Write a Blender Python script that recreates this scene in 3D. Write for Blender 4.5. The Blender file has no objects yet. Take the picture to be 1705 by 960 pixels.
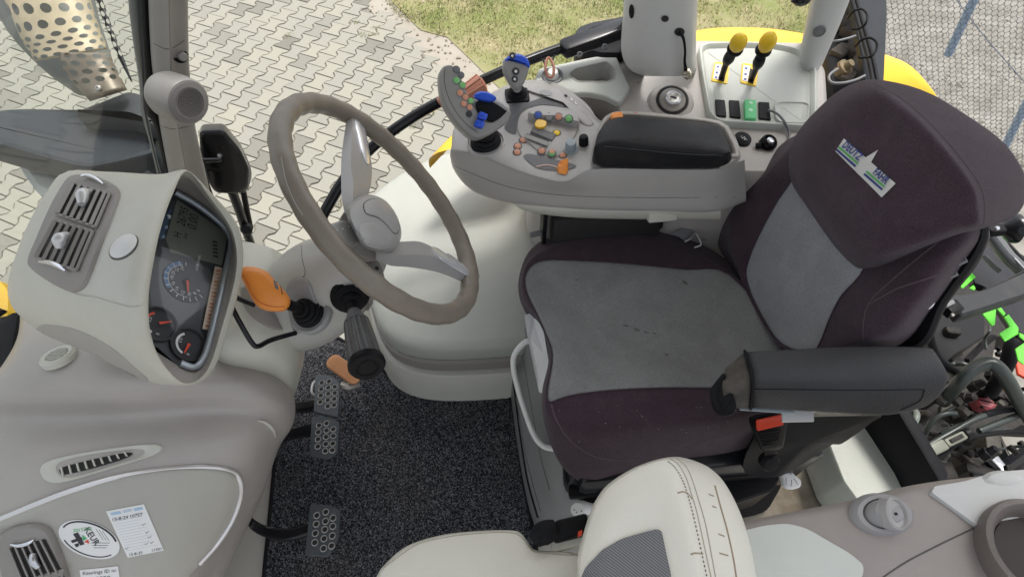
import bpy, bmesh, math, random
import numpy as np
from mathutils import Vector, Matrix, geometry
from mathutils.bvhtree import BVHTree
from math import sin, cos, pi, radians, atan2
random.seed(7); rng = np.random.default_rng(7)
S = bpy.context.scene; COL = S.collection
# ---------------------------------------------------------------- camera
CF, PITCH, YAW, CH = 1000.0, radians(56.0), radians(6.5), 1.5
FW = np.array([sin(YAW)*cos(PITCH), cos(YAW)*cos(PITCH), -sin(PITCH)])
RT = np.array([cos(YAW), -sin(YAW), 0.0]); UP = np.cross(RT, FW)
CP = np.array([0.0, 0.0, CH])
cd = bpy.data.cameras.new('camera'); co = bpy.data.objects.new('camera', cd); COL.objects.link(co)
co.matrix_world = Matrix(((RT[0], UP[0], -FW[0], CP[0]), (RT[1], UP[1], -FW[1], CP[1]), (RT[2], UP[2], -FW[2], CP[2]), (0, 0, 0, 1)))
cd.sensor_width = 36.0; cd.lens = 36.0*CF/1705.0; cd.clip_start = 0.02; cd.clip_end = 2000
S.camera = co
S.render.resolution_x = 1024; S.render.resolution_y = 576
# ---------------------------------------------------------------- light
SUN_EL, SUN_AZ = radians(67), radians(35)          # azimuth from +Y towards +X
w = bpy.data.worlds.new('World'); S.world = w; w.use_nodes = True
nt = w.node_tree; bg = nt.nodes['Background']
sky = nt.nodes.new('ShaderNodeTexSky'); sky.sky_type = 'NISHITA'; sky.sun_disc = False
sky.sun_elevation = SUN_EL; sky.sun_rotation = SUN_AZ; sky.air_density = 1.0; sky.dust_density = 4.0; sky.ozone_density = 1.0
hs = nt.nodes.new('ShaderNodeHueSaturation'); hs.inputs['Saturation'].default_value = 0.32
nt.links.new(sky.outputs[0], hs.inputs['Color']); nt.links.new(hs.outputs[0], bg.inputs['Color'])
bg.inputs['Strength'].default_value = 0.15
sd = bpy.data.lights.new('sun', 'SUN'); sd.energy = 1.6; sd.angle = radians(14); sd.color = (1.0, 0.965, 0.91)
so = bpy.data.objects.new('sun', sd); COL.objects.link(so)
sv = Vector((sin(SUN_AZ)*cos(SUN_EL), cos(SUN_AZ)*cos(SUN_EL), sin(SUN_EL)))
so.rotation_euler = sv.to_track_quat('Z', 'Y').to_euler()
S.view_settings.view_transform = 'Standard'; S.view_settings.look = 'None'
S.view_settings.exposure = 0.93; S.view_settings.gamma = 1.0
# ---------------------------------------------------------------- rays
def ray(px, py): return FW + RT*((px-852.5)/CF) - UP*((py-480.0)/CF)
def Q(px, py, z):
    d = ray(px, py); return CP + d*((z-CH)/d[2])
def QY(px, py, y):
    d = ray(px, py); return CP + d*(y/d[1])
def QX(px, py, x):
    d = ray(px, py); return CP + d*(x/d[0])
def QP(px, py, o, n):
    d = ray(px, py); n = np.array(n, float); return CP + d*(np.dot(np.array(o)-CP, n)/np.dot(d, n))
def proj(P):
    v = np.asarray(P)-CP; k = v@FW
    return 852.5+CF*(v@RT)/k, 480-CF*(v@UP)/k, k
def A(*p): return np.array(p, float)
def nrm(v): v = np.asarray(v, float); return v/(np.linalg.norm(v)+1e-12)
# ---------------------------------------------------------------- objects
def tag(o, label=None, cat=None, group=None, kind=None):
    if label: o['label'] = label
    if cat: o['category'] = cat
    if group: o['group'] = group
    if kind: o['kind'] = kind
    return o
def thing(name, label, cat, loc=(0, 0, 0), group=None):
    o = bpy.data.objects.new(name, None); COL.objects.link(o); o.location = Vector([float(a) for a in loc])
    o.empty_display_size = 0.05
    return tag(o, label, cat, group)
def link(name, me, parent=None):
    o = bpy.data.objects.new(name, me); COL.objects.link(o)
    if parent is not None:
        o.parent = parent
        if parent.type == 'EMPTY': o.matrix_parent_inverse = Matrix.Translation(-parent.location)
    return o
def mk(name, V, F, mat, parent=None, ang=38, smooth=True, recalc=False):
    me = bpy.data.meshes.new(name); me.from_pydata([tuple(map(float, v)) for v in V], [], [list(map(int, f)) for f in F])
    if recalc:
        bm = bmesh.new(); bm.from_mesh(me); bmesh.ops.recalc_face_normals(bm, faces=bm.faces); bm.to_mesh(me); bm.free()
    if smooth:
        me.polygons.foreach_set('use_smooth', [True]*len(me.polygons))
        if ang: me.set_sharp_from_angle(angle=radians(ang))
    if mat: me.materials.append(mat)
    me.update()
    return link(name, me, parent)
def merge(parts):                                   # list of (V, F) -> one
    V, F = [], []
    for v, f in parts:
        b = len(V); V += list(v); F += [[i+b for i in q] for q in f]
    return V, F
def cr(P, n, closed=False):
    P = np.asarray(P, float); m = len(P); out = []
    if m < 3 and not closed:
        t = np.linspace(0, 1, n+1)[:, None]; return P[0]*(1-t)+P[-1]*t
    seg = m if closed else m-1
    for i in range(seg):
        if closed: a, b, c, d = P[(i-1) % m], P[i], P[(i+1) % m], P[(i+2) % m]
        else:
            b, c = P[i], P[i+1]
            a = P[i-1] if i else 2*b-c
            d = P[i+2] if i+2 < m else 2*c-b
        for k in range(n):
            t = k/n
            out.append(0.5*((2*b)+(-a+c)*t+(2*a-5*b+4*c-d)*t*t+(-a+3*b-3*c+d)*t*t*t))
    if not closed: out.append(P[-1])
    return np.array(out)
def resamp(P, n):                                    # closed loop -> n points by arc length
    P = np.asarray(P, float); R = np.vstack([P, P[:1]])
    s = np.r_[0, np.cumsum(np.linalg.norm(np.diff(R, axis=0), axis=1))]
    t = np.linspace(0, s[-1], n, endpoint=False)
    return np.stack([np.interp(t, s, R[:, k]) for k in range(P.shape[1])], 1)
def rpoly(P, r, n=4):                                # polygon with rounded corners (any dim)
    P = np.asarray(P, float); m = len(P); out = []
    rr = r if hasattr(r, '__len__') else [r]*m
    for i in range(m):
        a, b, c = P[i-1], P[i], P[(i+1) % m]
        u, v = a-b, c-b; lu, lv = np.linalg.norm(u), np.linalg.norm(v)
        k = min(rr[i], lu*0.48, lv*0.48)
        p, q = b+u/lu*k, b+v/lv*k
        for j in range(n+1):
            t = j/n; out.append((1-t)**2*p+2*t*(1-t)*b+t*t*q)
    return np.array(out)
def ell(cx, cy, rx, ry, rot=0, n=24, a0=0):
    t = np.linspace(0, 2*pi, n, endpoint=False)+a0; c, s = cos(radians(rot)), sin(radians(rot))
    x, y = rx*np.cos(t), ry*np.sin(t)
    return np.stack([cx+x*c-y*s, cy+x*s+y*c], 1)
def gridf(nr, nc, cu, cv, b=0):
    F = []
    for i in range(nr if cv else nr-1):
        for j in range(nc if cu else nc-1):
            F.append([b+i*nc+j, b+i*nc+(j+1) % nc, b+((i+1) % nr)*nc+(j+1) % nc, b+((i+1) % nr)*nc+j])
    return F
def surf_d(rows, nu=4, nv=4, cu=False, cv=False, cap0=False, cap1=False):
    R = np.array([cr(np.array(r, float), nu, cu) for r in rows]) if nu > 1 else np.array(rows, float)
    if nv > 1: R = np.stack([cr(R[:, j], nv, cv) for j in range(R.shape[1])], 1)
    nr, nc = R.shape[:2]; V = list(R.reshape(-1, 3)); F = gridf(nr, nc, cu, cv)
    if cap0: V.append(R[0].mean(0)); c = len(V)-1; F += [[c, (j+1) % nc, j] for j in range(nc)]
    if cap1: V.append(R[-1].mean(0)); c = len(V)-1; F += [[c, (nr-1)*nc+j, (nr-1)*nc+(j+1) % nc] for j in range(nc)]
    return V, F
def surf(name, rows, mat, parent=None, ang=50, **k):
    V, F = surf_d(rows, **k); return mk(name, V, F, mat, parent, ang)
def skin(name, rings, mat, parent=None, nu=4, nv=4, cap0=False, cap1=True, ang=50):
    V, F = surf_d(rings, nu, nv, True, False, cap0, cap1); return mk(name, V, F, mat, parent, ang)
def inward(R, n):
    R = np.asarray(R, float); T = np.roll(R, -1, 0)-np.roll(R, 1, 0)
    I = np.cross(n, T); I /= (np.linalg.norm(I, axis=1)[:, None]+1e-12)
    if ((R.mean(0)-R)*I).sum() < 0: I = -I
    return I
def dome_d(ring, n, prof, cap=True, capb=False):
    R = np.asarray(ring, float); n = nrm(n); I = inward(R, n); m = len(R); V, F = [], []
    for ins, h in prof: V += list(R+I*ins+n*h)
    F = gridf(len(prof), m, True, False)
    if cap: F.append([(len(prof)-1)*m+j for j in range(m)])
    if capb: F.append([j for j in range(m)][::-1])
    return V, F
def dome(name, ring, n, prof, mat, parent=None, ang=38, cap=True, capb=False):
    V, F = dome_d(ring, n, prof, cap, capb); o = mk(name, V, F, mat, parent, ang, recalc=True)
    for p in o.data.polygons:
        if len(p.vertices) > 4: p.use_smooth = False
    return o
def blob(name, P2, mapf, prof, mat, parent=None, ang=60, sm=4):   # outline mapped through scaled rings to a centre point
    r = cr(np.array(P2, float), sm, True) if sm > 1 else np.array(P2, float); c = r.mean(0); k = len(r); V = []
    for t, o_ in prof: V += [mapf(*(c+(p-c)*t), o_) for p in r]
    V.append(mapf(*c, prof[-1][1])); n = len(prof)
    F = gridf(n, k, True, False)+[[n*k, (n-1)*k+j, (n-1)*k+(j+1) % k] for j in range(k)]+[list(range(k))[::-1]]
    return mk(name, V, F, mat, parent, ang, recalc=True)
def plate_holes(name, outer, holes, t, m, par=None):       # flat sheet with real openings (rings at one height)
    z = float(outer[0][2]); loops = [np.asarray(outer, float)]+[np.asarray(h, float) for h in holes]; vs, es = [], []
    for lp in loops:
        b = len(vs); vs += [Vector((p[0], p[1])) for p in lp]; es += [(b+i, b+(i+1) % len(lp)) for i in range(len(lp))]
    r = geometry.delaunay_2d_cdt(vs, es, [], 0, 1e-7); vv = r[0]; F = []
    for f in r[2]:
        c = sum((vv[i] for i in f), Vector((0, 0)))/len(f)
        if inpoly(c[0], c[1], [(p[0], p[1]) for p in loops[0]]) and not any(inpoly(c[0], c[1], [(p[0], p[1]) for p in h]) for h in loops[1:]): F.append(list(f))
    V = [A(v[0], v[1], z) for v in vv]
    for k, lp in enumerate(loops):
        b = len(V); n = len(lp); d = t if k == 0 else min(t, .012); V += list(lp)+list(lp-A(0, 0, d)); F += [[b+i, b+(i+1) % n, b+n+(i+1) % n, b+n+i] for i in range(n)]
    return mk(name, V, F, m, par, 30)
def well(name, ring, d, m, par=None, ins=.004):
    return dome(name, ring, A(0, 0, 1), [(-.003, .0), (-.002, .0015), (.0, .0015), (ins*.3, -.002), (ins, -d*.8), (ins*1.8, -d), (ins*3, -d)], m, par, 50)
def inpoly(x, y, P):
    c = False; n = len(P)
    for i in range(n):
        (x1, y1), (x2, y2) = P[i], P[i-1]
        if (y1 > y) != (y2 > y) and x < (x2-x1)*(y-y1)/(y2-y1)+x1: c = not c
    return c
def plate(name, ring, n, t, b, mat, parent=None, ang=30):
    return dome(name, ring, n, [(0, -t), (0, -b), (b*.3, -b*.3), (b, 0)], mat, parent, ang, capb=True)
def tube_d(P, r, n=8, sm=4, closed=False, cap=True, flat=None):
    P = np.asarray(P, float); rr = np.array(r if hasattr(r, '__len__') else [r]*len(P), float)
    X = cr(np.hstack([P, rr[:, None]]), sm, closed) if sm > 1 else np.hstack([P, rr[:, None]])
    P, rr = X[:, :3], X[:, 3]; m = len(P)
    T = (np.roll(P, -1, 0)-np.roll(P, 1, 0)) if closed else np.gradient(P, axis=0)
    T /= np.linalg.norm(T, axis=1)[:, None]+1e-12
    a = nrm(np.cross(T[0], [0, 0, 1] if abs(T[0][2]) < .9 else [1, 0, 0])); V = []
    for i in range(m):
        a = nrm(a-T[i]*np.dot(a, T[i])); b = np.cross(T[i], a)
        for k in range(n):
            t = 2*pi*k/n; V.append(P[i]+rr[i]*(a*cos(t)+b*sin(t)))
    F = gridf(m, n, True, closed)
    if cap and not closed: F += [list(range(n))[::-1], [(m-1)*n+k for k in range(n)]]
    return V, F
def tube(name, P, r, mat, parent=None, ang=50, **k):
    V, F = tube_d(P, r, **k); return mk(name, V, F, mat, parent, ang)
def frame(ax):
    ax = nrm(ax); a = nrm(np.cross([0, 1, 0] if abs(ax[1]) < .9 else [1, 0, 0], ax)); return a, np.cross(ax, a), ax
def lathe_d(o, ax, prof, n=24, sx=1, sy=1):
    a, b, c = frame(ax); V = []
    for r, h in prof:
        for k in range(n):
            t = 2*pi*k/n; V.append(np.asarray(o)+c*h+r*(a*cos(t)*sx+b*sin(t)*sy))
    F = gridf(len(prof), n, True, False); m = len(prof)
    F += [list(range(n))[::-1], [(m-1)*n+k for k in range(n)]]
    return V, F
def lathe(name, o, ax, prof, mat, parent=None, n=24, ang=35, **k):
    V, F = lathe_d(o, ax, prof, n, **k); return mk(name, V, F, mat, parent, ang)
def obox_d(c, ex, ey, ez, b=0.0):                    # half vectors
    c = np.asarray(c, float); ex, ey, ez = [np.asarray(e, float) for e in (ex, ey, ez)]
    R = np.array([c-ex-ey, c+ex-ey, c+ex+ey, c-ex+ey])
    if b > 0:
        R = rpoly(R, b*1.6, 2); h = np.linalg.norm(ez); n = ez/h
        return dome_d(R, n, [(b, -h), (0, -h+b), (0, h-b), (b*.3, h-b*.3), (b, h)], True, True)
    V = list(R-ez)+list(R+ez)
    return V, [[3, 2, 1, 0], [4, 5, 6, 7], [0, 1, 5, 4], [1, 2, 6, 5], [2, 3, 7, 6], [3, 0, 4, 7]]
def obox(name, c, ex, ey, ez, mat, parent=None, b=0.0, ang=35):
    V, F = obox_d(c, ex, ey, ez, b); return mk(name, V, F, mat, parent, ang, recalc=True)
def bar(name, p, q, wv, hv, mat, parent=None, b=0.0):  # beam p->q with half-width vec wv and half-height hv
    p, q = np.asarray(p, float), np.asarray(q, float)
    return obox(name, (p+q)/2, (q-p)/2, wv, hv, mat, parent, b)
def txt(name, s, o, ex, ey, size, mat, parent=None, th=0.0002, align='CENTER', bold=0.0, sx=1.0):
    cu = bpy.data.curves.new('t', 'FONT'); cu.body = s; cu.size = 1; cu.extrude = 0; cu.align_x = align; cu.align_y = 'CENTER'; cu.resolution_u = 2
    cu.offset = bold
    ob = bpy.data.objects.new('t', cu); me = bpy.data.meshes.new_from_object(ob)
    ex, ey = nrm(ex), nrm(ey); n = np.cross(ex, ey); o = np.asarray(o)
    V = [o+ex*v.co.x*size*sx+ey*v.co.y*size+n*th for v in me.vertices]; F = [list(p.vertices) for p in me.polygons]
    bpy.data.objects.remove(ob); bpy.data.curves.remove(cu); bpy.data.meshes.remove(me)
    return mk(name, V, F, mat, parent, smooth=False)
# surface picking: puts a detail on a surface that is already built
def BV(*obs):
    V, F = [], []
    for o in obs:
        b = len(V); V += [v.co.copy() for v in o.data.vertices]; F += [[i+b for i in p.vertices] for p in o.data.polygons]
    return BVHTree.FromPolygons(V, F)
def hit(bv, px, py, off=0.0, both=False):
    d = Vector(ray(px, py)).normalized(); l, n, i, _ = bv.ray_cast(Vector(CP), d)
    if l is None:
        l, n, i, _ = min((bv.find_nearest(Vector(CP)+d*s) for s in np.linspace(.5, 2.6, 60)), key=lambda r: r[3])   # beside the edge: take the closest point
    if n.dot(d) > 0: n = -n
    p = np.array(l+n*off)
    return (p, np.array(n)) if both else p
def on(bv, P, off=0.0): return np.array([hit(bv, x, y, off) for x, y in P])
def seam(name, bv, P, r, mat, parent=None, off=0.0, sm=4, closed=False, n=6):
    X = cr(np.array(P, float), sm, closed)
    return tube(name, on(bv, X, off), r, mat, parent, n=n, sm=1, closed=closed)
def decal(name, bv, C4, mat, parent=None, off=0.0008, nu=6, nv=6):
    C4 = np.array(C4, float); V = []
    for i in range(nv+1):
        for j in range(nu+1):
            u, v = j/nu, i/nv
            p = C4[0]*(1-u)*(1-v)+C4[1]*u*(1-v)+C4[2]*u*v+C4[3]*(1-u)*v
            V.append(hit(bv, p[0], p[1], off))
    return mk(name, V, gridf(nv+1, nu+1, False, False), mat, parent)
def disc_on(name, bv, ring2, mat, parent=None, off=0.0008, rings=3, rise=0.0):
    R = np.array(ring2, float); c = R.mean(0); V = []; m = len(R)
    for k in range(rings):
        t = 1-k/rings
        for p in c+(R-c)*t: V.append(hit(bv, p[0], p[1], off+rise*(1-t*t)))
    V.append(hit(bv, c[0], c[1], off+rise)); F = gridf(rings, m, True, False)
    F += [[len(V)-1, (rings-1)*m+j, (rings-1)*m+(j+1) % m] for j in range(m)]
    return mk(name, V, F, mat, parent)
# ---------------------------------------------------------------- materials
def mat(name, col, rough=0.5, metal=0.0, var=0.0, vscale=8.0, bump=0.0, bscale=300.0, spec=0.5, coat=0.0, col2=None, fac=0.5,
        dirt=0.0, dscale=14.0, dcol=(.18, .15, .11), sheen=0.0, det=4.0, emit=None, speck=0.0, sscale=400.0):
    m = bpy.data.materials.new(name); m.use_nodes = True; N = m.node_tree.nodes; L = m.node_tree.links
    b = N['Principled BSDF']; b.inputs['Roughness'].default_value = rough; b.inputs['Metallic'].default_value = metal
    b.inputs['Specular IOR Level'].default_value = spec; b.inputs['Coat Weight'].default_value = coat
    b.inputs['Base Color'].default_value = (*col, 1)
    if sheen: b.inputs['Sheen Weight'].default_value = sheen; b.inputs['Sheen Roughness'].default_value = .4
    if emit: b.inputs['Emission Color'].default_value = (*emit[:3], 1); b.inputs['Emission Strength'].default_value = emit[3]
    tc = N.new('ShaderNodeTexCoord')
    def noise(s, d=det, rg=.6):
        n = N.new('ShaderNodeTexNoise'); n.inputs['Scale'].default_value = s; n.inputs['Detail'].default_value = d
        n.inputs['Roughness'].default_value = rg; L.new(tc.outputs['Object'], n.inputs['Vector']); return n.outputs['Fac']
    def ramp(s, a, c):
        r = N.new('ShaderNodeMapRange'); r.inputs['From Min'].default_value = a; r.inputs['From Max'].default_value = c
        L.new(s, r.inputs['Value']); return r.outputs['Result']
    def mix(f, a, c):
        x = N.new('ShaderNodeMix'); x.data_type = 'RGBA'
        L.new(f, x.inputs['Factor'])
        for i, v in ((6, a), (7, c)):
            if isinstance(v, tuple): x.inputs[i].default_value = (*v[:3], 1)
            else: L.new(v, x.inputs[i])
        return x.outputs[2]
    c = tuple(col)
    if col2 is not None: c = mix(ramp(noise(vscale), fac-.12, fac+.12), tuple(col), tuple(col2))
    elif var: c = mix(ramp(noise(vscale), .3, .7), tuple(k*(1-var) for k in col), tuple(min(1, k*(1+var)) for k in col))
    if dirt:
        f = ramp(noise(dscale, 7, .72), .52, .78); mm = N.new('ShaderNodeMath'); mm.operation = 'MULTIPLY'; mm.inputs[1].default_value = dirt
        L.new(f, mm.inputs[0]); c = mix(mm.outputs[0], c, tuple(dcol))
    if speck:
        x = N.new('ShaderNodeMix'); x.data_type = 'RGBA'; x.blend_type = 'MULTIPLY'; x.inputs[0].default_value = 1
        g = N.new('ShaderNodeMapRange'); g.inputs['From Min'].default_value = .3; g.inputs['From Max'].default_value = .7; g.inputs['To Min'].default_value = 1-speck; g.inputs['To Max'].default_value = 1+speck
        L.new(noise(sscale, 2, .7), g.inputs['Value']); L.new(g.outputs[0], x.inputs[7])
        if isinstance(c, tuple): x.inputs[6].default_value = (*c[:3], 1)
        else: L.new(c, x.inputs[6])
        c = x.outputs[2]
    if not isinstance(c, tuple): L.new(c, b.inputs['Base Color'])
    if var or dirt:
        rr = N.new('ShaderNodeMapRange'); rr.inputs['To Min'].default_value = max(.02, rough-.08); rr.inputs['To Max'].default_value = min(1, rough+.1)
        L.new(noise(vscale*3), rr.inputs['Value']); L.new(rr.outputs[0], b.inputs['Roughness'])
    if bump:
        bp = N.new('ShaderNodeBump'); bp.inputs['Strength'].default_value = bump; bp.inputs['Distance'].default_value = 0.0015
        L.new(noise(bscale, 2, .5), bp.inputs['Height']); L.new(bp.outputs[0], b.inputs['Normal'])
    m['h'] = 1
    return m
def glassmat(name, tint, refl, rough=0.02, haze_dust=0):
    m = bpy.data.materials.new(name); m.use_nodes = True; N = m.node_tree.nodes; L = m.node_tree.links; N.clear()
    o = N.new('ShaderNodeOutputMaterial'); t = N.new('ShaderNodeBsdfTransparent'); t.inputs[0].default_value = (*tint, 1)
    g = N.new('ShaderNodeBsdfGlossy'); g.inputs['Roughness'].default_value = rough
    lw = N.new('ShaderNodeLayerWeight'); lw.inputs[0].default_value = .5; pw = N.new('ShaderNodeMath'); pw.operation = 'POWER'; pw.inputs[1].default_value = 4
    f = N.new('ShaderNodeMath'); f.operation = 'MULTIPLY_ADD'; f.inputs[1].default_value = .22; f.inputs[2].default_value = refl; x = N.new('ShaderNodeMixShader')
    if haze_dust:  # diffuse haze mixed in to imitate a milky reflection on the pane
        df = N.new('ShaderNodeBsdfDiffuse'); df.inputs[0].default_value = (.75, .78, .74, 1); y = N.new('ShaderNodeMixShader')
        tn = N.new('ShaderNodeTexNoise'); tn.inputs['Scale'].default_value = 2.5; tn.inputs['Detail'].default_value = 6; mr = N.new('ShaderNodeMapRange'); mr.inputs['From Min'].default_value = .3; mr.inputs['From Max'].default_value = .75; mr.inputs['To Min'].default_value = haze_dust*.3; mr.inputs['To Max'].default_value = haze_dust*2
        tc = N.new('ShaderNodeTexCoord'); L.new(tc.outputs['Object'], tn.inputs['Vector']); L.new(tn.outputs[0], mr.inputs['Value']); L.new(mr.outputs[0], y.inputs[0]); L.new(t.outputs[0], y.inputs[1]); L.new(df.outputs[0], y.inputs[2]); t = y
    L.new(lw.outputs['Facing'], pw.inputs[0]); L.new(pw.outputs[0], f.inputs[0]); L.new(f.outputs[0], x.inputs[0]); L.new(t.outputs[0], x.inputs[1]); L.new(g.outputs[0], x.inputs[2]); L.new(x.outputs[0], o.inputs[0])
    return m
def txt_on(name, bv, s, px, py, dx, dy, hpx, m, parent=None, off=.0016, **k):
    p = hit(bv, px, py, off); l = (dx*dx+dy*dy)**.5; dx, dy = dx/l*6, dy/l*6
    a = hit(bv, px+dx, py+dy, off)-hit(bv, px-dx, py-dy, off); b = hit(bv, px+dy, py-dx, off)-hit(bv, px-dy, py+dx, off)
    sc = np.linalg.norm(a)/12; ex = nrm(a); ey = nrm(b-ex*np.dot(ex, b))
    return txt(name, s, p, ex, ey, hpx*sc*1.35, m, parent, **k)
def paint(o, m, pred):
    i = len(o.data.materials); o.data.materials.append(m)
    for p in o.data.polygons:
        if pred(p.center): p.material_index = i
M = {}
M['light'] = mat('light_plastic', (.55, .542, .475), .34, var=.03, bump=.25, bscale=700, dirt=.10, dscale=9)
M['pale'] = mat('pale_green_plastic', (.47, .485, .44), .45, var=.03, bump=.2, bscale=700, dirt=.08, dscale=7)
M['beige'] = mat('grey_beige_plastic', (.405, .375, .345), .34, var=.05, bump=.3, bscale=650, dirt=.22, dscale=8, dcol=(.4, .37, .33))
M['taupe'] = mat('taupe_plastic', (.27, .25, .23), .45, var=.04, bump=.3, bscale=650)
M['grey'] = mat('grey_plastic', (.30, .30, .30), .42, var=.04, bump=.25, bscale=600)
M['midgrey'] = mat('mid_grey_plastic', (.155, .155, .16), .5, var=.06, bump=.3, bscale=600)
M['black'] = mat('black_plastic', (.009, .009, .0105), .42, spec=.14, var=.15, bump=.15, bscale=500, dirt=.12, dcol=(.05, .045, .04))
M['gloss'] = mat('gloss_black_paint', (.009, .0095, .012), .22, spec=.3, coat=.12, dirt=.1, dcol=(.04, .037, .034))
M['rubber'] = mat('black_rubber', (.010, .010, .0115), .6, spec=.15, var=.15, bump=.2, bscale=300, dirt=.15, dcol=(.045, .04, .036))
M['dark'] = mat('dark_recess', (.02, .019, .018), .8)
M['seam'] = mat('shadow_gap', (.09, .083, .075), .8)
M['chrome'] = mat('chrome', (.75, .76, .8), .16, metal=1.0)
M['satin'] = mat('satin_silver', (.55, .56, .58), .3, metal=.9)
M['steel'] = mat('worn_steel', (.40, .38, .35), .45, metal=.8, dirt=.5, dscale=40, dcol=(.12, .09, .06))
M['white'] = mat('white_paint', (.72, .72, .70), .45, dirt=.1)
M['yellow'] = mat('yellow_paint', (.86, .50, .006), .35, coat=.3, var=.05)
M['yellowp'] = mat('yellow_plastic', (.84, .55, .015), .4, dirt=.25, dscale=60, dcol=(.45, .28, .03))
M['orange'] = mat('orange_plastic', (.88, .30, .05), .38, var=.06, dirt=.1, dcol=(.5, .2, .05))
M['rust_orange'] = mat('faded_orange_plastic', (.56, .27, .12), .5, var=.06, dirt=.25, dscale=50, dcol=(.3, .13, .05))
M['salmon'] = mat('salmon_plastic', (.42, .18, .12), .45, var=.06)
M['blue'] = mat('blue_plastic', (.02, .09, .62), .35)
M['green'] = mat('green_plastic', (.12, .55, .22), .4)
M['btn_green'] = mat('green_button', (.20, .50, .17), .45)
M['btn_orange'] = mat('orange_button', (.62, .29, .18), .45)
M['sky_blue'] = mat('grey_blue_plastic', (.30, .35, .38), .4)
M['red'] = mat('red_plastic', (.75, .07, .03), .4)
M['navy'] = mat('navy_ink', (.03, .06, .25), .6)
M['ink'] = mat('black_ink', (.03, .03, .035), .6)
M['paper'] = mat('white_label', (.78, .78, .76), .5)
M['glassd'] = glassmat('instrument_glass', (.96, .97, .97), .035, .05)
# ================================================================= OUTSIDE
ZG = -1.6
def shader_ground(name, cols, scale, rough=.95, bump=.6, bscale=60):
    return mat(name, cols[0], rough, col2=cols[1], vscale=scale, fac=.5, bump=bump, bscale=bscale, dirt=.5, dscale=scale*4, dcol=cols[2])
M['soil'] = shader_ground('sandy_soil', [(.29, .26, .21), (.34, .31, .26), (.18, .155, .12)], 3)
M['lot'] = shader_ground('gravel_lot', [(.17, .16, .135), (.25, .238, .21), (.09, .083, .07)], 6)
V, F = surf_d([[A(-400, y, ZG-.03), A(400, y, ZG-.03)] for y in (-400, 600)], 1, 1)
tag(mk('ground', V, F, M['lot']), kind='structure')
# --- sandy strip between paving and grass
def gpoly(name, P, z, m):
    V = [Q(x, y, ZG)+A(0, 0, z) for x, y in P]
    return mk(name, V, [list(range(len(V)))], m, smooth=False)
tag(gpoly('joint_sand', [(-2500, -300), (640, -300), (560, -40), (640, 40), (760, 130), (840, 200), (1000, 330), (1300, 800), (-3000, 900)], -.012, mat('joint_sand', (.19, .175, .145), .95, var=.3, vscale=30)), kind='structure')
tag(gpoly('soil_strip', [(640, -300), (1440, -300), (1400, 60), (1360, 200), (1300, 800), (1000, 330), (840, 200), (760, 130), (640, 40), (560, -40)], -.008, M['soil']), kind='structure')
# --- interlocking double-T pavers
mp = mat('concrete_paver', (.255, .247, .212), .9, bump=.9, bscale=120, dirt=.22, dscale=30, dcol=(.28, .26, .22))
Np, Lp = mp.node_tree.nodes, mp.node_tree.links; bs = Np['Principled BSDF']
src = bs.inputs['Base Color'].links[0].from_socket
oi = Np.new('ShaderNodeObjectInfo'); ge = Np.new('ShaderNodeNewGeometry'); ad = Np.new('ShaderNodeMath'); ad.operation = 'ADD'
fr = Np.new('ShaderNodeMath'); fr.operation = 'FRACT'; rp = Np.new('ShaderNodeValToRGB')
Lp.new(oi.outputs['Random'], ad.inputs[0]); Lp.new(ge.outputs['Random Per Island'], ad.inputs[1]); Lp.new(ad.outputs[0], fr.inputs[0]); Lp.new(fr.outputs[0], rp.inputs[0])
rp.color_ramp.elements[0].color = (.66, .65, .62, 1); rp.color_ramp.elements[0].position = 0
rp.color_ramp.elements[1].color = (1, 1, .98, 1); rp.color_ramp.elements[1].position = .22
e = rp.color_ramp.elements.new(1.0); e.color = (1.13, 1.11, 1.05, 1)
mx = Np.new('ShaderNodeMix'); mx.data_type = 'RGBA'; mx.blend_type = 'MULTIPLY'; mx.inputs[0].default_value = 1
Lp.new(src, mx.inputs[6]); Lp.new(rp.outputs[0], mx.inputs[7]); Lp.new(mx.outputs[2], bs.inputs['Base Color'])
PL, PW = .1674, .1362; ANG = radians(-120.1); U = A(cos(ANG), sin(ANG), 0); Wd = A(-U[1], U[0], 0); O0 = Q(403, 61, ZG)
def brick_mesh():
    g = .0016; d = .0165; e_ = .0032; pts = []
    S_ = [(-.5, d), (-.36, d), (-.17, -d), (.17, -d), (.36, d), (.5, d)]
    for s, k in S_: pts.append((s*PL + (g if s < -.4 else -g if s > .4 else 0), PW/2+k-g))
    for s, k in S_[::-1]: pts.append((s*PL + (g if s < -.4 else -g if s > .4 else 0), -(PW/2+k-g)))
    R = np.array([U*a+Wd*b for a, b in pts]); return R, e_
R0, e_ = brick_mesh(); I0 = inward(R0, A(0, 0, 1))
BV_, BF_ = list(R0-A(0, 0, .012))+list(R0+I0*e_), gridf(2, 12, True, False)+[[12+j for j in range(12)]]
bme = bpy.data.meshes.new('paving_stone'); bme.from_pydata([tuple(v) for v in BV_], [], BF_); bme.materials.append(mp)
cand = []
for i in range(-45, 60):
    for j in range(-60, 60):
        c = O0+U*((i+.5*(j % 2))*PL)+Wd*(j*PW)
        if c[1] < -.6 or c[0] < -9 or c[1] > 8: continue
        px, py, k = proj(c)
        if px < -700 or py < -160 or py > 620: continue
        bx = np.interp(py, [-160, -40, 10, 20, 105, 130, 200, 330, 620], [560, 585, 615, 628, 728, 765, 820, 930, 1100])
        if px > bx: continue
        hid = py > np.interp(px, [-200, 0, 60, 230, 240, 345, 346, 540, 541, 760, 900], [300, 300, 330, 290, 10, 10, 420, 420, 360, 300, 190])
        inside = -15 < px < 1705 and -12 < py < 470
        cand.append((0 if inside and not hid else 1, k, i, j, tuple(c)))
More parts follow.
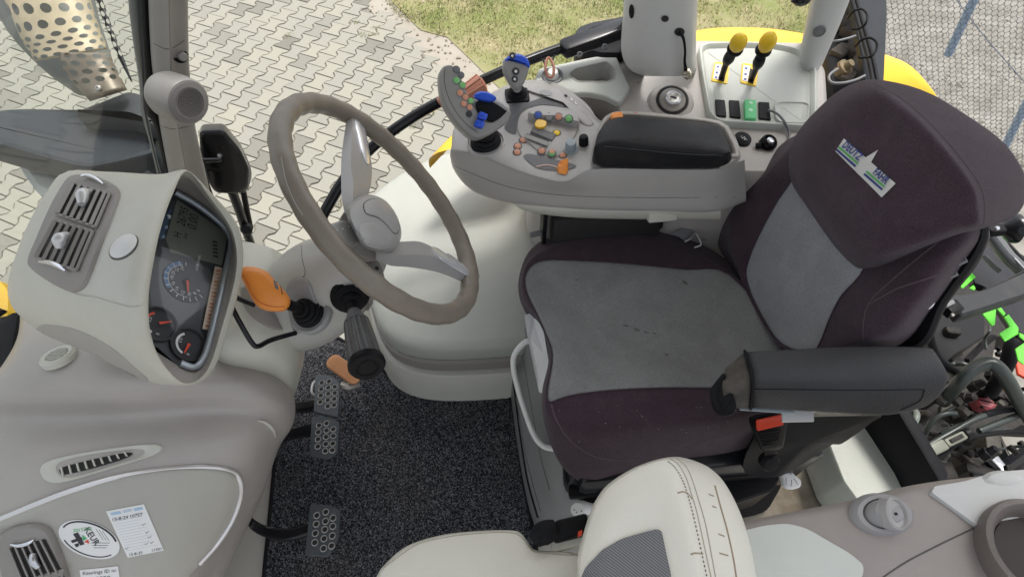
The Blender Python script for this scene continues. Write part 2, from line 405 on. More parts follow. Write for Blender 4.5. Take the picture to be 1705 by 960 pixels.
cand.sort(); pav = thing('paving', None, None, (O0[0], O0[1], ZG)); pav['kind'] = 'structure'
bpy.data.objects.remove(pav)
pm = bpy.data.meshes.new('paving'); pav = bpy.data.objects['joint_sand']
restV, restF = [], []
for n_, (h_, k_, i_, j_, c_) in enumerate(cand):
    dz = random.uniform(-.003, .002)
    if n_ < 300:
        b = bpy.data.objects.new('paving_stone', bme); COL.objects.link(b); b.parent = pav
        b.location = (c_[0], c_[1], ZG+dz); b.rotation_euler = (random.uniform(-.012, .012), random.uniform(-.012, .012), random.uniform(-.008, .008))
    else:
        t = len(restV); restV += [v+A(c_[0], c_[1], ZG+dz) for v in BV_]; restF += [[q+t for q in f] for f in BF_]
tag(mk('paving_stones', restV, restF, mp, pav, smooth=False), kind='stuff')
# --- grass: many blades
def inpoly(x, y, P):
    c = False; n = len(P)
    for i in range(n):
        (x1, y1), (x2, y2) = P[i], P[i-1]
        if (y1 > y) != (y2 > y) and x < (x2-x1)*(y-y1)/(y2-y1)+x1: c = not c
    return c
gp = [(-.15, 6.4), (-.1, 5.9), (.05, 5.1), (.22, 4.55), (.45, 4.2), (.75, 3.9), (1.1, 3.55), (1.9, 3.2), (3.4, 3.0), (5.2, 3.6), (5.5, 7), (0, 8)]
gp = []
for x, y in [(560, -140), (640, 0), (665, 28), (700, 42), (725, 62), (745, 55), (790, 100), (830, 110), (850, 150), (960, 190), (1300, 200), (1420, 60), (1470, -140)]:
    q = Q(x, y, ZG); gp.append((q[0], q[1]))
cz = 0; gv = []; gm = []; ctr = Q(1000, 20, ZG)
xs = [p[0] for p in gp]; ys = [p[1] for p in gp]
from mathutils import noise as mn
N_ = 0
while N_ < 46000 and cz < 400000:
    cz += 1
    x = random.uniform(min(xs), max(xs)); y = random.uniform(min(ys), max(ys))
    if not inpoly(x, y, gp): continue
    dn = mn.noise(Vector((x*2.2, y*2.2, 0)))+.5*mn.noise(Vector((x*7, y*7, 3)))
    if dn < random.uniform(-.75, .25): continue
    N_ += 1
    gr = dn+.35*mn.noise(Vector((x*1.3+9, y*1.3, 5)))
    m_ = 0 if random.random() < .30+gr*.9 else 1
    if m_ and random.random() < .12: m_ = 2
    h = random.uniform(.018, .05)*(1.1 if m_ == 0 else .8); a = random.uniform(0, 2*pi); wdt = random.uniform(.0016, .0036)
    if m_ == 2: h = .012; wdt = .012
    ln = random.uniform(.3, 1.5)*h; b = a+random.uniform(1, 2)
    gv += [A(x-cos(b)*wdt, y-sin(b)*wdt, ZG-.006), A(x+cos(b)*wdt, y+sin(b)*wdt, ZG-.006), A(x+cos(a)*ln+sin(b)*wdt*.3, y+sin(a)*ln, ZG+h)]; gm.append(m_)
for tx, ty in ((592, 38), (603, 57), (614, 60), (624, 58), (628, 46), (500, 334), (560, 345), (720, 190), (690, 210), (480, 60)):
    q = Q(tx, ty, ZG)
    for k in range(26):
        x, y = q[0]+random.gauss(0, .022), q[1]+random.gauss(0, .014); a = random.uniform(0, 6.28); h = random.uniform(.008, .02); gv += [A(x-.002, y, ZG-.002), A(x+.002, y, ZG-.002), A(x+cos(a)*h, y+sin(a)*h, ZG+h)]; gm.append(random.choice((0, 1))); N_ += 1
go = mk('grass', gv, [[3*i, 3*i+1, 3*i+2] for i in range(N_)], mat('grass_blade', (.15, .195, .04), .7, var=.3, vscale=5), smooth=False)
go.data.materials.append(mat('dry_grass', (.36, .31, .135), .8, var=.3, vscale=9)); go.data.materials.append(mat('dead_leaf', (.55, .46, .32), .8, var=.35, vscale=40))
go.data.polygons.foreach_set('material_index', gm)
tag(go, 'patchy green and straw coloured grass growing on sandy ground', 'grass', kind='stuff')
V = [Q(x, y, ZG-.002) for x, y in [(520, -140), (650, 0), (700, 50), (745, 62), (800, 115), (850, 165), (960, 210), (1300, 230), (1420, 60), (1470, -140)]]
tag(mk('lawn_soil', V, [list(range(len(V)))], mat('lawn_soil', (.27, .24, .125), .95, col2=(.17, .19, .06), vscale=2.5, dirt=.3, dscale=9, dcol=(.42, .37, .28), bump=.8, bscale=40), smooth=False), kind='structure')
# leaves / litter and pebbles in the gravel lot
pv, pf = [], []
def pebble(c, r):
    b = len(pv); a = random.uniform(0, 6)
    for k in range(5): pv.append(c+A(cos(a+k*1.256)*r*random.uniform(.7, 1.2), sin(a+k*1.256)*r*random.uniform(.7, 1.2), 0))
    pv.append(c+A(0, 0, r*.6)); pf.extend([[b+k, b+(k+1) % 5, b+5] for k in range(5)])
for k in range(3600):
    x = random.uniform(1460, 1760); y = random.uniform(-40, 320)
    pebble(Q(x, y, ZG-.03), random.uniform(.004, .015)*(1 if random.random() < .95 else 1.8))
mpb = mat('pebble', (.44, .41, .36), .85, dirt=.3)
rp2 = mpb.node_tree.nodes.new('ShaderNodeNewGeometry'); cr2 = mpb.node_tree.nodes.new('ShaderNodeValToRGB')
mpb.node_tree.links.new(rp2.outputs['Random Per Island'], cr2.inputs[0]); cr2.color_ramp.elements[0].color = (.13, .12, .10, 1); cr2.color_ramp.elements[1].color = (.34, .32, .28, 1)
e = cr2.color_ramp.elements.new(.5); e.color = (.20, .185, .155, 1)
mpb.node_tree.links.new(cr2.outputs[0], mpb.node_tree.nodes['Principled BSDF'].inputs['Base Color'])
tag(mk('gravel', pv, pf, mpb, smooth=False), 'scattered stones and gravel behind the wire mesh fence', 'gravel', kind='stuff')
pv, pf = [], []
for k in range(260):
    t = random.random(); i = random.randrange(0, 5)
    B = [(560, -60), (640, 20), (745, 110), (850, 190), (950, 260), (1100, 330)]
    x = B[i][0]*(1-t)+B[i+1][0]*t+random.gauss(12, 22); y = B[i][1]*(1-t)+B[i+1][1]*t+random.gauss(-4, 14)
    pebble(Q(x, y, ZG), random.uniform(.005, .016))
tag(mk('leaf_litter', pv, pf, mat('leaf_litter', (.27, .23, .17), .8, var=.4, vscale=50), smooth=False), 'dry leaf litter scattered along the edge of the paving', 'leaf litter', kind='stuff')
# --- wire mesh fence with blue poles
fo = QY(1600, 120, 2.35); fn = nrm(A(-.25, -1, .12))
fence = thing('wire_fence', 'hexagonal wire mesh fence on blue poles behind the seat', 'fence', (fo[0], fo[1], ZG))
def onf(x, y, d=0): p = QP(x, y, fo+fn*d, fn); return p
V, F = [], []
fx = nrm(np.cross(A(0, 0, 1), fn)); fy = nrm(np.cross(fn, fx)); cs = .0285
for i in range(-30, 40):
    for j in range(-24, 24):
        bx_ = i*cs+(j % 2)*cs/2; by_ = j*cs*.86; c = fo+fx*bx_+fy*by_
        px, py, k = proj(c)
        if px < 1430 or px > 1760 or py < -50 or py > 330: continue
        p0 = c; p1 = c+fy*cs*.46; p2 = p1+fx*cs*.5+fy*cs*.4; p3 = p1-fx*cs*.5+fy*cs*.4
        for a_, b_ in ((p0, p1), (p1, p2), (p1, p3)):
            v, f = tube_d([a_, b_], (.0014), n=4, sm=1, cap=False); b = len(V); V += v; F += [[q+b for q in z] for z in f]
tag(mk('wire_mesh', V, F, mat('fence_wire', (.085, .09, .095), .6), fence, ang=0), kind='stuff')
M['bluepole'] = mat('weathered_blue_paint', (.33, .43, .56), .5, dirt=.3, dcol=(.4, .42, .42))
for a_, b_ in (((1650, -60), (1578, 92)), ((1735, 120), (1664, 262))):
    tube('post', [onf(*a_, -.03), onf(*b_, -.03)], .020, M['bluepole'], fence, n=10, sm=1)
tube('tension_wire', [onf(1585, -10), onf(1640, 62), onf(1705, 136), onf(1760, 200)], .0022, mat('blue_grey_wire', (.16, .2, .26), .5), fence, n=5)
# --- yellow rear mudguard
oe = [(713, 263, .45), (752, 224, .45), (800, 190, .45), (930, 116, .45), (1060, 74, .42), (1158, 50, .4), (1215, 45, .4), (1280, 47, .4), (1340, 56, .38), (1420, 72, .36), (1478, 92, .34), (1515, 108, .32), (1545, 137, .28), (1570, 175, .2), (1600, 240, .0)]
P = [Q(*p) for p in oe]; rows = []
ctr_ = Q(1250, 230, .3)
for off, dz in ((0, -.035), (.0, -.01), (.012, .006), (.06, .016), (.24, .02)):
    r = []
    for p in P:
        d = nrm(A(ctr_[0]-p[0], ctr_[1]-p[1], 0)); r.append(p+d*off+A(0, 0, dz))
    rows.append(r)
surf_o = surf('rear_mudguard', rows, M['yellow'], nu=4, nv=2)
tag(surf_o, 'yellow curved rear mudguard outside the side window', 'mudguard')
# --- black hand rail outside the side window
rail = thing('window_bar', 'long black tubular bar sloping up behind the joystick to the side pillar', 'handrail', Q(540, 352, .55))
RP = [(520, 392, .50), (545, 345, .53), (575, 296, .56), (620, 245, .60), (675, 203, .63), (735, 168, .65), (830, 122, .68), (900, 93, .69), (955, 74, .70)]
tube('rail_tube', [Q(*p) for p in RP], .0118, M['gloss'], rail, n=14)
a_, b_ = Q(935, 84, .70), Q(1042, 46, .72)
bar('end_casing', a_, b_, nrm(np.cross(b_-a_, [0, 0, 1]))*.022, A(0, 0, .015), M['gloss'], rail, .007)
for x, y in ((966, 81), (1008, 68)):
    c = Q(x, y, .734); lathe('bolt', c-A(0, 0, .016), -FW, [(.006, 0), (.006, .006), (.004, .008), (.002, .005)], M['midgrey'], rail, 12)
brk = thing('hinge_bracket', 'black hinge bracket behind the end of the sloping bar', 'bracket', Q(1000, 90, .6))
dome('bracket_plate', [Q(x, y, .66) for x, y in rpoly([(955, 66), (975, 44), (1045, 24), (1060, 60), (1040, 92), (1000, 92), (968, 84)], 10)], A(0, 0, 1), [(0, -.05), (0, -.01), (.01, 0), (.02, .0)], M['black'], brk, capb=True)
dome('cover', [Q(x, y, .69) for x, y in rpoly([(956, 58), (962, 44), (985, 36), (1060, 22), (1060, 34), (990, 46), (965, 60)], 5)], A(0, 0, 1), [(0, -.02), (0, -.004), (.004, 0)], M['gloss'], brk, capb=True)
cl = thing('rail_clip', 'salmon ribbed plastic clip around the black bar behind the joystick', 'clip', Q(770, 155, .63))
for k, (xa, ya, xb, yb, r) in enumerate(((772, 160, 806, 138, .021), (732, 172, 748, 160, .014))):
    p, q = Q(xa, ya, .655), Q(xb, yb, .67); d = nrm(q-p); L_ = np.linalg.norm(q-p)
    lathe('clip_body', p, d, [(r*.5, 0), (r*.86, L_*.08), (r, L_*.5), (r*1.1, L_*.9), (r*.6, L_)], M['salmon'], cl, 16)
    if k == 0:
        for j in range(9):
            t = 2*pi*j/9; a, b, c = frame(d); o = (a*cos(t)+b*sin(t))
            tube('rib', [p+d*L_*.08+o*r*.9, q-d*L_*.1+o*r*1.1], .0022, M['salmon'], cl, n=6, sm=1)
hk = thing('hook', 'small salmon key ring hook hanging over the round knob', 'hook', Q(915, 105, .72))
tube('loop', [Q(*p) for p in ((911, 98, .735), (908, 112, .73), (912, 126, .72), (920, 128, .72), (922, 112, .73), (916, 98, .735))], .0028, M['salmon'], hk, n=8, closed=True)
tube('strap', [Q(*p) for p in ((903, 99, .72), (907, 106, .72), (909, 115, .715))], .0022, M['black'], hk, n=6)
tube('strap', [Q(*p) for p in ((924, 92, .72), (920, 100, .72), (920, 110, .715))], .0022, M['black'], hk, n=6)
# --- work lamp / mirror housing on a stay
ml = thing('mirror_housing', 'black rounded lamp housing on a stay beside the front pillar', 'lamp housing', Q(430, 408, .2))
def hz(P, z): return [Q(x, y, z) for x, y in P]
yy = 1.42
ring = [QY(x, y, yy) for x, y in rpoly([(331, 219), (372, 217), (400, 250), (415, 282), (412, 318), (395, 324), (358, 322), (344, 300), (334, 262)], 9, 5)]
nn = nrm(A(.25, -1, .35))
dome('shell', ring, nn, [(.014, -.085), (.004, -.07), (0, -.055), (0, -.006), (.006, .0), (.012, .002)], M['gloss'], ml, capb=True)
surf('lens_rim', [[QY(x, y, 1.43) for x, y in ((376, 222), (398, 252), (408, 285), (404, 312))], [QY(x, y, 1.46) for x, y in ((384, 221), (408, 256), (419, 288), (413, 316))]], M['midgrey'], ml, nu=4, nv=1)
lathe('screw', QY(366, 258, 1.405), nn, [(.007, 0), (.006, .006), (.003, .004)], M['satin'], ml, 12)
bar('latch_slot', QY(344, 282, 1.40), QY(366, 283, 1.40), A(0, 0, .006), nn*.004, M['rubber'], ml, .002)
tube('stay', [QY(386, 318, 1.45), QY(398, 350, 1.45), QY(410, 385, 1.45), QY(420, 412, 1.45)], .015, M['gloss'], ml, n=10)
tube('stay', [QY(405, 318, 1.48), QY(411, 350, 1.48), QY(417, 378, 1.48)], .010, M['black'], ml, n=8)
lathe('pivot', QY(412, 378, 1.44), A(0, -1, .3), [(.02, 0), (.02, .02), (.012, .026)], M['black'], ml, 14)
br = [QY(x, y, 1.36) for x, y in ((316, 276), (330, 268), (368, 266))]
tube('arm', br, [.010, .007, .007], M['gloss'], ml, n=8)
br = [QY(x, y, 1.37) for x, y in ((322, 280), (334, 292), (350, 330), (352, 352))]
tube('arm', br, [.014, .014, .012, .012], M['black'], ml, n=8)
# --- perforated exhaust guard seen through the windscreen
def perf(name, Lc, Rc, nu, nv, hr, d0, bulge, m, parent, asp=1.0, solid_from=1.0, hole_to=1.0):
    Lp_, Rp_ = cr(Lc, 8), cr(Rc, 8)
    def mp_(u, v):
        k = v*(len(Lp_)-1); i = min(int(k), len(Lp_)-2); t = k-i
        a = Lp_[i]*(1-t)+Lp_[i+1]*t; b = Rp_[i]*(1-t)+Rp_[i+1]*t
        uu = .5-.5*cos(pi*u); p = a*(1-uu)+b*uu
        d = ray(p[0], p[1]); return CP+d*(d0-bulge*sin(pi*u))
    verts, edges = [], []
    def loop(P):
        b = len(verts); verts.extend(P); edges.extend([(b+i, b+(i+1) % len(P)) for i in range(len(P))])
    loop([Vector((0, 0)), Vector((1, 0)), Vector((1, 1)), Vector((0, 1))]); hs_ = []
    for j in range(nv):
        for i in range(nu):
            u = (i+.5+(.25 if j % 2 else -.25))/nu; v = (j+.5)/nv
            if v > hole_to: continue
            hs_.append((u, v)); loop([Vector((u+hr/nu*cos(t), v+hr/nv*asp*sin(t))) for t in np.linspace(0, 2*pi, 10, endpoint=False)])
    for i in range(nu*2+1):
        for j in range(nv*2+1):
            u, v = i/(nu*2), j/(nv*2)
            if all(((u-a)*nu/hr)**2+((v-b)*nv/hr/asp)**2 > 1.3 for a, b in hs_) and 0 < u < 1 and 0 < v < 1: verts.append(Vector((u, v)))
    r = geometry.delaunay_2d_cdt(verts, edges, [], 0, 1e-6); vv, ff = r[0], r[2]; F = []
    for f in ff:
        c = sum((vv[i] for i in f), Vector((0, 0)))/3
        if all(((c[0]-a)*nu/hr)**2+((c[1]-b)*nv/hr/asp)**2 > 1.0 for a, b in hs_): F.append(list(f))
    V = [mp_(v[0], v[1]) for v in vv]
    o = mk(name, V, F, m, parent, ang=0); return o
ex = thing('exhaust_guard', 'perforated metal exhaust guard seen through the windscreen', 'exhaust guard', Q(150, 170, .3))
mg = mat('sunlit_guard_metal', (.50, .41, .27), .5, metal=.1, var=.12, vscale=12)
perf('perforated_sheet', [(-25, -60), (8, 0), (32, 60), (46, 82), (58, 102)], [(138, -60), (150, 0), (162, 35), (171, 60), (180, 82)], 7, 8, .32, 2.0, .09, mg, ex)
perf('reflection_dark_sheet', [(99, 86), (101, 105), (115, 130), (132, 152), (150, 169)], [(182, 88), (190, 105), (197, 120), (206, 138), (212, 150)], 5, 6, .33, 1.93, .06, mat('reflection_dark_metal', (.19, .155, .115), .42, metal=.3, var=.15, vscale=15), ex, hole_to=.62)  # lower sheet coloured darker to imitate a dark reflection in the windscreen
lathe('rivet', CP+ray(164, 147)*1.865, -FW, [(.010, 0), (.009, .004), (.004, .006), (.003, .003)], M['steel'], ex, 12)
perf('side_sheet', [(152, -30), (166, 20), (182, 60), (200, 105), (218, 136)], [(160, -30), (178, 20), (192, 60), (210, 105), (221, 137)], 2, 13, .36, 2.02, .01, M['gloss'], ex, hole_to=.68)
tube('pipe', [CP+ray(x, y)*2.18 for x, y in ((55, -80), (82, 20), (120, 85), (158, 135))], [.16, .15, .12, .08], mat('exhaust_pipe', (.20, .21, .19), .7), ex, n=20)
# --- black front mudguard / body seen through the windscreen
hd = thing('front_mudguard', 'black front mudguard seen through the windscreen below the exhaust guard', 'mudguard', Q(120, 230, .1))
r = [Q(x, y, .15) for x, y in rpoly([(-90, 190), (30, 178), (150, 180), (212, 188), (256, 205), (262, 252), (200, 268), (138, 280), (72, 262), (-90, 215)], 14)]
dome('guard_top', r, A(0, 0, 1), [(0, -.10), (0, -.015), (.006, -.004), (.018, 0)], mat('blue_black_plastic', (.022, .027, .034), .45, spec=.3, dirt=.2, dcol=(.06, .065, .07)), hd, capb=True)
r = [Q(x, y, .22) for x, y in rpoly([(120, 186), (214, 150), (240, 156), (252, 172), (256, 208), (212, 190)], 8)]
dome('bracket', r, A(0, 0, 1), [(0, -.08), (0, -.01), (.006, -.002), (.012, 0)], mat('dusty_black_plastic', (.04, .043, .047), .5, dirt=.2, dcol=(.15, .14, .13)), hd, capb=True)
r = [Q(x, y, .02) for x, y in rpoly([(20, 240), (260, 250), (262, 330), (60, 320), (28, 275)], 14)]
dome('reflection_slab', r, A(0, 0, 1), [(0, -.2), (0, -.02), (.02, 0)], mat('pale_reflection_grey', (.32, .34, .33), .5, dirt=.2), hd, capb=True)  # pale slab added to imitate a glass reflection below the mudguard
p, q = Q(166, 284, .0), Q(222, 276, .0)
lathe('mesh_filter', p, q-p, [(.02, 0), (.045, .006), (.047, .05), (.045, .075), (.02, .08)], mat('golden_mesh', (.20, .15, .06), .4, metal=.6, var=.5, vscale=160), hd, 20)
hood = dome('engine_hood', [Q(x, y, .35) for x, y in rpoly([(-200, 440), (2, 462), (16, 480), (16, 530), (-200, 545)], 8)], A(0, 0, 1), [(0, -.2), (0, -.02), (.006, -.004), (.02, 0)], M['yellow'], capb=True)
tag(hood, 'edge of the yellow engine hood left of the instrument pod', 'hood')
# --- windscreen glass
gr_ = []
for t in np.linspace(0, 1, 11):
    yb = 1.34*(1-t)-.15*t; bow = -.36*t**.75
    a = QY(238, -160, 1.34); b = QY(276, 330, 1.34)
    gr_.append([A(a[0]+bow, yb, a[2]), A((a[0]+b[0])/2+bow, yb, (a[2]+b[2])/2), A(b[0]+bow, yb, b[2]), A(b[0]+bow*1.0-.02, yb, b[2]-.2)])
ws = surf('windscreen', gr_, glassmat('windscreen_glass', (.88, .92, .90), .08, .04, haze_dust=.035), nu=3, nv=2)
tag(ws, 'large curved windscreen pane left of the front pillar', 'windscreen')
# ================================================================= CAB FRAME
M['pillar'] = mat('pillar_plastic', (.25, .235, .222), .4, var=.05, bump=.3, bscale=500, dirt=.12, dcol=(.3, .28, .26))
ap = thing('front_pillar', 'tall grey front pillar with round speaker beside the windscreen', 'pillar', QY(300, 330, 1.28))
rows = []
for y, l, r_, m_ in ((-90, 244, 313, 281), (-20, 246, 313, 281), (75, 250, 314, 283), (120, 254, 316, 285), (165, 260, 320, 290), (215, 267, 326, 297), (290, 281, 343, 311), (340, 290, 354, 320), (400, 300, 368, 332)):
    rows.append([QY(l+4, y, 1.37), QY(l, y, 1.31), QY(l+.3*(m_-l), y, 1.285), QY(m_-5, y, 1.27), QY(m_, y, 1.262), QY(m_+6, y, 1.272), QY(r_-7, y, 1.285), QY(r_, y, 1.30), QY(r_-3, y, 1.37)])
pil = surf('pillar_trim', rows, M['pillar'], ap, nu=2, nv=4, ang=0)
bvp = BV(pil)
seam('trim_joint', bvp, [(256, 73), (282, 82), (312, 64)], .0009, M['seam'], ap)
seam('trim_joint', bvp, [(268, 209), (290, 215), (326, 208)], .0009, M['seam'], ap)
lathe('screw_cap', hit(bvp, 300, 93, .0), nrm(A(.5, -1, .3)), [(.0165, 0), (.0165, .001), (.013, .002), (.011, -.003)], M['black'], ap, 20)
lathe('screw_cap', hit(bvp, 302, 93, .001), nrm(A(.9, -1, .3)), [(.010, 0), (.010, .009), (.007, .012)], M['pillar'], ap, 16)
fc = QY(315, 171, 1.16); ax = nrm(A(.78, -.62, .12))
sp = lathe('speaker_body', fc-ax*.095, ax, [(.036, -.01), (.046, .004), (.052, .022), (.053, .06), (.0515, .088), (.048, .094), (.045, .0945)], M['pillar'], ap, 40)
o = lathe('speaker_face', fc-ax*.002, ax, [(.046, 0), (.045, .0025), (.034, .0045), (.032, .0035)], mat('speaker_face', (.20, .19, .19), .45, bump=.2), ap, 40)
V, F = [], []
a, b, c = frame(ax)
cc = fc+ax*.0026+A(.002, 0, -.001)
for k in range(1, 9):
    n_ = 6*k
    for j in range(n_):
        t = 2*pi*j/n_; p = cc+(a*cos(t)+b*sin(t))*(k*.0037)
        v, f = lathe_d(p, ax, [(.0012, 0), (.0012, .0003)], 6); bb = len(V); V += v; F += [[q+bb for q in z] for z in f]
mk('speaker_holes', V, F, M['dark'], ap)
seal = thing('pillar_seal', 'black rubber seal and dark trim strip along the front pillar', 'seal', QY(270, 330, 1.33))
def strip(name, Lx, Rx, y, m, par, bulge=.008):
    rows = []
    for (x0, y0), (x1, y1) in zip(Lx, Rx): rows.append([QY(x0, y0, y+.02), QY(x0, y0, y), QY((x0+x1)/2, (y0+y1)/2, y-bulge), QY(x1, y1, y), QY(x1, y1, y+.02)])
    return surf(name, rows, m, par, nu=2, nv=5)
strip('rubber_seal', [(231, -90), (233, 0), (238, 80), (241, 130), (240, 170), (246, 192), (258, 212), (272, 275), (282, 330)], [(246, -90), (248, 0), (252, 80), (257, 125), (258, 165), (262, 188), (268, 210), (283, 280), (294, 335)], 1.32, M['rubber'], seal)
strip('outer_trim', [(212, -90), (214, 0), (222, 70), (232, 140), (235, 185), (252, 250), (268, 320)], [(232, -90), (234, 0), (239, 70), (243, 140), (245, 185), (258, 250), (276, 320)], 1.35, mat('dark_trim', (.10, .105, .11), .35, coat=.2), seal)
# rear side pillar (B)
bp = thing('side_pillar', 'broad pale grey side pillar rising from the side console', 'pillar', Q(1100, 135, .7))
rows = []
for y, l, r_ in ((-110, 1043, 1163), (-20, 1040, 1162), (40, 1036, 1160), (72, 1034, 1159), (92, 1036, 1159), (108, 1042, 1160), (120, 1054, 1158), (127, 1072, 1150)):
    z0 = 1.055; w_ = r_-l
    rows.append([QY(l+6, y, z0+.16), QY(l, y, z0+.05), QY(l+.08*w_, y, z0+.012), QY(l+.3*w_, y, z0-.008), QY(l+.6*w_, y, z0-.012), QY(l+.9*w_, y, z0), QY(r_-2, y, z0+.03), QY(r_, y, z0+.07), QY(r_-4, y, z0+.16)])
bpo = surf('pillar_trim', rows, mat('pillar_pale_plastic', (.53, .53, .50), .42, var=.03, bump=.25, bscale=500, dirt=.06), bp, nu=3, nv=4)
bvb = BV(bpo)
for (x, y, rx, ry, m_) in ((1052, 19, 4.2, 12, M['black']), (1107, 31, 6.2, 5.4, M['dark']), (1131, 53, 8.5, 7, M['dark'])):
    disc_on('hole_plug' if m_ is M['black'] else 'hole', bvb, ell(x, y, rx, ry), m_, bp, .0012, 2)
an = thing('antenna_lead', 'black cable with brass connector hanging from the side pillar', 'cable', hit(bvb, 1131, 55))
tube('cable', [hit(bvb, 1130, 52, .002), hit(bvb, 1134, 60, .010), hit(bvb, 1136, 80, .012), hit(bvb, 1136, 98, .010), hit(bvb, 1137, 112, .012)], [.003, .003, .0026, .003, .0042], M['rubber'], an, n=8)
p, q = hit(bvb, 1137, 112, .013), hit(bvb, 1141, 127, .014)
d = nrm(q-p); lathe('connector', p, d, [(.004, 0), (.0075, .002), (.0075, .009), (.009, .010), (.009, .018), (.006, .019), (.006, .024), (.003, .025)], mat('nickel', (.55, .5, .42), .3, metal=1), an, 16)
# rear corner pillar (C)
cpn = thing('rear_pillar', 'pale grey rear corner pillar with round rubber plug', 'pillar', Q(1365, 120, .7))
rows = []
for y, l, r_ in ((-110, 1360, 1440), (-20, 1354, 1421), (30, 1343, 1403), (70, 1335, 1386), (95, 1333, 1375), (125, 1338, 1362)):
    z0 = 1.09; w_ = r_-l
    rows.append([QY(l+4, y, z0+.12), QY(l, y, z0+.03), QY(l+.2*w_, y, z0), QY(l+.6*w_, y, z0-.006), QY(r_-3, y, z0+.01), QY(r_, y, z0+.06)])
cpo = surf('pillar_trim', rows, mat('rear_pillar_plastic', (.44, .45, .44), .42, var=.04, bump=.25, bscale=500), cpn, nu=3, nv=4)
bvc = BV(cpo); p, n_ = hit(bvc, 1364, 52, 0, True)
lathe('rubber_plug', p, n_, [(.0135, 0), (.0135, .002), (.011, .004), (.0095, .002), (.008, .003)], M['midgrey'], cpn, 24)
p, n_ = hit(bvc, 1364, 50, 0.008, True)
lamp = lathe('round_lamp', QY(1334, -2, 1.02), nrm(A(.1, -.3, -1)), [(.015, -.03), (.018, -.01), (.018, .004), (.012, .010)], M['gloss'], None, 20)
tag(lamp, 'black round fitting at the top beside the rear corner pillar', 'fitting')
V, F = obox_d(A(.12, .76, 1.80), A(1.02, 0, 0), A(0, .70, 0), A(0, 0, .06), .02)
tag(mk('ceiling', V, F, M['pale'], None, 30), kind='structure')
# cab floor and mat
fl = [Q(x, y, 0) for x, y in ((380, 520), (560, 470), (700, 400), (1000, 330), (1400, 330), (1447, 690), (1525, 830), (1560, 1400), (200, 1500))]
V, F = dome_d([A(p[0], p[1], 0) for p in fl], A(0, 0, 1), [(0, -.04), (0, 0)], True, True)
tag(mk('cab_floor', V, F, mat('floor_plastic', (.48, .46, .40), .6, var=.06, dirt=.5, dscale=10, dcol=(.22, .18, .13))), kind='structure')
mt = thing('floor_mat', 'speckled dark grey carpet floor mat with black piping', 'floor mat', Q(650, 750, 0))
mo = [(470, 560), (560, 558), (620, 600), (650, 628), (700, 646), (760, 652), (838, 643), (848, 650), (858, 700), (868, 780), (880, 850), (892, 900), (900, 990), (880, 1080), (430, 1080), (440, 950), (450, 850), (458, 760), (462, 640)]
ring = resamp(rpoly([Q(x, y, .012) for x, y in mo], .03, 4), 120)
mcar = mat('speckled_carpet', (.02, .02, .024), .95, spec=.1, bump=1.0, bscale=420)
N = mcar.node_tree.nodes; L = mcar.node_tree.links; tc = N.new('ShaderNodeTexCoord')
nz = N.new('ShaderNodeTexNoise'); nz.inputs['Scale'].default_value = 290; nz.inputs['Detail'].default_value = 3; nz.inputs['Roughness'].default_value = .75
nz2 = N.new('ShaderNodeTexNoise'); nz2.inputs['Scale'].default_value = 6; nz2.inputs['Detail'].default_value = 5
cr_ = N.new('ShaderNodeValToRGB'); cr_.color_ramp.elements[0].position = .43; cr_.color_ramp.elements[0].color = (.008, .0085, .011, 1); cr_.color_ramp.elements[1].position = .70; cr_.color_ramp.elements[1].color = (.34, .34, .35, 1)
e = cr_.color_ramp.elements.new(.54); e.color = (.055, .056, .063, 1)
L.new(tc.outputs['Object'], nz.inputs['Vector']); L.new(tc.outputs['Object'], nz2.inputs['Vector']); L.new(nz.outputs[0], cr_.inputs[0])
mm = N.new('ShaderNodeMix'); mm.data_type = 'RGBA'; mm.blend_type = 'MIX'; rr = N.new('ShaderNodeMapRange'); rr.inputs['From Min'].default_value = .5; rr.inputs['From Max'].default_value = .75; rr.inputs['To Max'].default_value = .4
L.new(nz2.outputs[0], rr.inputs['Value']); L.new(rr.outputs[0], mm.inputs[0]); L.new(cr_.outputs[0], mm.inputs[6]); mm.inputs[7].default_value = (.075, .068, .052, 1)
L.new(mm.outputs[2], N['Principled BSDF'].inputs['Base Color'])
dome('carpet', ring, A(0, 0, 1), [(0, -.010), (0, -.003), (.004, 0)], mcar, mt, capb=True)
# carpet pile: short fibres standing proud
cb = [(p[0], p[1]) for p in ring]; gv = []; gm = []
n_ = 0; bx0, bx1 = min(p[0] for p in cb), max(p[0] for p in cb); by0, by1 = min(p[1] for p in cb), max(p[1] for p in cb)
tri = []
while n_ < 60000:
    x, y = random.uniform(bx0, bx1), random.uniform(max(by0, .1), by1)
    if not inpoly(x, y, cb): continue
    n_ += 1; a = random.uniform(0, 2*pi); l_ = random.uniform(.003, .008); wd_ = .00045; z = .012+random.uniform(0, .0015)
    gv += [A(x-sin(a)*wd_, y+cos(a)*wd_, z-.001), A(x+sin(a)*wd_, y-cos(a)*wd_, z-.001), A(x+cos(a)*l_, y+sin(a)*l_, z+random.uniform(.0008, .003))]
    gm.append(0 if random.random() < .72 else 1)
cp_ = mk('carpet_pile', gv, [[3*i, 3*i+1, 3*i+2] for i in range(n_)], mat('dark_fibre', (.012, .012, .016), .9, spec=.1), mt, smooth=False)
cp_.data.materials.append(mat('light_fibre', (.30, .30, .31), .9, spec=.1)); cp_.data.polygons.foreach_set('material_index', gm); tag(cp_, kind='stuff')
tube('piping', [p+A(0, 0, -.001) for p in ring[::2]], .0052, M['rubber'], mt, n=8, sm=1, closed=True)
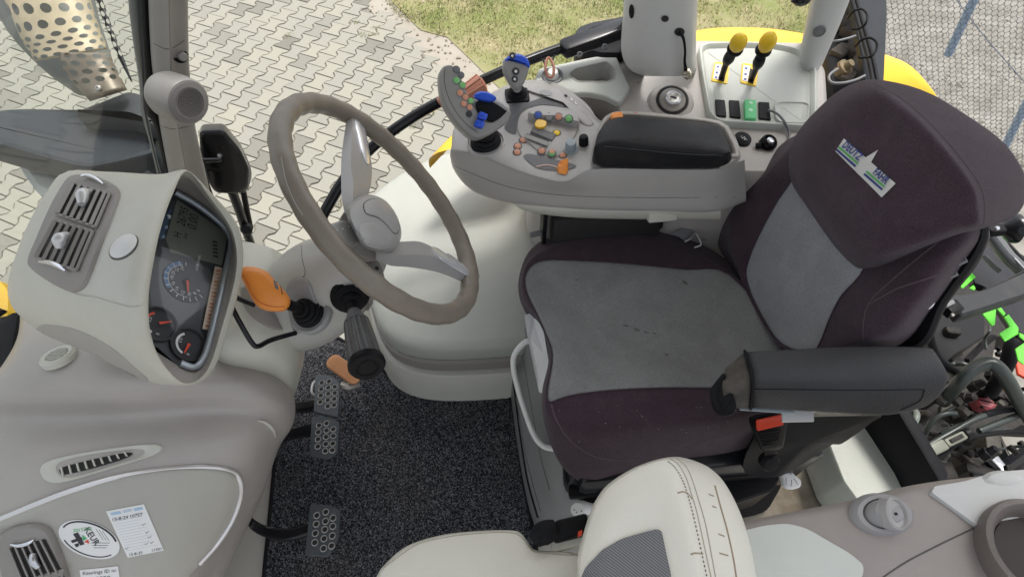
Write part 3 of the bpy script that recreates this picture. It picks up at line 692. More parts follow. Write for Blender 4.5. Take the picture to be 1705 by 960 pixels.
# ================================================================= FRONT CONSOLE
def rowsQ(R): return [[Q(*p) for p in r] for r in R]
fc_ = thing('front_console', 'large moulded grey beige console with stickers and vents below the instrument pod', 'console', Q(250, 700, 0))
R = [
 [(34, 500, .46), (48, 508, .54), (120, 510, .56), (240, 540, .55), (340, 565, .53), (410, 585, .48), (445, 596, .42), (460, 612, .32)],
 [(30, 556, .50), (40, 558, .605), (120, 560, .625), (240, 585, .61), (340, 600, .58), (415, 602, .52), (458, 612, .44), (474, 628, .32)],
 [(6, 604, .52), (18, 607, .625), (120, 616, .645), (240, 628, .63), (340, 633, .595), (424, 628, .54), (472, 636, .455), (486, 650, .33)],
 [(-40, 660, .52), (-20, 662, .60), (120, 664, .617), (240, 664, .60), (340, 660, .572), (432, 660, .525), (481, 668, .445), (491, 682, .32)],
 [(-80, 700, .53), (10, 699, .556), (120, 696, .56), (240, 691, .553), (340, 686, .538), (430, 688, .498), (477, 698, .425), (485, 712, .31)],
 [(-80, 768, .53), (10, 762, .556), (120, 752, .56), (240, 742, .553), (340, 733, .538), (418, 728, .495), (453, 734, .415), (464, 746, .30)],
 [(-80, 850, .505), (10, 842, .535), (120, 820, .543), (240, 802, .535), (330, 792, .512), (396, 788, .468), (426, 799, .39), (440, 815, .27)],
 [(-80, 932, .47), (10, 922, .495), (120, 902, .503), (220, 890, .493), (306, 880, .468), (366, 868, .425), (396, 869, .34), (408, 885, .21)],
 [(-80, 1020, .43), (10, 1010, .452), (100, 1000, .457), (180, 990, .444), (260, 980, .42), (318, 966, .365), (348, 958, .27), (360, 982, .15)],
 [(-80, 1150, .36), (10, 1140, .38), (80, 1130, .38), (140, 1120, .365), (200, 1110, .34), (250, 1100, .28), (280, 1090, .19), (300, 1100, .1)]]
rw = rowsQ(R)
rw = [r+[Q(q[-1][0]-22, q[-1][1]+6, max(.0, q[-1][2]-.12)), Q(q[-1][0]-60, q[-1][1]+10, max(.0, q[-1][2]-.32))] for r, q in zip(rw, R)]
cons = surf('console_shell', rw, M['beige'], fc_, nu=6, nv=6, ang=0)
bvf = BV(cons)
# access panel with bright trim
pp = [(-60, 888), (0, 866), (60, 841), (120, 818), (190, 797), (260, 783), (325, 777), (366, 779), (390, 788), (400, 806), (398, 832), (385, 866), (362, 902), (330, 938), (290, 975), (220, 1010), (60, 1010), (-60, 1010)]
pr = cr(np.array(pp, float), 5, True); pc = np.array([180., 930.])
V = []; m_ = len(pr)
for t, o_ in ((1, .002), (.995, .007), (.96, .0075), (.90, .0065), (.86, .0035), (.6, .003), (.3, .003)):
    V += [hit(bvf, *(pc+(p-pc)*t), o_) for p in pr]
V.append(hit(bvf, *pc, .003)); F = gridf(7, m_, True, False)+[[7*m_, 6*m_+j, 6*m_+(j+1) % m_] for j in range(m_)]
panel = mk('side_panel', V, F, mat('side_panel_plastic', (.40, .385, .34), .42, var=.04, bump=.25, bscale=600, dirt=.1), fc_, ang=0)
bvs = BV(cons, panel)
tube('bright_trim', [hit(bvs, x, y, .0015) for x, y in pp[:14]], .0050, mat('brushed_trim', (.72, .70, .69), .33, metal=.7), fc_, sm=6, n=10)
tube('grab_notch', [hit(bvf, 429, 700, .001), hit(bvf, 441, 703, .002), hit(bvf, 453, 714, .002), hit(bvf, 458, 728, .001)], [.001, .003, .003, .001], M['light'], fc_)
# leaf shaped vent
vo = cr(np.array([(68, 780), (80, 768), (120, 757), (180, 747), (240, 740), (266, 740), (272, 746), (258, 757), (215, 771), (160, 788), (105, 803), (80, 801), (70, 791)], float), 4, True)
vc = vo.mean(0); V = []
for t, o_ in ((1, .000), (.98, .0035), (.92, .0045), (.80, .0035), (.72, .0015)): V += [hit(bvf, *(vc+(p-vc)*t), o_) for p in vo]
vent = mk('side_vent', V, gridf(5, len(vo), True, False), M['light'], fc_)
mk('recess', [hit(bvf, *(vc+(p-vc)*.76), .0012) for p in vo], [list(range(len(vo)))], M['beige'], vent)
ri = cr(np.array([(101, 786), (104, 778), (140, 768), (190, 757), (216, 753), (221, 756), (206, 764), (160, 778), (112, 789)], float), 3, True)
mk('dark_slot', [hit(bvf, *p, .0018) for p in ri], [list(range(len(ri)))], M['dark'], vent)
for k in range(9):
    t = k/8; x = 104+t*105; yt = 777-t*24; yb = yt+15*(1-t*.6)
    a, b = hit(bvf, x, yt, .003), hit(bvf, x+4, yb, .0035)
    bar('slat', a, b, nrm(np.cross(b-a, A(0, 0, 1)))*.0011, A(0, 0, .0018), M['light'], vent)
# round defroster vent
p, n_ = hit(bvf, 98, 595, 0, True); n_ = nrm(n_+A(-.1, .2, 0))
rv = lathe('round_vent', p, n_, [(.026, -.004), (.026, .004), (.022, .008), (.0165, .007), (.0155, .002), (.001, .001)], M['light'], fc_, 28)
for k in range(5):
    o_ = p+n_*.006; a = nrm(np.cross(n_, A(1, .2, 0))); b = np.cross(n_, a); h = (k-2)*.0058; w_ = (max(0, .0155**2-h*h))**.5
    bar('slat', o_+a*h-b*w_, o_+a*h+b*w_, a*.0012, n_*.0015, M['light'], rv)
lathe('vent_shadow_well', p, n_, [(.0158, .0021), (.0156, .0026)], M['dark'], rv, 24)
# lower left air vent
lv = thing('corner_air_vent', 'grey beige air vent with silver knob at the bottom left corner', 'air vent', hit(bvs, 60, 920))
def pad_on(name, bv, P, m, par, hs=((1, 0), (.99, .006), (.93, .011), (.7, .012), (.3, .012)), sm=4, rnd=None):
    P = np.array(P, float); r = rpoly(P, rnd, 4) if rnd else cr(P, sm, True); c = r.mean(0); V = []; k = len(r)
    for t, o_ in hs: V += [hit(bv, *(c+(p-c)*t), o_) for p in r]
    V.append(hit(bv, *c, hs[-1][1])); F = gridf(len(hs), k, True, False)+[[len(hs)*k, (len(hs)-1)*k+j, (len(hs)-1)*k+(j+1) % k] for j in range(k)]
    return mk(name, V, F, m, par, 30)
vp = pad_on('vent_housing', bvs, [(2, 900), (10, 882), (45, 870), (75, 872), (92, 888), (118, 960), (125, 1010), (30, 1010), (16, 975)], M['taupe'], lv)
bvv = BV(vp)
decal('grille_well', bvv, [(14, 912), (76, 896), (104, 950), (36, 968)], M['dark'], lv, .001)
for k in range(6):
    t = (k+.4)/6; a = hit(bvv, 14+62*t, 912-16*t, .003); b = hit(bvv, 36+68*t, 968-18*t, .003)
    bar('slat', a, b, nrm(b-a)[[1, 0, 2]]*A(-1, 1, 0)*.0012, A(0, 0, .002), M['taupe'], lv)
bar('slat', hit(bvv, 36, 968, .004), hit(bvv, 104, 950, .004), A(0, .003, 0), A(0, 0, .002), M['taupe'], lv)
decal('grille_well', bvv, [(38, 974), (106, 957), (118, 1000), (50, 1000)], M['dark'], lv, .001)
tube('knob', [hit(bvv, 59, 920, .004), hit(bvv, 63, 930, .009), hit(bvv, 70, 941, .007)], [.005, .006, .004], M['satin'], lv, n=10)
tube('bright_tab', [hit(bvv, 20, 905, .002), hit(bvv, 34, 906, .004), hit(bvv, 50, 902, .004), hit(bvv, 58, 897, .002)], [.0015, .003, .003, .0015], M['chrome'], lv, n=8)
# stickers
sk = disc_on('round_sticker', bvs, ell(149, 897, 53, 29, 20, 40), M['paper'], fc_, .0012); sk['label'] = 'round white inspection sticker with green and red logo'
bvk = BV(sk)
seam('black_border', bvk, [tuple(p) for p in ell(149, 897, 48, 26, 20, 40)[3:17]], .0009, M['ink'], sk, .0, sm=1)
seam('black_border', bvk, [tuple(p) for p in ell(149, 897, 48, 26, 20, 40)[21:38]], .0013, M['ink'], sk, .0, sm=1)
txt_on('number_print', bvk, '3015750', 137, 881, 1, -.12, 6.5, mat('green_ink', (.1, .42, .15), .6), sk, .0006)
txt_on('name_print', bvk, 'KEUR', 153, 892, .55, .8, 10, M['ink'], sk, .0006, bold=.01)
def flat(name, bv, P, m, par, off=.0007): return mk(name, [hit(bv, x, y, off) for x, y in P], [list(range(len(P)))], m, par, smooth=False)
flat('logo_mark', bvk, [(122, 888), (130, 885), (141, 905), (134, 907)], M['ink'], sk)
flat('logo_mark', bvk, [(118, 899), (136, 893), (138, 897), (121, 903)], M['ink'], sk)
flat('logo_mark', bvk, [(137, 889), (145, 896), (139, 899)], mat('logo_green', (.05, .4, .12), .6), sk)
flat('logo_mark', bvk, [(140, 901), (147, 897), (149, 904)], M['red'], sk)
flat('logo_mark', bvk, [(124, 905), (131, 903), (132, 908), (127, 910)], M['ink'], sk)
for k in range(3): seam('small_print', bvk, [(152+k*2, 903+k*4), (183-k*3, 903+k*4)], .0004, M['ink'], sk)
for k in range(3): seam('small_print', bvk, [(160+k*5, 880+k*1), (172+k*5, 898+k)], .0003, M['ink'], sk)
sr = decal('paper_sticker', bvs, [(177, 850), (240, 838), (273, 915), (213, 927)], M['paper'], fc_, .0012); sr['label'] = 'rectangular white service sticker with handwriting'
bvr = BV(sr); lb = mat('pale_blue_ink', (.35, .52, .68), .6); lp_ = mat('light_line_ink', (.52, .58, .66), .6)
flat('header_bar', bvr, [(184, 853), (200, 850), (202, 854), (186, 857)], lb, sr)
flat('header_bar', bvr, [(204, 849), (218, 846), (220, 850), (206, 853)], lp_, sr); flat('header_bar', bvr, [(222, 846), (236, 843), (238, 847), (224, 850)], lb, sr)
for k in range(13):
    t = (k+3)/17.5; seam('printed_line', bvr, [(181+35*t, 850+77*t), (181+35*t+52-(k % 4)*5, 850+77*t-10+(k % 4))], .00028, lp_, sr)
txt_on('handwriting', bvr, '15-8-24 10757', 212, 860, 1, -.19, 6.5, M['ink'], sr, .0006)
txt_on('handwriting', bvr, '15-8-25', 226, 921, 1, -.19, 5.5, M['ink'], sr, .0006); txt_on('handwriting', bvr, '11501', 261, 914, 1, -.19, 5.5, M['ink'], sr, .0006)
for k, (x, y) in enumerate(((238, 873), (244, 886), (248, 894), (252, 903), (243, 905), (210, 913))): seam('tick', bvr, [(x-2, y-1), (x, y+1), (x+4, y-3)], .00035, M['ink'], sr, sm=1)
s3 = decal('number_sticker', bvs, [(133, 948), (197, 941), (203, 985), (140, 992)], M['paper'], fc_, .0012); s3['label'] = 'white number label reading Keurings ID nr. 2329'
b3 = BV(s3); txt_on('print', b3, 'Keurings ID nr.', 167, 951, 1, -.1, 7, M['ink'], s3, .0006); txt_on('print', b3, '2329', 172, 962, 1, -.1, 9, M['ink'], s3, .0006)
# black rubber gap at far left
gp_ = surf('door_gap_seal', rowsQ([[(-60, 520, .40), (-60, 700, .40)], [(0, 528, .42), (-10, 640, .42)], [(30, 520, .44), (8, 640, .44)], [(60, 545, .40), (14, 660, .40)]]), M['rubber'], nu=2, nv=3); tag(gp_, 'black rubber sill between the console and the windscreen', 'seal')
# pale base between pod and steering column
R = [[(372, 396, .50), (392, 400, .62), (430, 406, .635), (462, 418, .62), (486, 440, .55), (492, 455, .44)],
 [(352, 440, .52), (382, 450, .64), (425, 455, .65), (468, 470, .62), (495, 500, .55), (505, 520, .42)],
 [(345, 500, .52), (372, 510, .62), (415, 518, .63), (462, 532, .60), (496, 555, .52), (508, 580, .40)],
 [(330, 560, .50), (360, 570, .60), (405, 574, .605), (455, 585, .57), (492, 603, .485), (500, 625, .36)],
 [(330, 610, .46), (365, 612, .54), (405, 606, .56), (450, 614, .52), (483, 636, .44), (491, 655, .30)],
 [(340, 650, .40), (370, 650, .42), (405, 645, .44), (445, 650, .42), (470, 670, .34), (476, 690, .2)]]
base = surf('column_base', rowsQ(R), M['light'], fc_, nu=6, nv=6, ang=0)
base['label'] = 'pale moulded base between the pod and the steering column'
dome('far_bump', [Q(x, y, .60) for x, y in cr(np.array([(392, 412), (415, 405), (445, 410), (470, 424), (480, 445), (440, 470), (400, 450)], float), 4, True)], A(.2, -.2, 1), [(-.01, -.08), (0, -.02), (.006, .008), (.02, .016), (.04, .018)], M['taupe'], fc_)
# ================================================================= INSTRUMENT POD
pod = thing('instrument_pod', 'pale instrument pod with twin air vents on top and gauges facing the steering wheel', 'instrument pod', Q(230, 500, .6))
LA = [(312, 284, .945), (287, 322, .975), (267, 378, .99), (254, 438, .992), (246, 500, .98), (251, 560, .95), (272, 607, .90), (308, 638, .845), (346, 617, .81), (371, 545, .80), (395, 450, .81), (388, 384, .845), (350, 328, .90)]
LB = [(300, 283, .945), (262, 322, .985), (238, 378, 1.00), (225, 438, 1.003), (218, 500, .99), (225, 562, .955), (246, 610, .90), (296, 641, .83), (346, 624, .785), (376, 552, .775), (400, 452, .785), (395, 380, .825), (350, 322, .89)]
LB2 = [(262, 290, .945), (232, 325, .982), (203, 378, .997), (186, 434, .998), (178, 494, .985), (186, 550, .95), (206, 594, .89), (242, 633, .80), (292, 622, .72), (322, 560, .70), (342, 460, .70), (332, 380, .74), (300, 320, .85)]
LC = [(180, 286, .93), (155, 326, .962), (124, 380, .975), (103, 432, .972), (96, 482, .955), (106, 528, .92), (126, 560, .865), (160, 590, .79), (212, 590, .70), (242, 540, .68), (252, 450, .68), (240, 380, .72), (212, 315, .82)]
LD = [(104, 289, .91), (76, 322, .932), (48, 372, .936), (26, 428, .92), (14, 470, .89), (17, 504, .85), (36, 528, .81), (70, 550, .76), (120, 545, .70), (150, 500, .68), (152, 430, .68), (150, 370, .72), (130, 310, .82)]
def L3(L): return [Q(*p) for p in L]
d3 = np.array(L3(LD)); dc = Q(100, 420, .80); LE = list(dc+(d3-dc)*.6+A(-.015, 0, -.01))
do, dn = Q(380, 420, .785), nrm(A(.8, 0, .6))
def D(x, y, off=0): return QP(x, y, do+dn*off, dn)
DI = [(296, 318), (290, 330), (272, 378), (256, 438), (248, 500), (250, 548), (268, 590), (312, 614), (334, 606), (352, 545), (377, 440), (384, 400), (360, 360)]
a3 = np.array(L3(LA)); dd = np.array([D(x, y, .004) for x, y in DI])
inn = a3+(dd-a3)*.12+A(-.004, 0, -.003)
# outermost interior ring: wall continues in depth behind the lip on the hidden side
far = dd.copy()
for i in (1, 2, 3, 4, 5): far[i] += A(-.035, 0, .05)
podo = skin('pod_shell', [list(inn), list(a3), L3(LB), L3(LB2), L3(LC), list(d3), LE], M['light'], pod, nu=5, nv=5, ang=0)
podo2 = skin('inner_hood', [list(inn), list((inn+far)/2), list(far)], M['beige'], pod, nu=5, nv=3, cap1=False, ang=0)
nrow = 13*5
for k, p in enumerate(podo.data.polygons):
    pass
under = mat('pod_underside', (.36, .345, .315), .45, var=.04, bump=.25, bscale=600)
bvd = BV(podo)
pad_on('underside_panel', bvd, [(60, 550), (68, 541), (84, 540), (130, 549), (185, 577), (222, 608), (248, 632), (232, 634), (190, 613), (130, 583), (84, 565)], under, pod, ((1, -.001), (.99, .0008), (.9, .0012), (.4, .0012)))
seam('panel_crease', bvd, [(112, 484), (135, 492), (160, 496), (190, 505), (220, 512), (240, 508)], .0014, M['light'], pod, .0002)
# display
dp = [D(x, y) for x, y in [(300, 322), (372, 376), (388, 398), (386, 418), (352, 575), (338, 606), (322, 616), (296, 608), (262, 578)]]
dp2 = [D(268, 578)+A(-.03, -.002, .04), D(250, 500)+A(-.05, 0, .066), D(262, 400)+A(-.05, 0, .066), D(296, 322)+A(-.03, 0, .04)]
dpl = [p-dn*np.dot(p-do, dn) for p in dp2]
mk('dial_face', dp+dpl, [list(range(len(dp)+len(dpl)))], mat('dial_face_black', (.045, .047, .053), .3, coat=.5), pod, smooth=False)
tube('silver_bezel', [D(x, y, .010) for x, y in [(292, 320), (330, 342), (368, 372), (383, 393), (384, 412), (372, 468), (348, 568), (336, 600), (322, 611), (300, 604)]], .0046, mat('blue_silver', (.42, .46, .50), .35, metal=.5), pod, n=8)
def DD(name, P, m, off=.001, par=pod): return mk(name, [D(x, y, off) for x, y in P], [list(range(len(P)))], m, par, smooth=False)
lcd = DD('lcd_screen', [(295, 332), (372, 384), (378, 394), (370, 442), (284, 420), (276, 398)], mat('lcd_green_grey', (.17, .18, .15), .3), .0008)
ey_ = nrm(A(-.6, 0, .8)); exd = A(0, 1, 0)
ink = mat('lcd_digit', (.02, .022, .02), .5); wi = mat('gauge_print', (.75, .75, .74), .5)
def dt(s, x, y, h, m=wi, off=.0018, ex=exd, ey=ey_, par=pod, sx=1): return txt('printed_figure', s, D(x, y, off), ex, ey, h, m, par, sx=sx)
dt('0.00', 322, 369, .020, ink, par=lcd, sx=.8); dt('26795', 305, 360, .017, ink, par=lcd, sx=.8); dt('H', 296, 391, .013, ink, par=lcd); dt('km', 309, 392, .008, ink, par=lcd)
for k in range(5): DD('lcd_bar', [(354+k*.3, 400+k*6), (362+k*.3, 402+k*6), (361.5+k*.3, 405+k*6), (353.5+k*.3, 403+k*6)], ink, .0016, lcd)
DD('indicator_panel', [(283, 347), (287, 349), (273, 392), (267, 400), (263, 392), (272, 362)], mat('indicator_blue', (.06, .10, .17), .4), .0012)
dt('\u2605', 282, 360, .009); 
for x, y in ((282, 362), (277, 378), (272, 394)): DD('warning_symbol', [(x-2.5, y-2), (x+3, y-3), (x+2.5, y+2.5), (x-3, y+3)], mat('symbol_blue', (.25, .34, .45), .5), .0018)
mk('cover_glass', [p+dn*.014 for p in dp+dpl], [list(range(len(dp)+len(dpl)))], M['glassd'], pod, smooth=False)
def dial(cx, cy, a, b, rot, nm):
    c = D(cx, cy, .0006); return c
C0 = D(309, 469, .0015); bl = mat('dial_blue', (.10, .20, .38), .4)
rr_ = np.linalg.norm(D(283, 445)-D(309, 469)); 
g = thing  # noqa
def dpt(r, deg, off=.0015, c=None):               # deg: 0 = up on the dial, clockwise
    t = radians(deg); c = D(309, 469, 0) if c is None else c; return c+dn*off+exd*sin(t)*r*(1)+ey_*cos(t)*r
r1 = .045
def arc(name, r0, r1_, a0, a1, m, off, c=None, n=24):
    V = []; 
    for k in range(n+1):
        t = a0+(a1-a0)*k/n; V += [dpt(r0, t, off, c), dpt(r1_, t, off, c)]
    return mk(name, V, [[2*k, 2*k+1, 2*k+3, 2*k+2] for k in range(n)], m, pod, smooth=False)
arc('dial_ring', .0, .031, 0, 360, mat('dial_disc', (.05, .052, .06), .4), .0009, n=48)
arc('blue_arc', .0245, .0300, -45, 68, bl, .0014)
arc('scale_arc', .0238, .0245, -105, 68, wi, .0017, n=40)
for k in range(13):
    t = -150+k*19; arc('scale_tick', .0240, .0300, t-1.1, t+1.1, wi, .0018, n=1)
for s_, t in (('6', -160), ('8', -138), ('10', -113), ('12', -87), ('14', -61), ('16', -36), ('18', -10), ('20', 14), ('22', 38), ('24', 62)):
    txt('printed_figure', s_, dpt(.0195, t, .0018), exd, ey_, .0068, wi, pod)
arc('needle_hub', 0, .0045, 0, 360, M['ink'], .004, n=16)
def needle(c, deg, l, w_=.0014):
    a, b, e, f = dpt(.002, deg-90, .005, c), dpt(.002, deg+90, .005, c), dpt(l, deg+2, .005, c), dpt(l, deg-2, .005, c)
    mk('needle', [a, b, e, f], [[0, 1, 2, 3]], M['red'], pod, smooth=False)
needle(None, -104, .019)
txt('printed_figure', 'x100 r/min', dpt(.038, 105, .0018), exd, ey_, .006, wi, pod)
for (x, y, dg) in ((262, 540, 150), (312, 574, -165)):
    c = D(x, y, 0)
    lathe('gauge_cup', c, dn, [(.024, .0002), (.024, .004), (.0215, .0045), (.0205, .0012), (.001, .0012)], M['ink'], pod, 28)
    arc('gauge_arc', .0135, .0165, -70, 60, wi, .0022, c, 14); needle(c, dg if x < 300 else -75, .016, .001)
    txt('printed_figure', '1/2', dpt(.011, 10, .0022, c), exd, ey_, .006, wi, pod); txt('printed_figure', '0', dpt(.014, -100, .0022, c), exd, ey_, .006, wi, pod)
arc('red_zone', .0135, .0165, 20, 60, M['red'], .0026, D(262, 540, 0), 6)
lab = DD('instruction_label', [(358, 443), (371, 446), (350, 550), (337, 547)], mat('label_cream', (.58, .46, .36), .5), .0035)
li = mat('label_red_print', (.42, .16, .08), .6)
for k in range(16):
    t = (k+.6)/17; x, y = 364.5-20.5*t, 445+104*t; w_ = 3.2
    DD('print', [(x-w_, y-.2), (x+w_, y+.6), (x+w_-.4, y+4-(k % 3)), (x-w_-.4, y+3-(k % 3))], li, .004, lab)
# oval cap
ov = disc_on('oval_cap', bvd, ell(206, 410, 26, 15.5, -38, 36), M['white'], pod, .001, 4, .0035)
seam('cap_edge', bvd, [tuple(p) for p in ell(206, 411, 26.6, 16.2, -38, 36)], .0010, M['seam'], pod, 0, sm=1, closed=True)
# top vents
M['knob'] = mat('silver_plastic', (.62, .62, .62), .35, metal=.4)
vf = cr(np.array([(108, 306), (122, 294), (150, 294), (184, 306), (199, 322), (194, 345), (172, 402), (150, 462), (138, 480), (118, 484), (84, 468), (54, 446), (50, 432), (62, 402), (86, 345)], float), 4, True); vc = vf.mean(0)
V = []
for t, o_ in ((1.03, -.001), (1, .002), (.965, .0035), (.92, .003), (.6, .0025), (.2, .0025)): V += [hit(bvd, *(vc+(p-vc)*t), o_) for p in vf]
V.append(hit(bvd, *vc, .0025)); k = len(vf)
vfo = mk('vent_frame', V, gridf(6, k, True, False)+[[6*k, 5*k+j, 5*k+(j+1) % k] for j in range(k)], M['taupe'], pod, 30)
bvh = BV(vfo)
for q4, kx, ky in ((((121, 306), (184, 325), (161, 380), (95, 357)), 150, 337), (((93, 368), (157, 387), (131, 450), (61, 429)), 117, 407)):
    gr = decal('grille_well', bvh, q4, M['dark'], pod, .0010)
    q4 = np.array(q4, float)
    for k in range(6):
        t = (k+.5)/6; a = hit(bvh, *(q4[0]+(q4[1]-q4[0])*t), .0042); b = hit(bvh, *(q4[3]+(q4[2]-q4[3])*t), .0042)
        s_ = nrm(np.cross(b-a, A(0, 0, 1))); bar('slat', a, b, s_*.0019+A(0, 0, .0005), A(0, 0, .0007)-s_*.0005, M['taupe'], pod)
    for i0, i1 in ((0, 1), (3, 2), (0, 3), (1, 2)):
        tube('grille_edge', [hit(bvh, *(q4[i0]*(1-t)+q4[i1]*t), .002) for t in (0, .5, 1)], .0018, M['taupe'], pod, n=6, sm=2)
    a, b, c = hit(bvh, kx+5, ky-12, .006), hit(bvh, kx+1, ky-2, .012), hit(bvh, kx-5, ky+12, .008)
    tube('vent_knob', [a, b, (b+c)/2, c], [.003, .0066, .0062, .0036], M['knob'], pod, n=12)
for P in (((139, 297), (150, 296), (164, 301), (176, 311)), ((72, 437), (88, 438), (103, 443), (116, 452))):
    tube('bright_tab', [hit(bvh, x, y, .004) for x, y in P], [.0014, .003, .003, .0014], M['chrome'], pod, n=8)
disc_on('screw_dot', bvd, ell(155, 434, 2.5, 2.5, n=8), M['midgrey'], pod, .001, 1)
# ================================================================= STEERING COLUMN
colm = thing('steering_column', 'grey steering column shroud behind the steering wheel', 'steering column', Q(520, 540, .4))
CPT = [(428, 560, .36, .060), (470, 530, .46, .076), (510, 500, .55, .090), (545, 470, .62, .084), (580, 442, .68, .060), (602, 420, .715, .047)]
P_ = [Q(*p[:3]) for p in CPT]
sh = tube('shroud', P_, [p[3] for p in CPT], mat('column_plastic', (.45, .44, .41), .36, var=.04, bump=.25, bscale=600), colm, n=40, sm=6)
bvc_ = BV(sh)
seam('panel_joint', bvc_, [(502, 402), (503, 430), (508, 455), (495, 470), (480, 480)], .0006, M['seam'], colm)
pad_on('collar_plate', bvc_, [(478, 480), (500, 462), (515, 468), (528, 500), (540, 520), (532, 540), (505, 552), (488, 548)], M['grey'], colm, ((1, 0), (.98, .003), (.9, .0045), (.4, .005)))
pad_on('side_plate', bvc_, [(598, 432), (622, 432), (636, 452), (638, 480), (622, 520), (604, 528), (592, 500), (590, 460)], M['taupe'], colm, ((1, 0), (.98, .004), (.9, .006), (.4, .007)))
lathe('key_hole', hit(bvc_, 624, 450, .007), nrm(A(.5, -.4, .6)), [(.0035, 0), (.003, .0004)], M['dark'], colm, 12)
def bellows(name, p, ax, rs, st, m, par, n=24):
    pr_ = []; h = 0
    for r in rs: pr_ += [(r*.86, h), (r, h+st*.35), (r, h+st*.6), (r*.86, h+st)]; h += st
    return lathe(name, p, ax, pr_, m, par, n, 25)
# indicator style lever with orange grip
bbs = BV(base)
pad_on('dark_oval_base', bbs, [(404, 478), (404, 500), (416, 524), (442, 543), (470, 550), (490, 545), (480, 520), (450, 495), (424, 480)], M['taupe'], fc_, ((1, 0), (.98, .006), (.92, .009), (.4, .010)))
ol = thing('orange_lever', 'orange gripped lever in a black boot left of the steering column', 'lever', hit(bvc_, 515, 518))
p0 = hit(bvc_, 516, 517, .004); g1 = Q(478, 506, .71); ax = nrm(g1-p0)
lathe('boot_ring', p0-ax*.012, ax, [(.037, 0), (.037, .010), (.033, .014), (.027, .012)], M['grey'], ol, 32)
bellows('boot', p0-ax*.004, ax, (.027, .024, .020, .014), .0085, M['rubber'], ol)
tube('shaft', [p0+ax*.02, g1], .0085, M['black'], ol, n=12)
GN = nrm(A(.15, -.45, .88)); GO = Q(440, 485, .75)
def G(x, y, off=0): return QP(x, y, GO+GN*off, GN)
go_ = cr(np.array([(398, 452), (403, 446), (416, 444), (432, 447), (445, 453), (456, 465), (469, 479), (481, 494), (482, 506), (474, 516), (459, 518), (443, 516), (430, 510), (421, 499), (412, 482), (404, 466)], float), 4, True)
gpo = blob('grip', [(398, 452), (403, 446), (416, 444), (432, 447), (445, 453), (456, 465), (469, 479), (481, 494), (482, 506), (474, 516), (459, 518), (443, 516), (430, 510), (421, 499), (412, 482), (404, 466)], G, [(.7, -.036), (.95, -.028), (1.02, -.016), (1, -.006), (.93, .001), (.8, .005), (.5, .008), (.2, .009)], M['orange'], ol)
bvg = BV(gpo); seam('grip_seam', bvg, [(402, 455), (412, 470), (420, 488), (430, 501), (444, 508), (460, 511), (474, 510)], .0010, mat('deep_orange', (.62, .17, .03), .5), ol)
decal('symbol_plate', bvg, [(455, 466), (461, 470), (464, 483), (458, 480)], M['midgrey'], ol, .0006, 2, 2)
seam('switch_slot', bvg, [(463, 470), (468, 480), (470, 490)], .0008, M['ink'], ol)
wl = tube('wire_stop', [Q(*p) for p in [(492, 554, .60), (470, 560, .62), (448, 567, .635), (430, 576, .65), (420, 571, .66), (404, 545, .68), (388, 515, .70), (379, 495, .71), (384, 490, .71), (400, 498, .70), (425, 508, .69)]], .0042, M['gloss'], n=10)
tag(wl, 'bent black wire rod looping from the column below the orange lever', 'rod')
# ribbed stalk
st = thing('column_stalk', 'black ribbed stalk with rubber boot below the steering wheel', 'stalk', hit(bvc_, 585, 498))
p0 = hit(bvc_, 583, 492, .0); p1 = Q(590, 522, .70); p2 = Q(612, 612, .73); ax0 = nrm(p1-p0); ax = nrm(p2-p1); Ls = np.linalg.norm(p2-p1)
bellows('boot', p0-ax0*.018, ax0, (.030, .032, .026, .017), .012, M['rubber'], st)
tube('neck', [p0+ax0*.015, p1, p1+ax*.01], .0085, M['rubber'], st, n=12)
lathe('sleeve', p1-ax*.004, ax, [(.010, 0), (.0155, .018), (.0195, .026), (.020, .030)], M['midgrey'], st, 28)
V = []; a, b, c = frame(ax); nn_ = 56
prof = [(.0195, .026), (.0205, .03), (.0225, Ls*.5), (.0245, Ls*.86), (.0245, Ls*.9)]
for r, h in prof:
    for k in range(nn_):
        rr2 = r*(1 if k % 4 < 2 else .93); t = 2*pi*k/nn_; V.append(p1+c*h+rr2*(a*cos(t)+b*sin(t)))
mk('ribbed_grip', V, gridf(len(prof), nn_, True, False), mat('ribbed_grip_plastic', (.085, .085, .085), .38, bump=.2, dirt=.3, dcol=(.3, .3, .28), dscale=25), st, 20)
lathe('end_cap', p1, ax, [(.0245, Ls*.88), (.0265, Ls*.9), (.027, Ls*.96), (.024, Ls*1.0), (.017, Ls*1.0), (.016, Ls*.985), (.013, Ls*.985), (.012, Ls*.997), (.006, Ls*1.0)], M['black'], st, 32)
# ================================================================= STEERING WHEEL
sw = thing('steering_wheel', 'worn grey brown steering wheel with silver inlaid spokes', 'steering wheel', (-.126, .668, .772))
WC = A(-.126, .668, .772); t_, a_ = radians(54), radians(10.2); WN = A(sin(t_)*cos(a_), sin(t_)*sin(a_), cos(t_))
def W(x, y, off=0): return QP(x, y, WC+WN*off, WN)
u_ = nrm(np.cross(WN, A(0, 1, 0))); v_ = np.cross(WN, u_)
M['rim'] = mat('worn_rim_leather', (.205, .175, .14), .36, var=.10, vscale=14, bump=.35, bscale=420, dirt=.28, dscale=18, dcol=(.24, .21, .18))
V = []; nR, nS = 144, 18
for i in range(nR):
    t = 2*pi*i/nR; rad = u_*cos(t)+v_*sin(t); g = .0006*sin(30*t)
    for k in range(nS):
        s = 2*pi*k/nS; ri, rn = .0166+g, .0158+g
        if cos(s) < 0: ri -= .0012*(0.5+.5*cos(26*t))     # finger grips on the inside
        V.append(WC+rad*(.2+ri*cos(s))+WN*rn*sin(s))
rim = mk('rim', V, gridf(nR, nS, True, True), M['rim'], sw, ang=0); bvw = BV(rim)
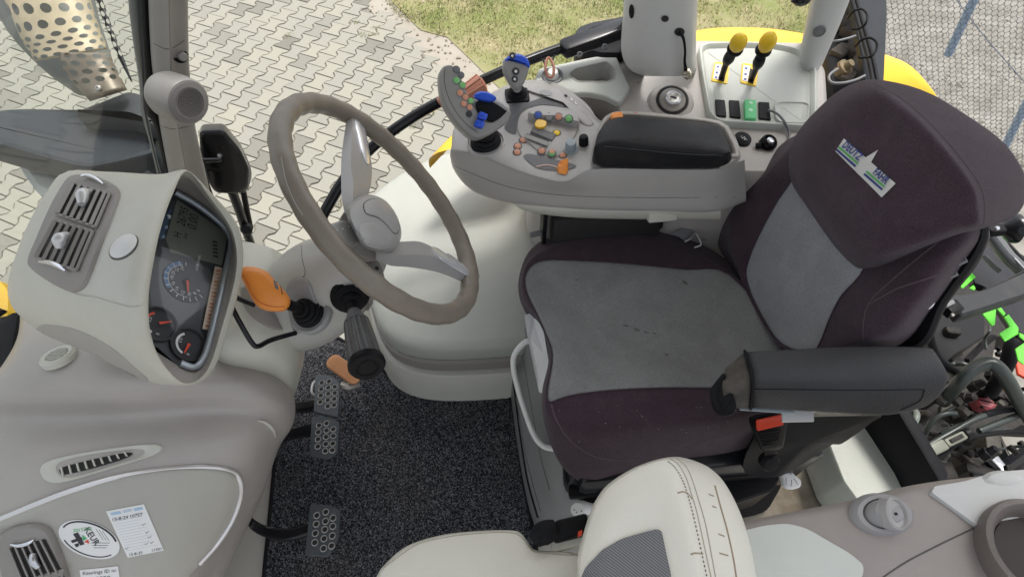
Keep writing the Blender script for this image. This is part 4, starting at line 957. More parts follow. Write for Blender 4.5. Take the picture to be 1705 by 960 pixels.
seam('stitching', bvw, [(468, 262), (476, 300), (490, 335), (504, 358)], .0007, mat('stitch_grey', (.36, .34, .31), .7), sw)
M['inlay'] = mat('inlay_silver', (.78, .79, .82), .22, metal=.6)
M['spoke'] = mat('spoke_plastic', (.32, .312, .305), .32, var=.04, bump=.25, bscale=500)
def spoke(P, off, th, b_, m=M['spoke'], name='spoke', par=None):
    r = [W(x, y, off) for x, y in P]
    return dome(name, r, WN, [(b_*.4, -th), (0, -th*.7), (0, -b_), (b_*.3, -b_*.3), (b_, 0)], m, par or sw, 30, capb=True)
def ridged(rows_, e0, e1, zr):
    out = []
    for L_, C_, R_ in rows_: out.append([W(*L_, -.020), W(*L_, e0), W(*[(a*.45+b*.55) for a, b in zip(L_, C_)], (e0+zr)/2+.001), W(*C_, zr), W(*[(a*.5+b*.5) for a, b in zip(R_, C_)], (e1+zr)/2+.001), W(*R_, e1), W(*R_, -.020)])
    return out
def spoke_r(rows_, e0=-.004, e1=-.006, zr=.006):
    r = ridged(rows_, e0, e1, zr); V, F = surf_d(r, 1, 5, True, False, True, True); return mk('spoke', V, F, M['spoke'], sw, 24)
s1 = spoke_r([((578, 186), (587, 186), (604, 188)), ((575, 212), (586, 212), (609, 214)), ((571, 240), (585, 240), (614, 246)), ((568, 272), (584, 274), (619, 276)), ((568, 302), (588, 303), (618, 304)), ((569, 330), (588, 330), (612, 330)), ((574, 356), (590, 356), (608, 356))])
bls = BV(s1)
blob('silver_inlay', [(589, 200), (597, 197), (604, 204), (610, 235), (615, 266), (611, 274), (604, 262), (596, 230)], lambda x, y, o: hit(bls, x, y, o), [(1, -.001), (1, .002), (.8, .0038), (.4, .0042)], M['inlay'], s1)
s2 = spoke_r([((624, 404), (626, 418), (626, 432)), ((648, 404), (650, 422), (650, 442)), ((672, 402), (674, 424), (676, 444)), ((698, 402), (702, 424), (704, 448)), ((722, 412), (726, 428), (732, 454)), ((760, 433), (758, 444), (760, 465)), ((800, 459), (796, 468), (790, 480))])
bls = BV(s2)
blob('silver_inlay', [(719, 413), (727, 411), (758, 432), (790, 455), (786, 463), (774, 459), (745, 441), (726, 426)], lambda x, y, o: hit(bls, x, y, o), [(1, -.001), (1, .002), (.8, .0038), (.4, .0042)], M['inlay'], s2)
s3_ = spoke(rpoly([(546, 372), (572, 364), (600, 380), (602, 402), (584, 412), (556, 404)], 6), .012, .022, .004, M['spoke'])
b_s = BV(s3_)
for x, y in ((560, 384), (570, 381), (581, 377)): disc_on('printed_dot', b_s, ell(x, y, 1.3, 1.8, n=8), wi, s3_, .0006, 1)
hubo = cr(np.array([(577, 352), (590, 333), (612, 324), (640, 333), (660, 358), (668, 388), (660, 410), (640, 420), (608, 412), (590, 386)], float), 5, True)
hc = hubo.mean(0)
blob('hub', [(577, 352), (590, 333), (612, 324), (640, 333), (660, 358), (668, 388), (660, 410), (640, 420), (608, 412), (590, 386)], lambda x, y, o: W(x, y, .03+o), [(.75, -.07), (.9, -.05), (1.0, -.035), (1.01, -.016), (.97, -.004), (.88, .003), (.6, .006), (.3, .007)], M['spoke'], sw, sm=5)
bvhub = BV(bpy.data.objects['hub'])
HP = [(605, 342), (612, 334), (624, 331), (638, 334), (654, 350), (664, 372), (663, 386), (655, 388), (643, 374), (628, 362), (610, 356)]
pad_on('hub_pad', bvhub, HP, M['spoke'], sw, ((1, -.0004), (.97, .0012), (.9, .0020), (.4, .0024)))
seam('pad_gap', bvhub, HP, .0008, M['seam'], sw, 0, closed=True)
pad_on('hub_lower', bvhub, [(594, 386), (600, 374), (616, 369), (634, 376), (648, 392), (650, 404), (640, 412), (616, 408), (600, 398)], M['spoke'], sw, ((1, -.0004), (.96, .0012), (.85, .0022), (.4, .0026)))
tube('boss', [W(600, 398, -.07), W(606, 392, -.05), W(612, 386, -.02), W(616, 380, .0)], [.040, .042, .045, .043], M['taupe'], sw, n=28)
# ================================================================= PEDALS
pm_ = mat('pedal_steel', (.075, .085, .094), .42, metal=.35, var=.1, dirt=.4, dscale=60, dcol=(.22, .2, .18)); rm = mat('worn_hole_rim', (.34, .33, .31), .4, metal=.5)
def pedal(lbl, P, z, holes, arm, tab=None):
    c = Q(*np.mean(P, 0), z); th = thing('pedal', lbl, 'pedal', c, 'perforated foot pedals')
    rp_ = rpoly([Q(x, y, z) for x, y in P], .006, 3)
    dome('pedal_pad', rp_, A(0, 0, 1), [(0, -.008), (0, -.001), (.001, 0)], pm_, th, 25, capb=True)
    for x, y in holes:
        lathe('hole_rim', Q(x, y, z), A(0, 0, 1), [(.0074, -.001), (.0074, .0012), (.0064, .0022), (.0053, .0016), (.0052, -.0002)], rm, th, 14)
        lathe('hole', Q(x, y, z), A(0, 0, 1), [(.0053, -.0004), (.0053, .0005)], M['dark'], th, 10)
    V_ = [Q(*p) for p in arm]; rows = [[p+A(0, .012, 0), p+A(0, .008, .004), p+A(0, -.008, .004), p+A(0, -.012, 0), p+A(0, -.010, -.02), p+A(0, .010, -.02)] for p in V_]
    V, F = surf_d(rows, 1, 4, True, False, True, True); mk('pedal_arm', V, F, M['gloss'], th, 30)
def hs_(x0, y0, pts): return [(400+x/2.4, 560+y/2.4) for x, y in pts]
pedal('topmost perforated black pedal beside the orange pedal', [(525, 623), (552, 625), (566, 637), (563, 694), (522, 685)], .17,
      hs_(0, 0, [(326, 185), (355, 180), (378, 201), (324, 211), (352, 205), (378, 226), (322, 236), (352, 229), (376, 250), (320, 262), (350, 254), (375, 274), (350, 279)]), [(486, 676, .10), (500, 676, .13), (524, 672, .155)])
pedal('middle perforated black pedal directly under the topmost one', [(519, 692), (546, 693), (565, 702), (562, 752), (548, 763), (515, 759)], .165,
      hs_(0, 0, [(315, 355), (345, 347), (372, 370), (312, 382), (345, 375), (372, 397), (311, 410), (343, 401), (370, 427), (310, 439), (342, 429), (368, 454), (340, 457)]), [(460, 728, .06), (485, 720, .11), (518, 714, .15)])
pedal('lowest perforated black pedal with a curved black arm, set apart', [(516, 838), (546, 840), (566, 848), (563, 895), (547, 926), (508, 923)], .165,
      hs_(0, 0, [(306, 714), (342, 700), (371, 724), (304, 748), (341, 737), (370, 757), (300, 785), (338, 770), (368, 795), (298, 822), (335, 806), (365, 835), (333, 845)]), [(404, 848, .16), (418, 870, .13), (445, 885, .12), (480, 889, .135), (514, 880, .152)])
apd = thing('accelerator_pedal', 'faded orange ribbed accelerator pedal above the black pedals', 'pedal', Q(573, 612, .1))
a, b = Q(551, 598, .15), Q(590, 626, .13); d = nrm(b-a); s_ = nrm(np.cross(A(0, 0, 1), d)); n_ = np.cross(d, s_)
ring = np.array([a+s_*.020-d*.006, a-s_*.020-d*.006, b+d*.016-s_*.020, b+d*.016+s_*.020]); ring = rpoly(ring, .019, 6)
po = dome('pedal_pad', ring, n_, [(0, -.010), (0, -.002), (.0015, 0)], M['rust_orange'], apd, 30, capb=True)
for k in range(-3, 4):
    tube('rib', [a+s_*k*.0050+d*(.010-.0105*(1-(k/3.6)**2))+n_*.0010, b+s_*k*.0050+d*(.012*(1-(k/3.6)**2)-.002)+n_*.0010], .0010, M['rust_orange'], apd, n=6, sm=1)
tube('pedal_link', [Q(598, 640, .10), Q(580, 644, .11), Q(566, 640, .12)], [.008, .011, .008], M['steel'], apd, n=10)
tube('pedal_pin', [Q(566, 652, .11), Q(576, 640, .12), Q(592, 634, .12)], .003, M['steel'], apd, n=8)
tag(tube('cable_clip', [Q(528, 632, .14), Q(521, 638, .14), Q(519, 652, .14), Q(526, 660, .13)], .0028, M['white'], n=8), 'small white cable loop left of the topmost pedal', 'cable')
# ================================================================= STORAGE BOX
bx = thing('storage_box', 'low rounded pale storage box with lid behind the steering wheel', 'storage box', Q(740, 500, 0))
bo = [(585, 380), (600, 345), (623, 320), (674, 283), (752, 252), (900, 240), (1030, 300), (985, 430), (905, 560), (870, 573), (800, 579), (740, 581), (690, 577), (652, 563), (629, 535), (617, 500), (604, 440)]
rb = resamp(cr(np.array(bo, float), 6, True), 110)
top = np.array([Q(x, y, .25) for x, y in rb])
dome('lid', top, A(0, 0, 1), [(.010, -.075), (.002, -.07), (-.001, -.05), (0, -.012), (.004, -.003), (.012, .0), (.025, .001)], mat('box_lid_plastic', (.375, .385, .345), .42, var=.03, bump=.25, bscale=600, dirt=.12, dscale=6), bx, 60)
b2 = np.array([p for p in top]); b2[:, 2] = .19
dome('lid_band', b2, A(0, 0, 1), [(-.004, -.045), (-.006, -.035), (-.006, -.004), (.004, .0)], M['taupe'], bx, 40)
b3 = top.copy(); b3[:, 2] = .135
dome('box_base', b3, A(0, 0, 1), [(-.030, -.135), (-.020, -.09), (-.016, -.012), (-.012, -.002), (.0, .0)], M['light'], bx, 50)
tube('lid_joint', [p+A(0, 0, -.054) for p in top[::2]], .0016, M['seam'], bx, n=6, sm=1, closed=True)
# ================================================================= SIDE CONSOLE
sc = thing('side_console', 'pale right hand console with switches and trays under the side window', 'console', Q(1200, 200, .3))
ZB = .64
def BQ(P, z): return [Q(x, y, z) for x, y in P]
base_o = rpoly(BQ([(880, 175), (893, 122), (930, 105), (1045, 80), (1160, 63), (1345, 67), (1378, 110), (1384, 200), (1384, 255), (1320, 292), (1180, 292), (960, 250), (885, 205)], ZB), .02, 5)
PK = rpoly(BQ([(947, 124), (958, 115), (1010, 103), (1020, 112), (1023, 131), (1012, 136), (962, 136)], ZB+.012), .008, 4)
BN_ = rpoly(BQ([(938, 162), (985, 158), (1012, 166), (1032, 180), (1030, 212), (1004, 222), (975, 212), (950, 180)], ZB), .012, 4)
pk0 = PK-A(0, 0, .012)
bi_ = base_o+inward(base_o, A(0, 0, 1))*.012
plate_holes('console_body', bi_, [pk0-(pk0-pk0.mean(0))*.0, BN_], .02, M['beige'], sc)
dome('console_rim', base_o, A(0, 0, 1), [(.0, -.45), (0, -.02), (.003, -.008), (.0125, .0002)], M['beige'], sc, 50, cap=False)
def tray(name, P, z, m, par, depth=0, r=.02, rim=.006, fl=None, lip=.004):
    ring = rpoly(BQ(P, z), r, 5)
    pr_ = [(0, -.02), (0, -.003), (.0025, 0)]
    if depth: pr_ += [(rim, .0), (rim+.003, -.003), (rim+.007, -depth), (rim+.014, -depth-.002)]
    return dome(name, ring, A(0, 0, 1), pr_, m, par, 40)
LT = rpoly(BQ([(889, 134), (898, 113), (925, 108), (975, 97), (1024, 88), (1036, 115), (1050, 146), (1032, 172), (1010, 160), (980, 154), (942, 155), (912, 150)], ZB+.012), .012, 5)
plate_holes('left_tray', LT+inward(LT, A(0, 0, 1))*.003, [PK], .010, M['pale'], sc); dome('tray_edge', LT, A(0, 0, 1), [(0, -.013), (0, -.003), (.001, -.001), (.0032, .0001)], M['pale'], sc, 50, cap=False)
well('pocket', PK, .035, mat('pocket_grey', (.40, .39, .36), .5), sc)
well('open_bin', BN_, .07, M['taupe'], sc)
kn = lathe('round_knob', Q(920, 128, ZB+.012), A(-.05, -.15, 1), [(.024, 0), (.0235, .005), (.019, .006), (.017, .003), (.0165, .002)], M['midgrey'], sc, 28)
lathe('knob_cap', Q(920, 128, ZB+.014), A(-.05, -.15, 1), [(.0135, 0), (.0125, .012), (.0105, .017), (.004, .0175)], M['white'], kn, 24)
# key switch
kc = Q(1118, 170, ZB+.006); kx = nrm(A(-.05, -.35, 1))
ks = lathe('key_switch', kc, kx, [(.052, -.01), (.046, .004), (.036, .008), (.0335, .004)], M['beige'], sc, 40)
lathe('ring_gap', kc, kx, [(.0345, .003), (.0345, .0065), (.030, .0068)], M['dark'], ks, 40)
lathe('switch_body', kc, kx, [(.0285, .002), (.028, .010), (.025, .012)], M['taupe'], ks, 40)
lathe('lock', kc+kx*.012, kx, [(.0165, 0), (.0165, .006), (.014, .008), (.012, .0065)], mat('lock_metal', (.66, .66, .66), .3, metal=.7), ks, 28)
p = kc+kx*.0195; bar('key_slot', p-A(.006, -.003, 0), p+A(.006, -.003, 0), A(.0006, .0012, 0), kx*.0008, M['ink'], ks)
# right pale panel
PP = [(1163, 78), (1174, 70), (1230, 68), (1292, 70), (1334, 80), (1361, 108), (1362, 196), (1345, 210), (1196, 202), (1180, 186), (1168, 120)]
tray('switch_panel', PP, ZB+.016, M['pale'], sc, .010, .045, .006)
zp = ZB+.005
tray('corner_tray', [(1288, 168), (1350, 169), (1346, 206), (1292, 203)], ZB+.0095, M['pale'], sc, .004, .022, .001)
for P4 in (((1190, 103), (1215, 105), (1211, 139), (1184, 134)), ((1236, 105), (1264, 108), (1259, 143), (1233, 137))):
    q = dome('lever_gate', rpoly(BQ(P4, zp+.0015), .004, 3), A(0, 0, 1), [(0, -.004), (0, 0)], M['yellowp'], sc)
    P4 = np.array(P4, float); c = P4.mean(0)
    def ip(u, v): return P4[0]*(1-u)*(1-v)+P4[1]*u*(1-v)+P4[2]*u*v+P4[3]*(1-u)*v
    mk('gate_label', BQ([ip(.08, .1), ip(.5, .1), ip(.42, .9), ip(.1, .88)], zp+.0022), [[0, 1, 2, 3]], M['paper'], q, smooth=False)
    mk('gate_slot', BQ([ip(.5, .22), ip(.86, .30), ip(.80, .95), ip(.45, .92)], zp+.0022), [[0, 1, 2, 3]], M['dark'], q, smooth=False)
    for t in (.25, .55, .8): mk('gate_symbol', BQ([ip(.2, t-.05), ip(.34, t-.05), ip(.33, t+.04), ip(.19, t+.04)], zp+.0026), [[0, 1, 2, 3]], M['navy'], q, smooth=False)
for (b0, b1, b2_, fl_, kb, lb_) in (((1201, 130), (1210, 104), (1217, 91), (1224, 82), (1232, 66), 'left one of two black levers with yellow knobs on the pale switch panel'),
                              ((1251, 133), (1260, 111), (1266, 97), (1271, 84), (1281, 65), 'right one of two black levers with yellow knobs on the pale switch panel')):
    t = thing('control_lever', lb_, 'lever', Q(*b0, zp), 'yellow knobbed levers')
    pts = [Q(*b0, zp), Q(*b1, zp+.055), Q(*b2_, zp+.085), Q(*fl_, zp+.105), Q(*kb, zp+.145)]
    tube('lever_rod', pts[:2]+[pts[2]], [.0065, .0065, .009], M['black'], t, n=12)
    d = nrm(pts[3]-pts[1]); tube('rubber_collar', [pts[1], (pts[1]+pts[2])/2, pts[2]], [.009, .012, .011], M['black'], t, n=14)
    lathe('flange', pts[3]-d*.008, d, [(.009, 0), (.0165, .006), (.0165, .010), (.009, .014)], M['black'], t, 20)
    d = nrm(pts[4]-pts[3]); lathe('knob', pts[3]+d*.006, d, [(.010, 0), (.0145, .012), (.0168, .026), (.0155, .040), (.011, .050), (.005, .054)], M['yellowp'], t, 22)
for P4, m_, lb_ in ((((1191, 165), (1207, 166), (1210, 194), (1193, 192)), M['black'], None), (((1214, 166), (1231, 167), (1234, 196), (1216, 194)), M['black'], None), (((1240, 165), (1259, 166), (1260, 197), (1241, 197)), M['green'], 'green rocker switch'), (((1263, 169), (1281, 170), (1284, 199), (1264, 197)), M['black'], None)):
    o = dome('rocker_switch', rpoly(BQ(P4, zp+(.009 if lb_ else .003)), .002, 2), A(0, 0, 1), [(0, -.01), (0, -.001), (.0012, 0)], m_, sc)
    if lb_:
        o['label'] = lb_
        for y in (171, 183):
            lathe('switch_symbol', Q(1250, y, zp+.0092), A(0, 0, 1), [(.0045, 0), (.0042, .0003)], mat('symbol_mint', (.55, .85, .62), .5), o, 12)
        txt('switch_mark', '!', Q(1250, 171, zp+.0099), A(1, 0, 0), A(0, 1, 0), .006, M['ink'], o)
sw_c = tube('grey_cable', [Q(1280, 184, zp+.006), Q(1288, 186, zp+.016), Q(1298, 193, zp+.018), Q(1308, 206, zp+.012), Q(1314, 222, zp+.0), Q(1312, 240, zp-.002)], .0026, M['midgrey'], n=8)
tag(sw_c, 'thin grey cable plugged into the rightmost rocker switch', 'cable')
sk12 = lathe('power_socket', Q(1235, 234, ZB), A(0, -.2, 1), [(.018, 0), (.018, .006), (.015, .008), (.001, .0085)], M['black'], sc, 28)
txt('socket_print', '12V', Q(1235, 234, ZB)+nrm(A(0, -.2, 1))*.0092, A(.35, -.94, 0), A(.94, .35, 0), .010, M['white'], sk12)
kn2 = lathe('air_connector', Q(1276, 241, ZB), A(.15, -.3, 1), [(.017, 0), (.017, .012), (.014, .016), (.011, .012), (.010, .010)], M['black'], sc, 24)
lathe('connector_core', Q(1276, 241, ZB), A(.15, -.3, 1), [(.008, .009), (.008, .016), (.005, .018), (.002, .017)], M['satin'], kn2, 16)
tube('connector_tab', [Q(1258, 243, ZB+.004), Q(1268, 242, ZB+.008)], .006, M['black'], kn2, n=8)
for x, y in ((1063, 138), (1245, 206), (1279, 212), (1217, 203)): lathe('screw_hole', Q(x, y, ZB+.0003), A(0, 0, 1), [(.002, 0), (.0018, .0003)], M['dark'], sc, 8)
# ================================================================= ARMREST CONTROL CONSOLE
ac = thing('armrest_console', 'grey armrest control console carrying joystick and coloured buttons', 'control console', Q(980, 280, .4))
M['arm'] = mat('armrest_plastic', (.42, .40, .38), .35, var=.04, bump=.3, bscale=650, dirt=.08)
R = [
 [(800, 215, .58), (850, 185, .60), (890, 175, .60), (940, 180, .60), (980, 205, .60), (1020, 225, .60), (1090, 235, .60), (1180, 240, .60), (1215, 250, .60)],
 [(772, 192, .66), (828, 152, .69), (873, 136, .70), (928, 141, .70), (976, 172, .695), (1006, 204, .70), (1080, 192, .715), (1178, 203, .715), (1222, 226, .705)],
 [(768, 196, .675), (828, 160, .70), (873, 146, .706), (928, 152, .706), (970, 184, .70), (1008, 210, .708), (1082, 200, .722), (1180, 210, .722), (1226, 232, .712)],
 [(758, 216, .69), (820, 200, .705), (868, 190, .706), (925, 200, .706), (965, 220, .706), (1008, 236, .712), (1090, 242, .722), (1188, 246, .722), (1233, 250, .712)],
 [(754, 244, .69), (800, 252, .702), (850, 270, .702), (900, 286, .702), (945, 294, .704), (986, 276, .712), (1088, 278, .722), (1190, 278, .722), (1238, 264, .71)],
 [(752, 254, .682), (797, 260, .694), (848, 281, .692), (898, 297, .692), (946, 303, .694), (990, 287, .708), (1090, 286, .716), (1190, 286, .716), (1240, 270, .704)],
 [(751, 266, .655), (778, 290, .65), (832, 308, .648), (890, 318, .645), (950, 323, .645), (1010, 323, .65), (1090, 323, .65), (1190, 323, .65), (1241, 302, .65)],
 [(758, 284, .62), (786, 317, .605), (836, 335, .60), (890, 342, .60), (950, 347, .60), (1010, 350, .60), (1090, 351, .60), (1190, 352, .60), (1242, 335, .60)],
 [(785, 285, .60), (815, 305, .59), (850, 318, .59), (900, 325, .59), (950, 330, .59), (1010, 335, .59), (1090, 338, .59), (1190, 338, .59), (1235, 325, .59)]]
rw = rowsQ(R); cl_ = [r[0]+(np.mean([q[0] for q in rw], 0)-r[0])*.35+A(.0, 0, 0) for r in rw]
rw = [[c]+r for c, r in zip(cl_, rw)]
aco = surf('console_body', rw, M['arm'], ac, nu=5, nv=5, ang=0); bva = BV(aco)
seam('body_joint', bva, [(752, 274), (775, 284), (830, 306), (880, 318), (940, 325), (1010, 328), (1100, 329), (1225, 328)], .0006, M['seam'], ac)
lo = surf('lower_rail', rowsQ([[(840, 330, .60), (900, 340, .60), (1000, 345, .60), (1200, 348, .60)], [(858, 342, .59), (900, 349, .59), (1000, 353, .59), (1200, 355, .59)], [(872, 350, .575), (920, 359, .565), (1000, 364, .56), (1200, 367, .56)], [(880, 345, .56), (920, 352, .555), (1000, 356, .55), (1200, 358, .55)]]), M['light'], ac, nu=3, nv=3)
obox('clamp_block', Q(1102, 358, .575), A(.030, 0, 0), A(0, .010, -.004), A(0, .004, .011), M['light'], ac, .003)
tube('adjust_knob', [Q(1098, 362, .57), Q(1099, 370, .56), Q(1100, 378, .545)], [.004, .006, .004], M['rubber'], ac, n=10)
obox('height_bracket', Q(1000, 380, .44), A(.12, 0, 0), A(0, .05, 0), A(0, 0, .10), M['dark'], ac, .004)
obox('dark_link', Q(905, 372, .50), A(.005, 0, 0), A(0, .02, 0), A(0, 0, .05), M['black'], ac, .002)
hl = bar('release_lever', Q(882, 392, .48), Q(906, 386, .48), A(0, .007, 0), A(0, 0, .003), M['midgrey'], None, .002); tag(hl, 'short black release lever poking out left of the driver seat', 'lever')
# dark palm insert and raised button bar
def patch(name, bv, P, m, par, hs=((1, 0), (.98, .002), (.9, .003), (.5, .003)), sm=3): return pad_on(name, bv, P, m, par, hs, sm)
mesh_ = [hit(bva, x, y, .0012) for x, y in cr(np.array([(850, 170), (878, 171), (900, 164), (923, 161), (938, 170), (949, 182), (948, 192), (932, 180), (906, 175), (884, 179), (868, 189), (861, 208), (858, 224), (840, 214), (849, 196)], float), 4, True)]
mk('palm_insert', mesh_, [list(range(len(mesh_)))], mat('palm_grey', (.095, .095, .10), .55, bump=.4), ac, smooth=False)
patch('button_surround', bva, [(861, 205), (872, 190), (890, 182), (920, 182), (948, 195), (962, 216), (950, 240), (930, 262), (905, 258), (880, 240), (864, 225)], M['arm'], ac, ((1, -.001), (.97, .003), (.9, .0042), (.4, .0042)))
bva2 = BV(aco, bpy.data.objects['button_surround'])
bb = patch('button_bar', bva2, [(879, 198), (886, 190), (904, 186), (932, 189), (957, 196), (964, 214), (950, 210), (925, 203), (898, 202)], M['arm'], ac, ((1, -.002), (1, .012), (.94, .016), (.5, .016)), 4)
bva3 = BV(aco, bpy.data.objects['button_surround'], bb)
sweep = patch('far_wing', bva, [(872, 150), (890, 143), (930, 150), (960, 172), (988, 203), (984, 211), (968, 206), (950, 182), (930, 164), (900, 158)], M['arm'], ac, ((1, -.002), (.96, .002), (.85, .0045), (.5, .005)), 4)
bvwg = BV(sweep)
disc_on('icon_plate', bvwg, ell(909, 155, 11, 4.5, 10, 20), M['grey'], ac, .001, 2)
for x, y in ((942, 160), (952, 166), (959, 172)): disc_on('indicator_light', bvwg, ell(x, y, 3, 2, 30, 10), M['paper'] if x > 945 else M['dark'], ac, .001, 1)
for x, y, nm in ((896, 192, 'navy'), (914, 195, 'grey'), (930, 195, 'btn_orange'), (947, 198, 'btn_green'), (927, 222, 'yellowp'), (871, 234, 'btn_orange'), (862, 244, 'btn_orange'), (861, 254, 'btn_orange'), (902, 252, 'btn_orange'), (919, 256, 'btn_green'), (937, 259, 'btn_orange')):
    p, n_ = hit(bva3, x, y, 0, True); n_ = nrm(n_*.4+A(0, -.15, .9))
    lathe('push_button', p-n_*.001, n_, [(.0088, 0), (.0085, .0022), (.0072, .0026), (.0068, .0010)], M['midgrey'], ac, 18)
    o = lathe('button_cap', p, n_, [(.0066, 0), (.0064, .0022), (.0055, .0029), (.002, .0031)], M[nm] if nm != 'navy' else mat('blue_button', (.06, .12, .45), .4), ac, 18)
lathe('button_half', hit(bva3, 919, 254, .0034), A(0, -.1, 1), [(.0055, 0), (.005, .0006)], M['btn_orange'], ac, 14)
pq = lambda x, y, o_: hit(bva3, x, y, o_)
sb = mk('switch_box', [pq(882, 223, -.002), pq(919, 237, -.002), pq(926, 226, -.002), pq(888, 214, -.002), pq(884, 222, .006), pq(919, 235, .003), pq(925, 226, .004), pq(889, 215, .009)], [[4, 5, 6, 7], [0, 1, 5, 4], [1, 2, 6, 5], [2, 3, 7, 6], [3, 0, 4, 7]], M['midgrey'], ac, smooth=False)
blob('yellow_paddle', [(890, 213), (896, 206), (910, 210), (906, 219), (893, 219)], lambda x, y, o: pq(x, y, .010+o), [(.6, -.008), (.97, -.003), (1, 0), (.93, .0018), (.5, .002)], M['yellow'], ac, sm=2)
mk('small_display', [pq(874, 231, .004), pq(911, 246, .004), pq(914, 238, .004), pq(877, 225, .004)], [[0, 1, 2, 3]], mat('small_lcd', (.20, .20, .18), .25), ac, smooth=False)
tube('display_edge', [pq(x, y, .0040) for x, y in ((874, 231), (911, 246), (914, 238), (877, 225))], .0007, M['seam'], ac, n=5, sm=1, closed=True)
p, n_ = hit(bva3, 950, 249, 0, True); n_ = nrm(n_*.3+A(-.05, -.1, 1)); k1 = lathe('rotary_knob', p, n_, [(.0155, 0), (.0150, .002), (.0105, .003), (.0100, .018), (.0088, .0205), (.003, .021)], M['sky_blue'], ac, 20)
p, n_ = hit(bva3, 972, 240, 0, True); k2 = lathe('rotary_knob', p, n_, [(.0095, 0), (.0092, .014), (.0075, .019), (.003, .020)], M['black'], ac, 10); k2['label'] = 'black rotary knob'
rc = [hit(bva3, x, y, .0014) for x, y in cr(np.array([(872, 260), (882, 257), (905, 262), (940, 270), (960, 277), (940, 284), (915, 284), (895, 280), (880, 270)], float), 4, True)]
mk('throttle_recess', rc, [list(range(len(rc)))], M['midgrey'], ac, smooth=False)
seam('throttle_scale', bva3, [(893, 279), (908, 276), (922, 278), (932, 283)], .0016, mat('scale_print', (.6, .42, .36), .5), ac, .002)
th_ = thing('hand_throttle', 'orange wedge shaped hand throttle at the near edge of the armrest console', 'throttle lever', pq(936, 284, 0))
mk('throttle_grip', [pq(927, 284, .001), pq(931, 290, .002), pq(942, 292, .002), pq(946, 286, .002), pq(929, 279, .010), pq(934, 277, .016), pq(946, 274, .016), pq(944, 282, .012), pq(930, 284, .012)], [[0, 1, 8, 4], [4, 8, 7, 5], [5, 7, 6], [1, 2, 7, 8], [2, 3, 6, 7], [0, 4, 5], [0, 5, 6, 3]], M['orange'], th_, smooth=False)
# arm pad
ap_t = thing('arm_pad', 'black stitched leather pad on top of the armrest console', 'armrest pad', Q(1100, 260, .72))
r0 = BQ([(985, 268), (992, 235), (1004, 214), (1024, 204), (1060, 203), (1130, 208), (1196, 216), (1208, 232), (1219, 262), (1212, 273), (1190, 280), (1090, 281), (1000, 279)], .728)
r1 = BQ([(986, 262), (994, 226), (1005, 206), (1024, 197), (1060, 195), (1130, 201), (1196, 209), (1208, 226), (1219, 256), (1212, 267), (1190, 274), (1090, 275), (998, 272)], .745)
r2 = BQ([(989, 246), (999, 216), (1010, 203), (1030, 195), (1060, 194), (1130, 200), (1193, 207), (1204, 226), (1216, 254), (1208, 260), (1188, 262), (1090, 255), (1006, 246)], .775)
r3 = BQ([(1001, 238), (1005, 217), (1015, 206), (1034, 198), (1062, 197), (1130, 203), (1190, 210), (1200, 228), (1212, 252), (1203, 256), (1185, 257), (1090, 250), (1010, 240)], .782)
r4 = BQ([(1020, 232), (1020, 220), (1030, 212), (1045, 205), (1066, 204), (1130, 209), (1182, 216), (1190, 230), (1196, 244), (1188, 248), (1170, 249), (1088, 243), (1028, 234)], .786)
pdo = skin('leather_pad', [list(rpoly(q, .007, 3)) for q in (r0, r1, r2, r3, r4)], mat('black_leather', (.012, .012, .0135), .5, spec=.25, bump=.3, bscale=420, dirt=.18, dscale=22, dcol=(.09, .09, .085)), ap_t, nu=1, nv=2, ang=42)
bvpd = BV(pdo); seam('stitch_seam', bvpd, [(1003, 240), (1030, 243), (1058, 246), (1100, 250), (1150, 254), (1190, 257), (1214, 254)], .0014, M['rubber'], ap_t)
V, F = [], []
for k in range(46):
    t = k/46; x = 1006+t*200; y = np.interp(x, [1003, 1058, 1100, 1150, 1206], [242.5, 248, 252.5, 256.5, 259]); a_ = hit(bvpd, x, y, .0006); b_ = hit(bvpd, x+2.2, y+.2, .0006)
    v, f = tube_d([a_, b_], .0005, n=4, sm=1); q = len(V); V += v; F += [[i+q for i in z] for z in f]
mk('stitches', V, F, M['midgrey'], ap_t)
fr_ = surf('pad_tray', rowsQ([[(982, 280, .722), (986, 246, .722), (1000, 205, .722), (1014, 190, .722), (1040, 185, .722), (1120, 191, .722), (1200, 202, .722), (1222, 228, .718), (1234, 258, .714), (1222, 274, .716), (1200, 284, .718)],
                           [(984, 276, .732), (989, 247, .732), (1003, 208, .732), (1018, 193, .732), (1042, 189, .732), (1120, 195, .732), (1196, 205, .732), (1217, 230, .728), (1228, 257, .724), (1216, 270, .726), (1198, 279, .728)],
                           [(992, 274, .724), (997, 247, .724), (1010, 212, .724), (1024, 199, .724), (1046, 195, .724), (1120, 201, .724), (1192, 210, .724), (1211, 232, .722), (1221, 256, .72), (1210, 266, .72), (1195, 274, .722)]]), M['beige'], ac, nu=3, nv=3)
obox('orange_switch', Q(1027, 195, .735), A(.011, .001, 0), A(0, .008, 0), A(0, 0, .006), M['orange'], ac, .002)
lathe('red_indicator', Q(1058, 190, .727), A(0, 0, 1), [(.005, 0), (.004, .002)], mat('red_lens', (.7, .1, .12), .3), ac, 12)
for x in (1085, 1112, 1140, 1165): lathe('blank_button', Q(x, 190+(x-1058)*.115, .7265), A(0, 0, 1), [(.007, 0), (.006, .001)], M['beige'], ac, 16)
obox('hinge_tab', Q(1216, 262, .722), A(.014, -.001, 0), A(0, .004, 0), A(0, 0, .006), M['beige'], ac, .002)
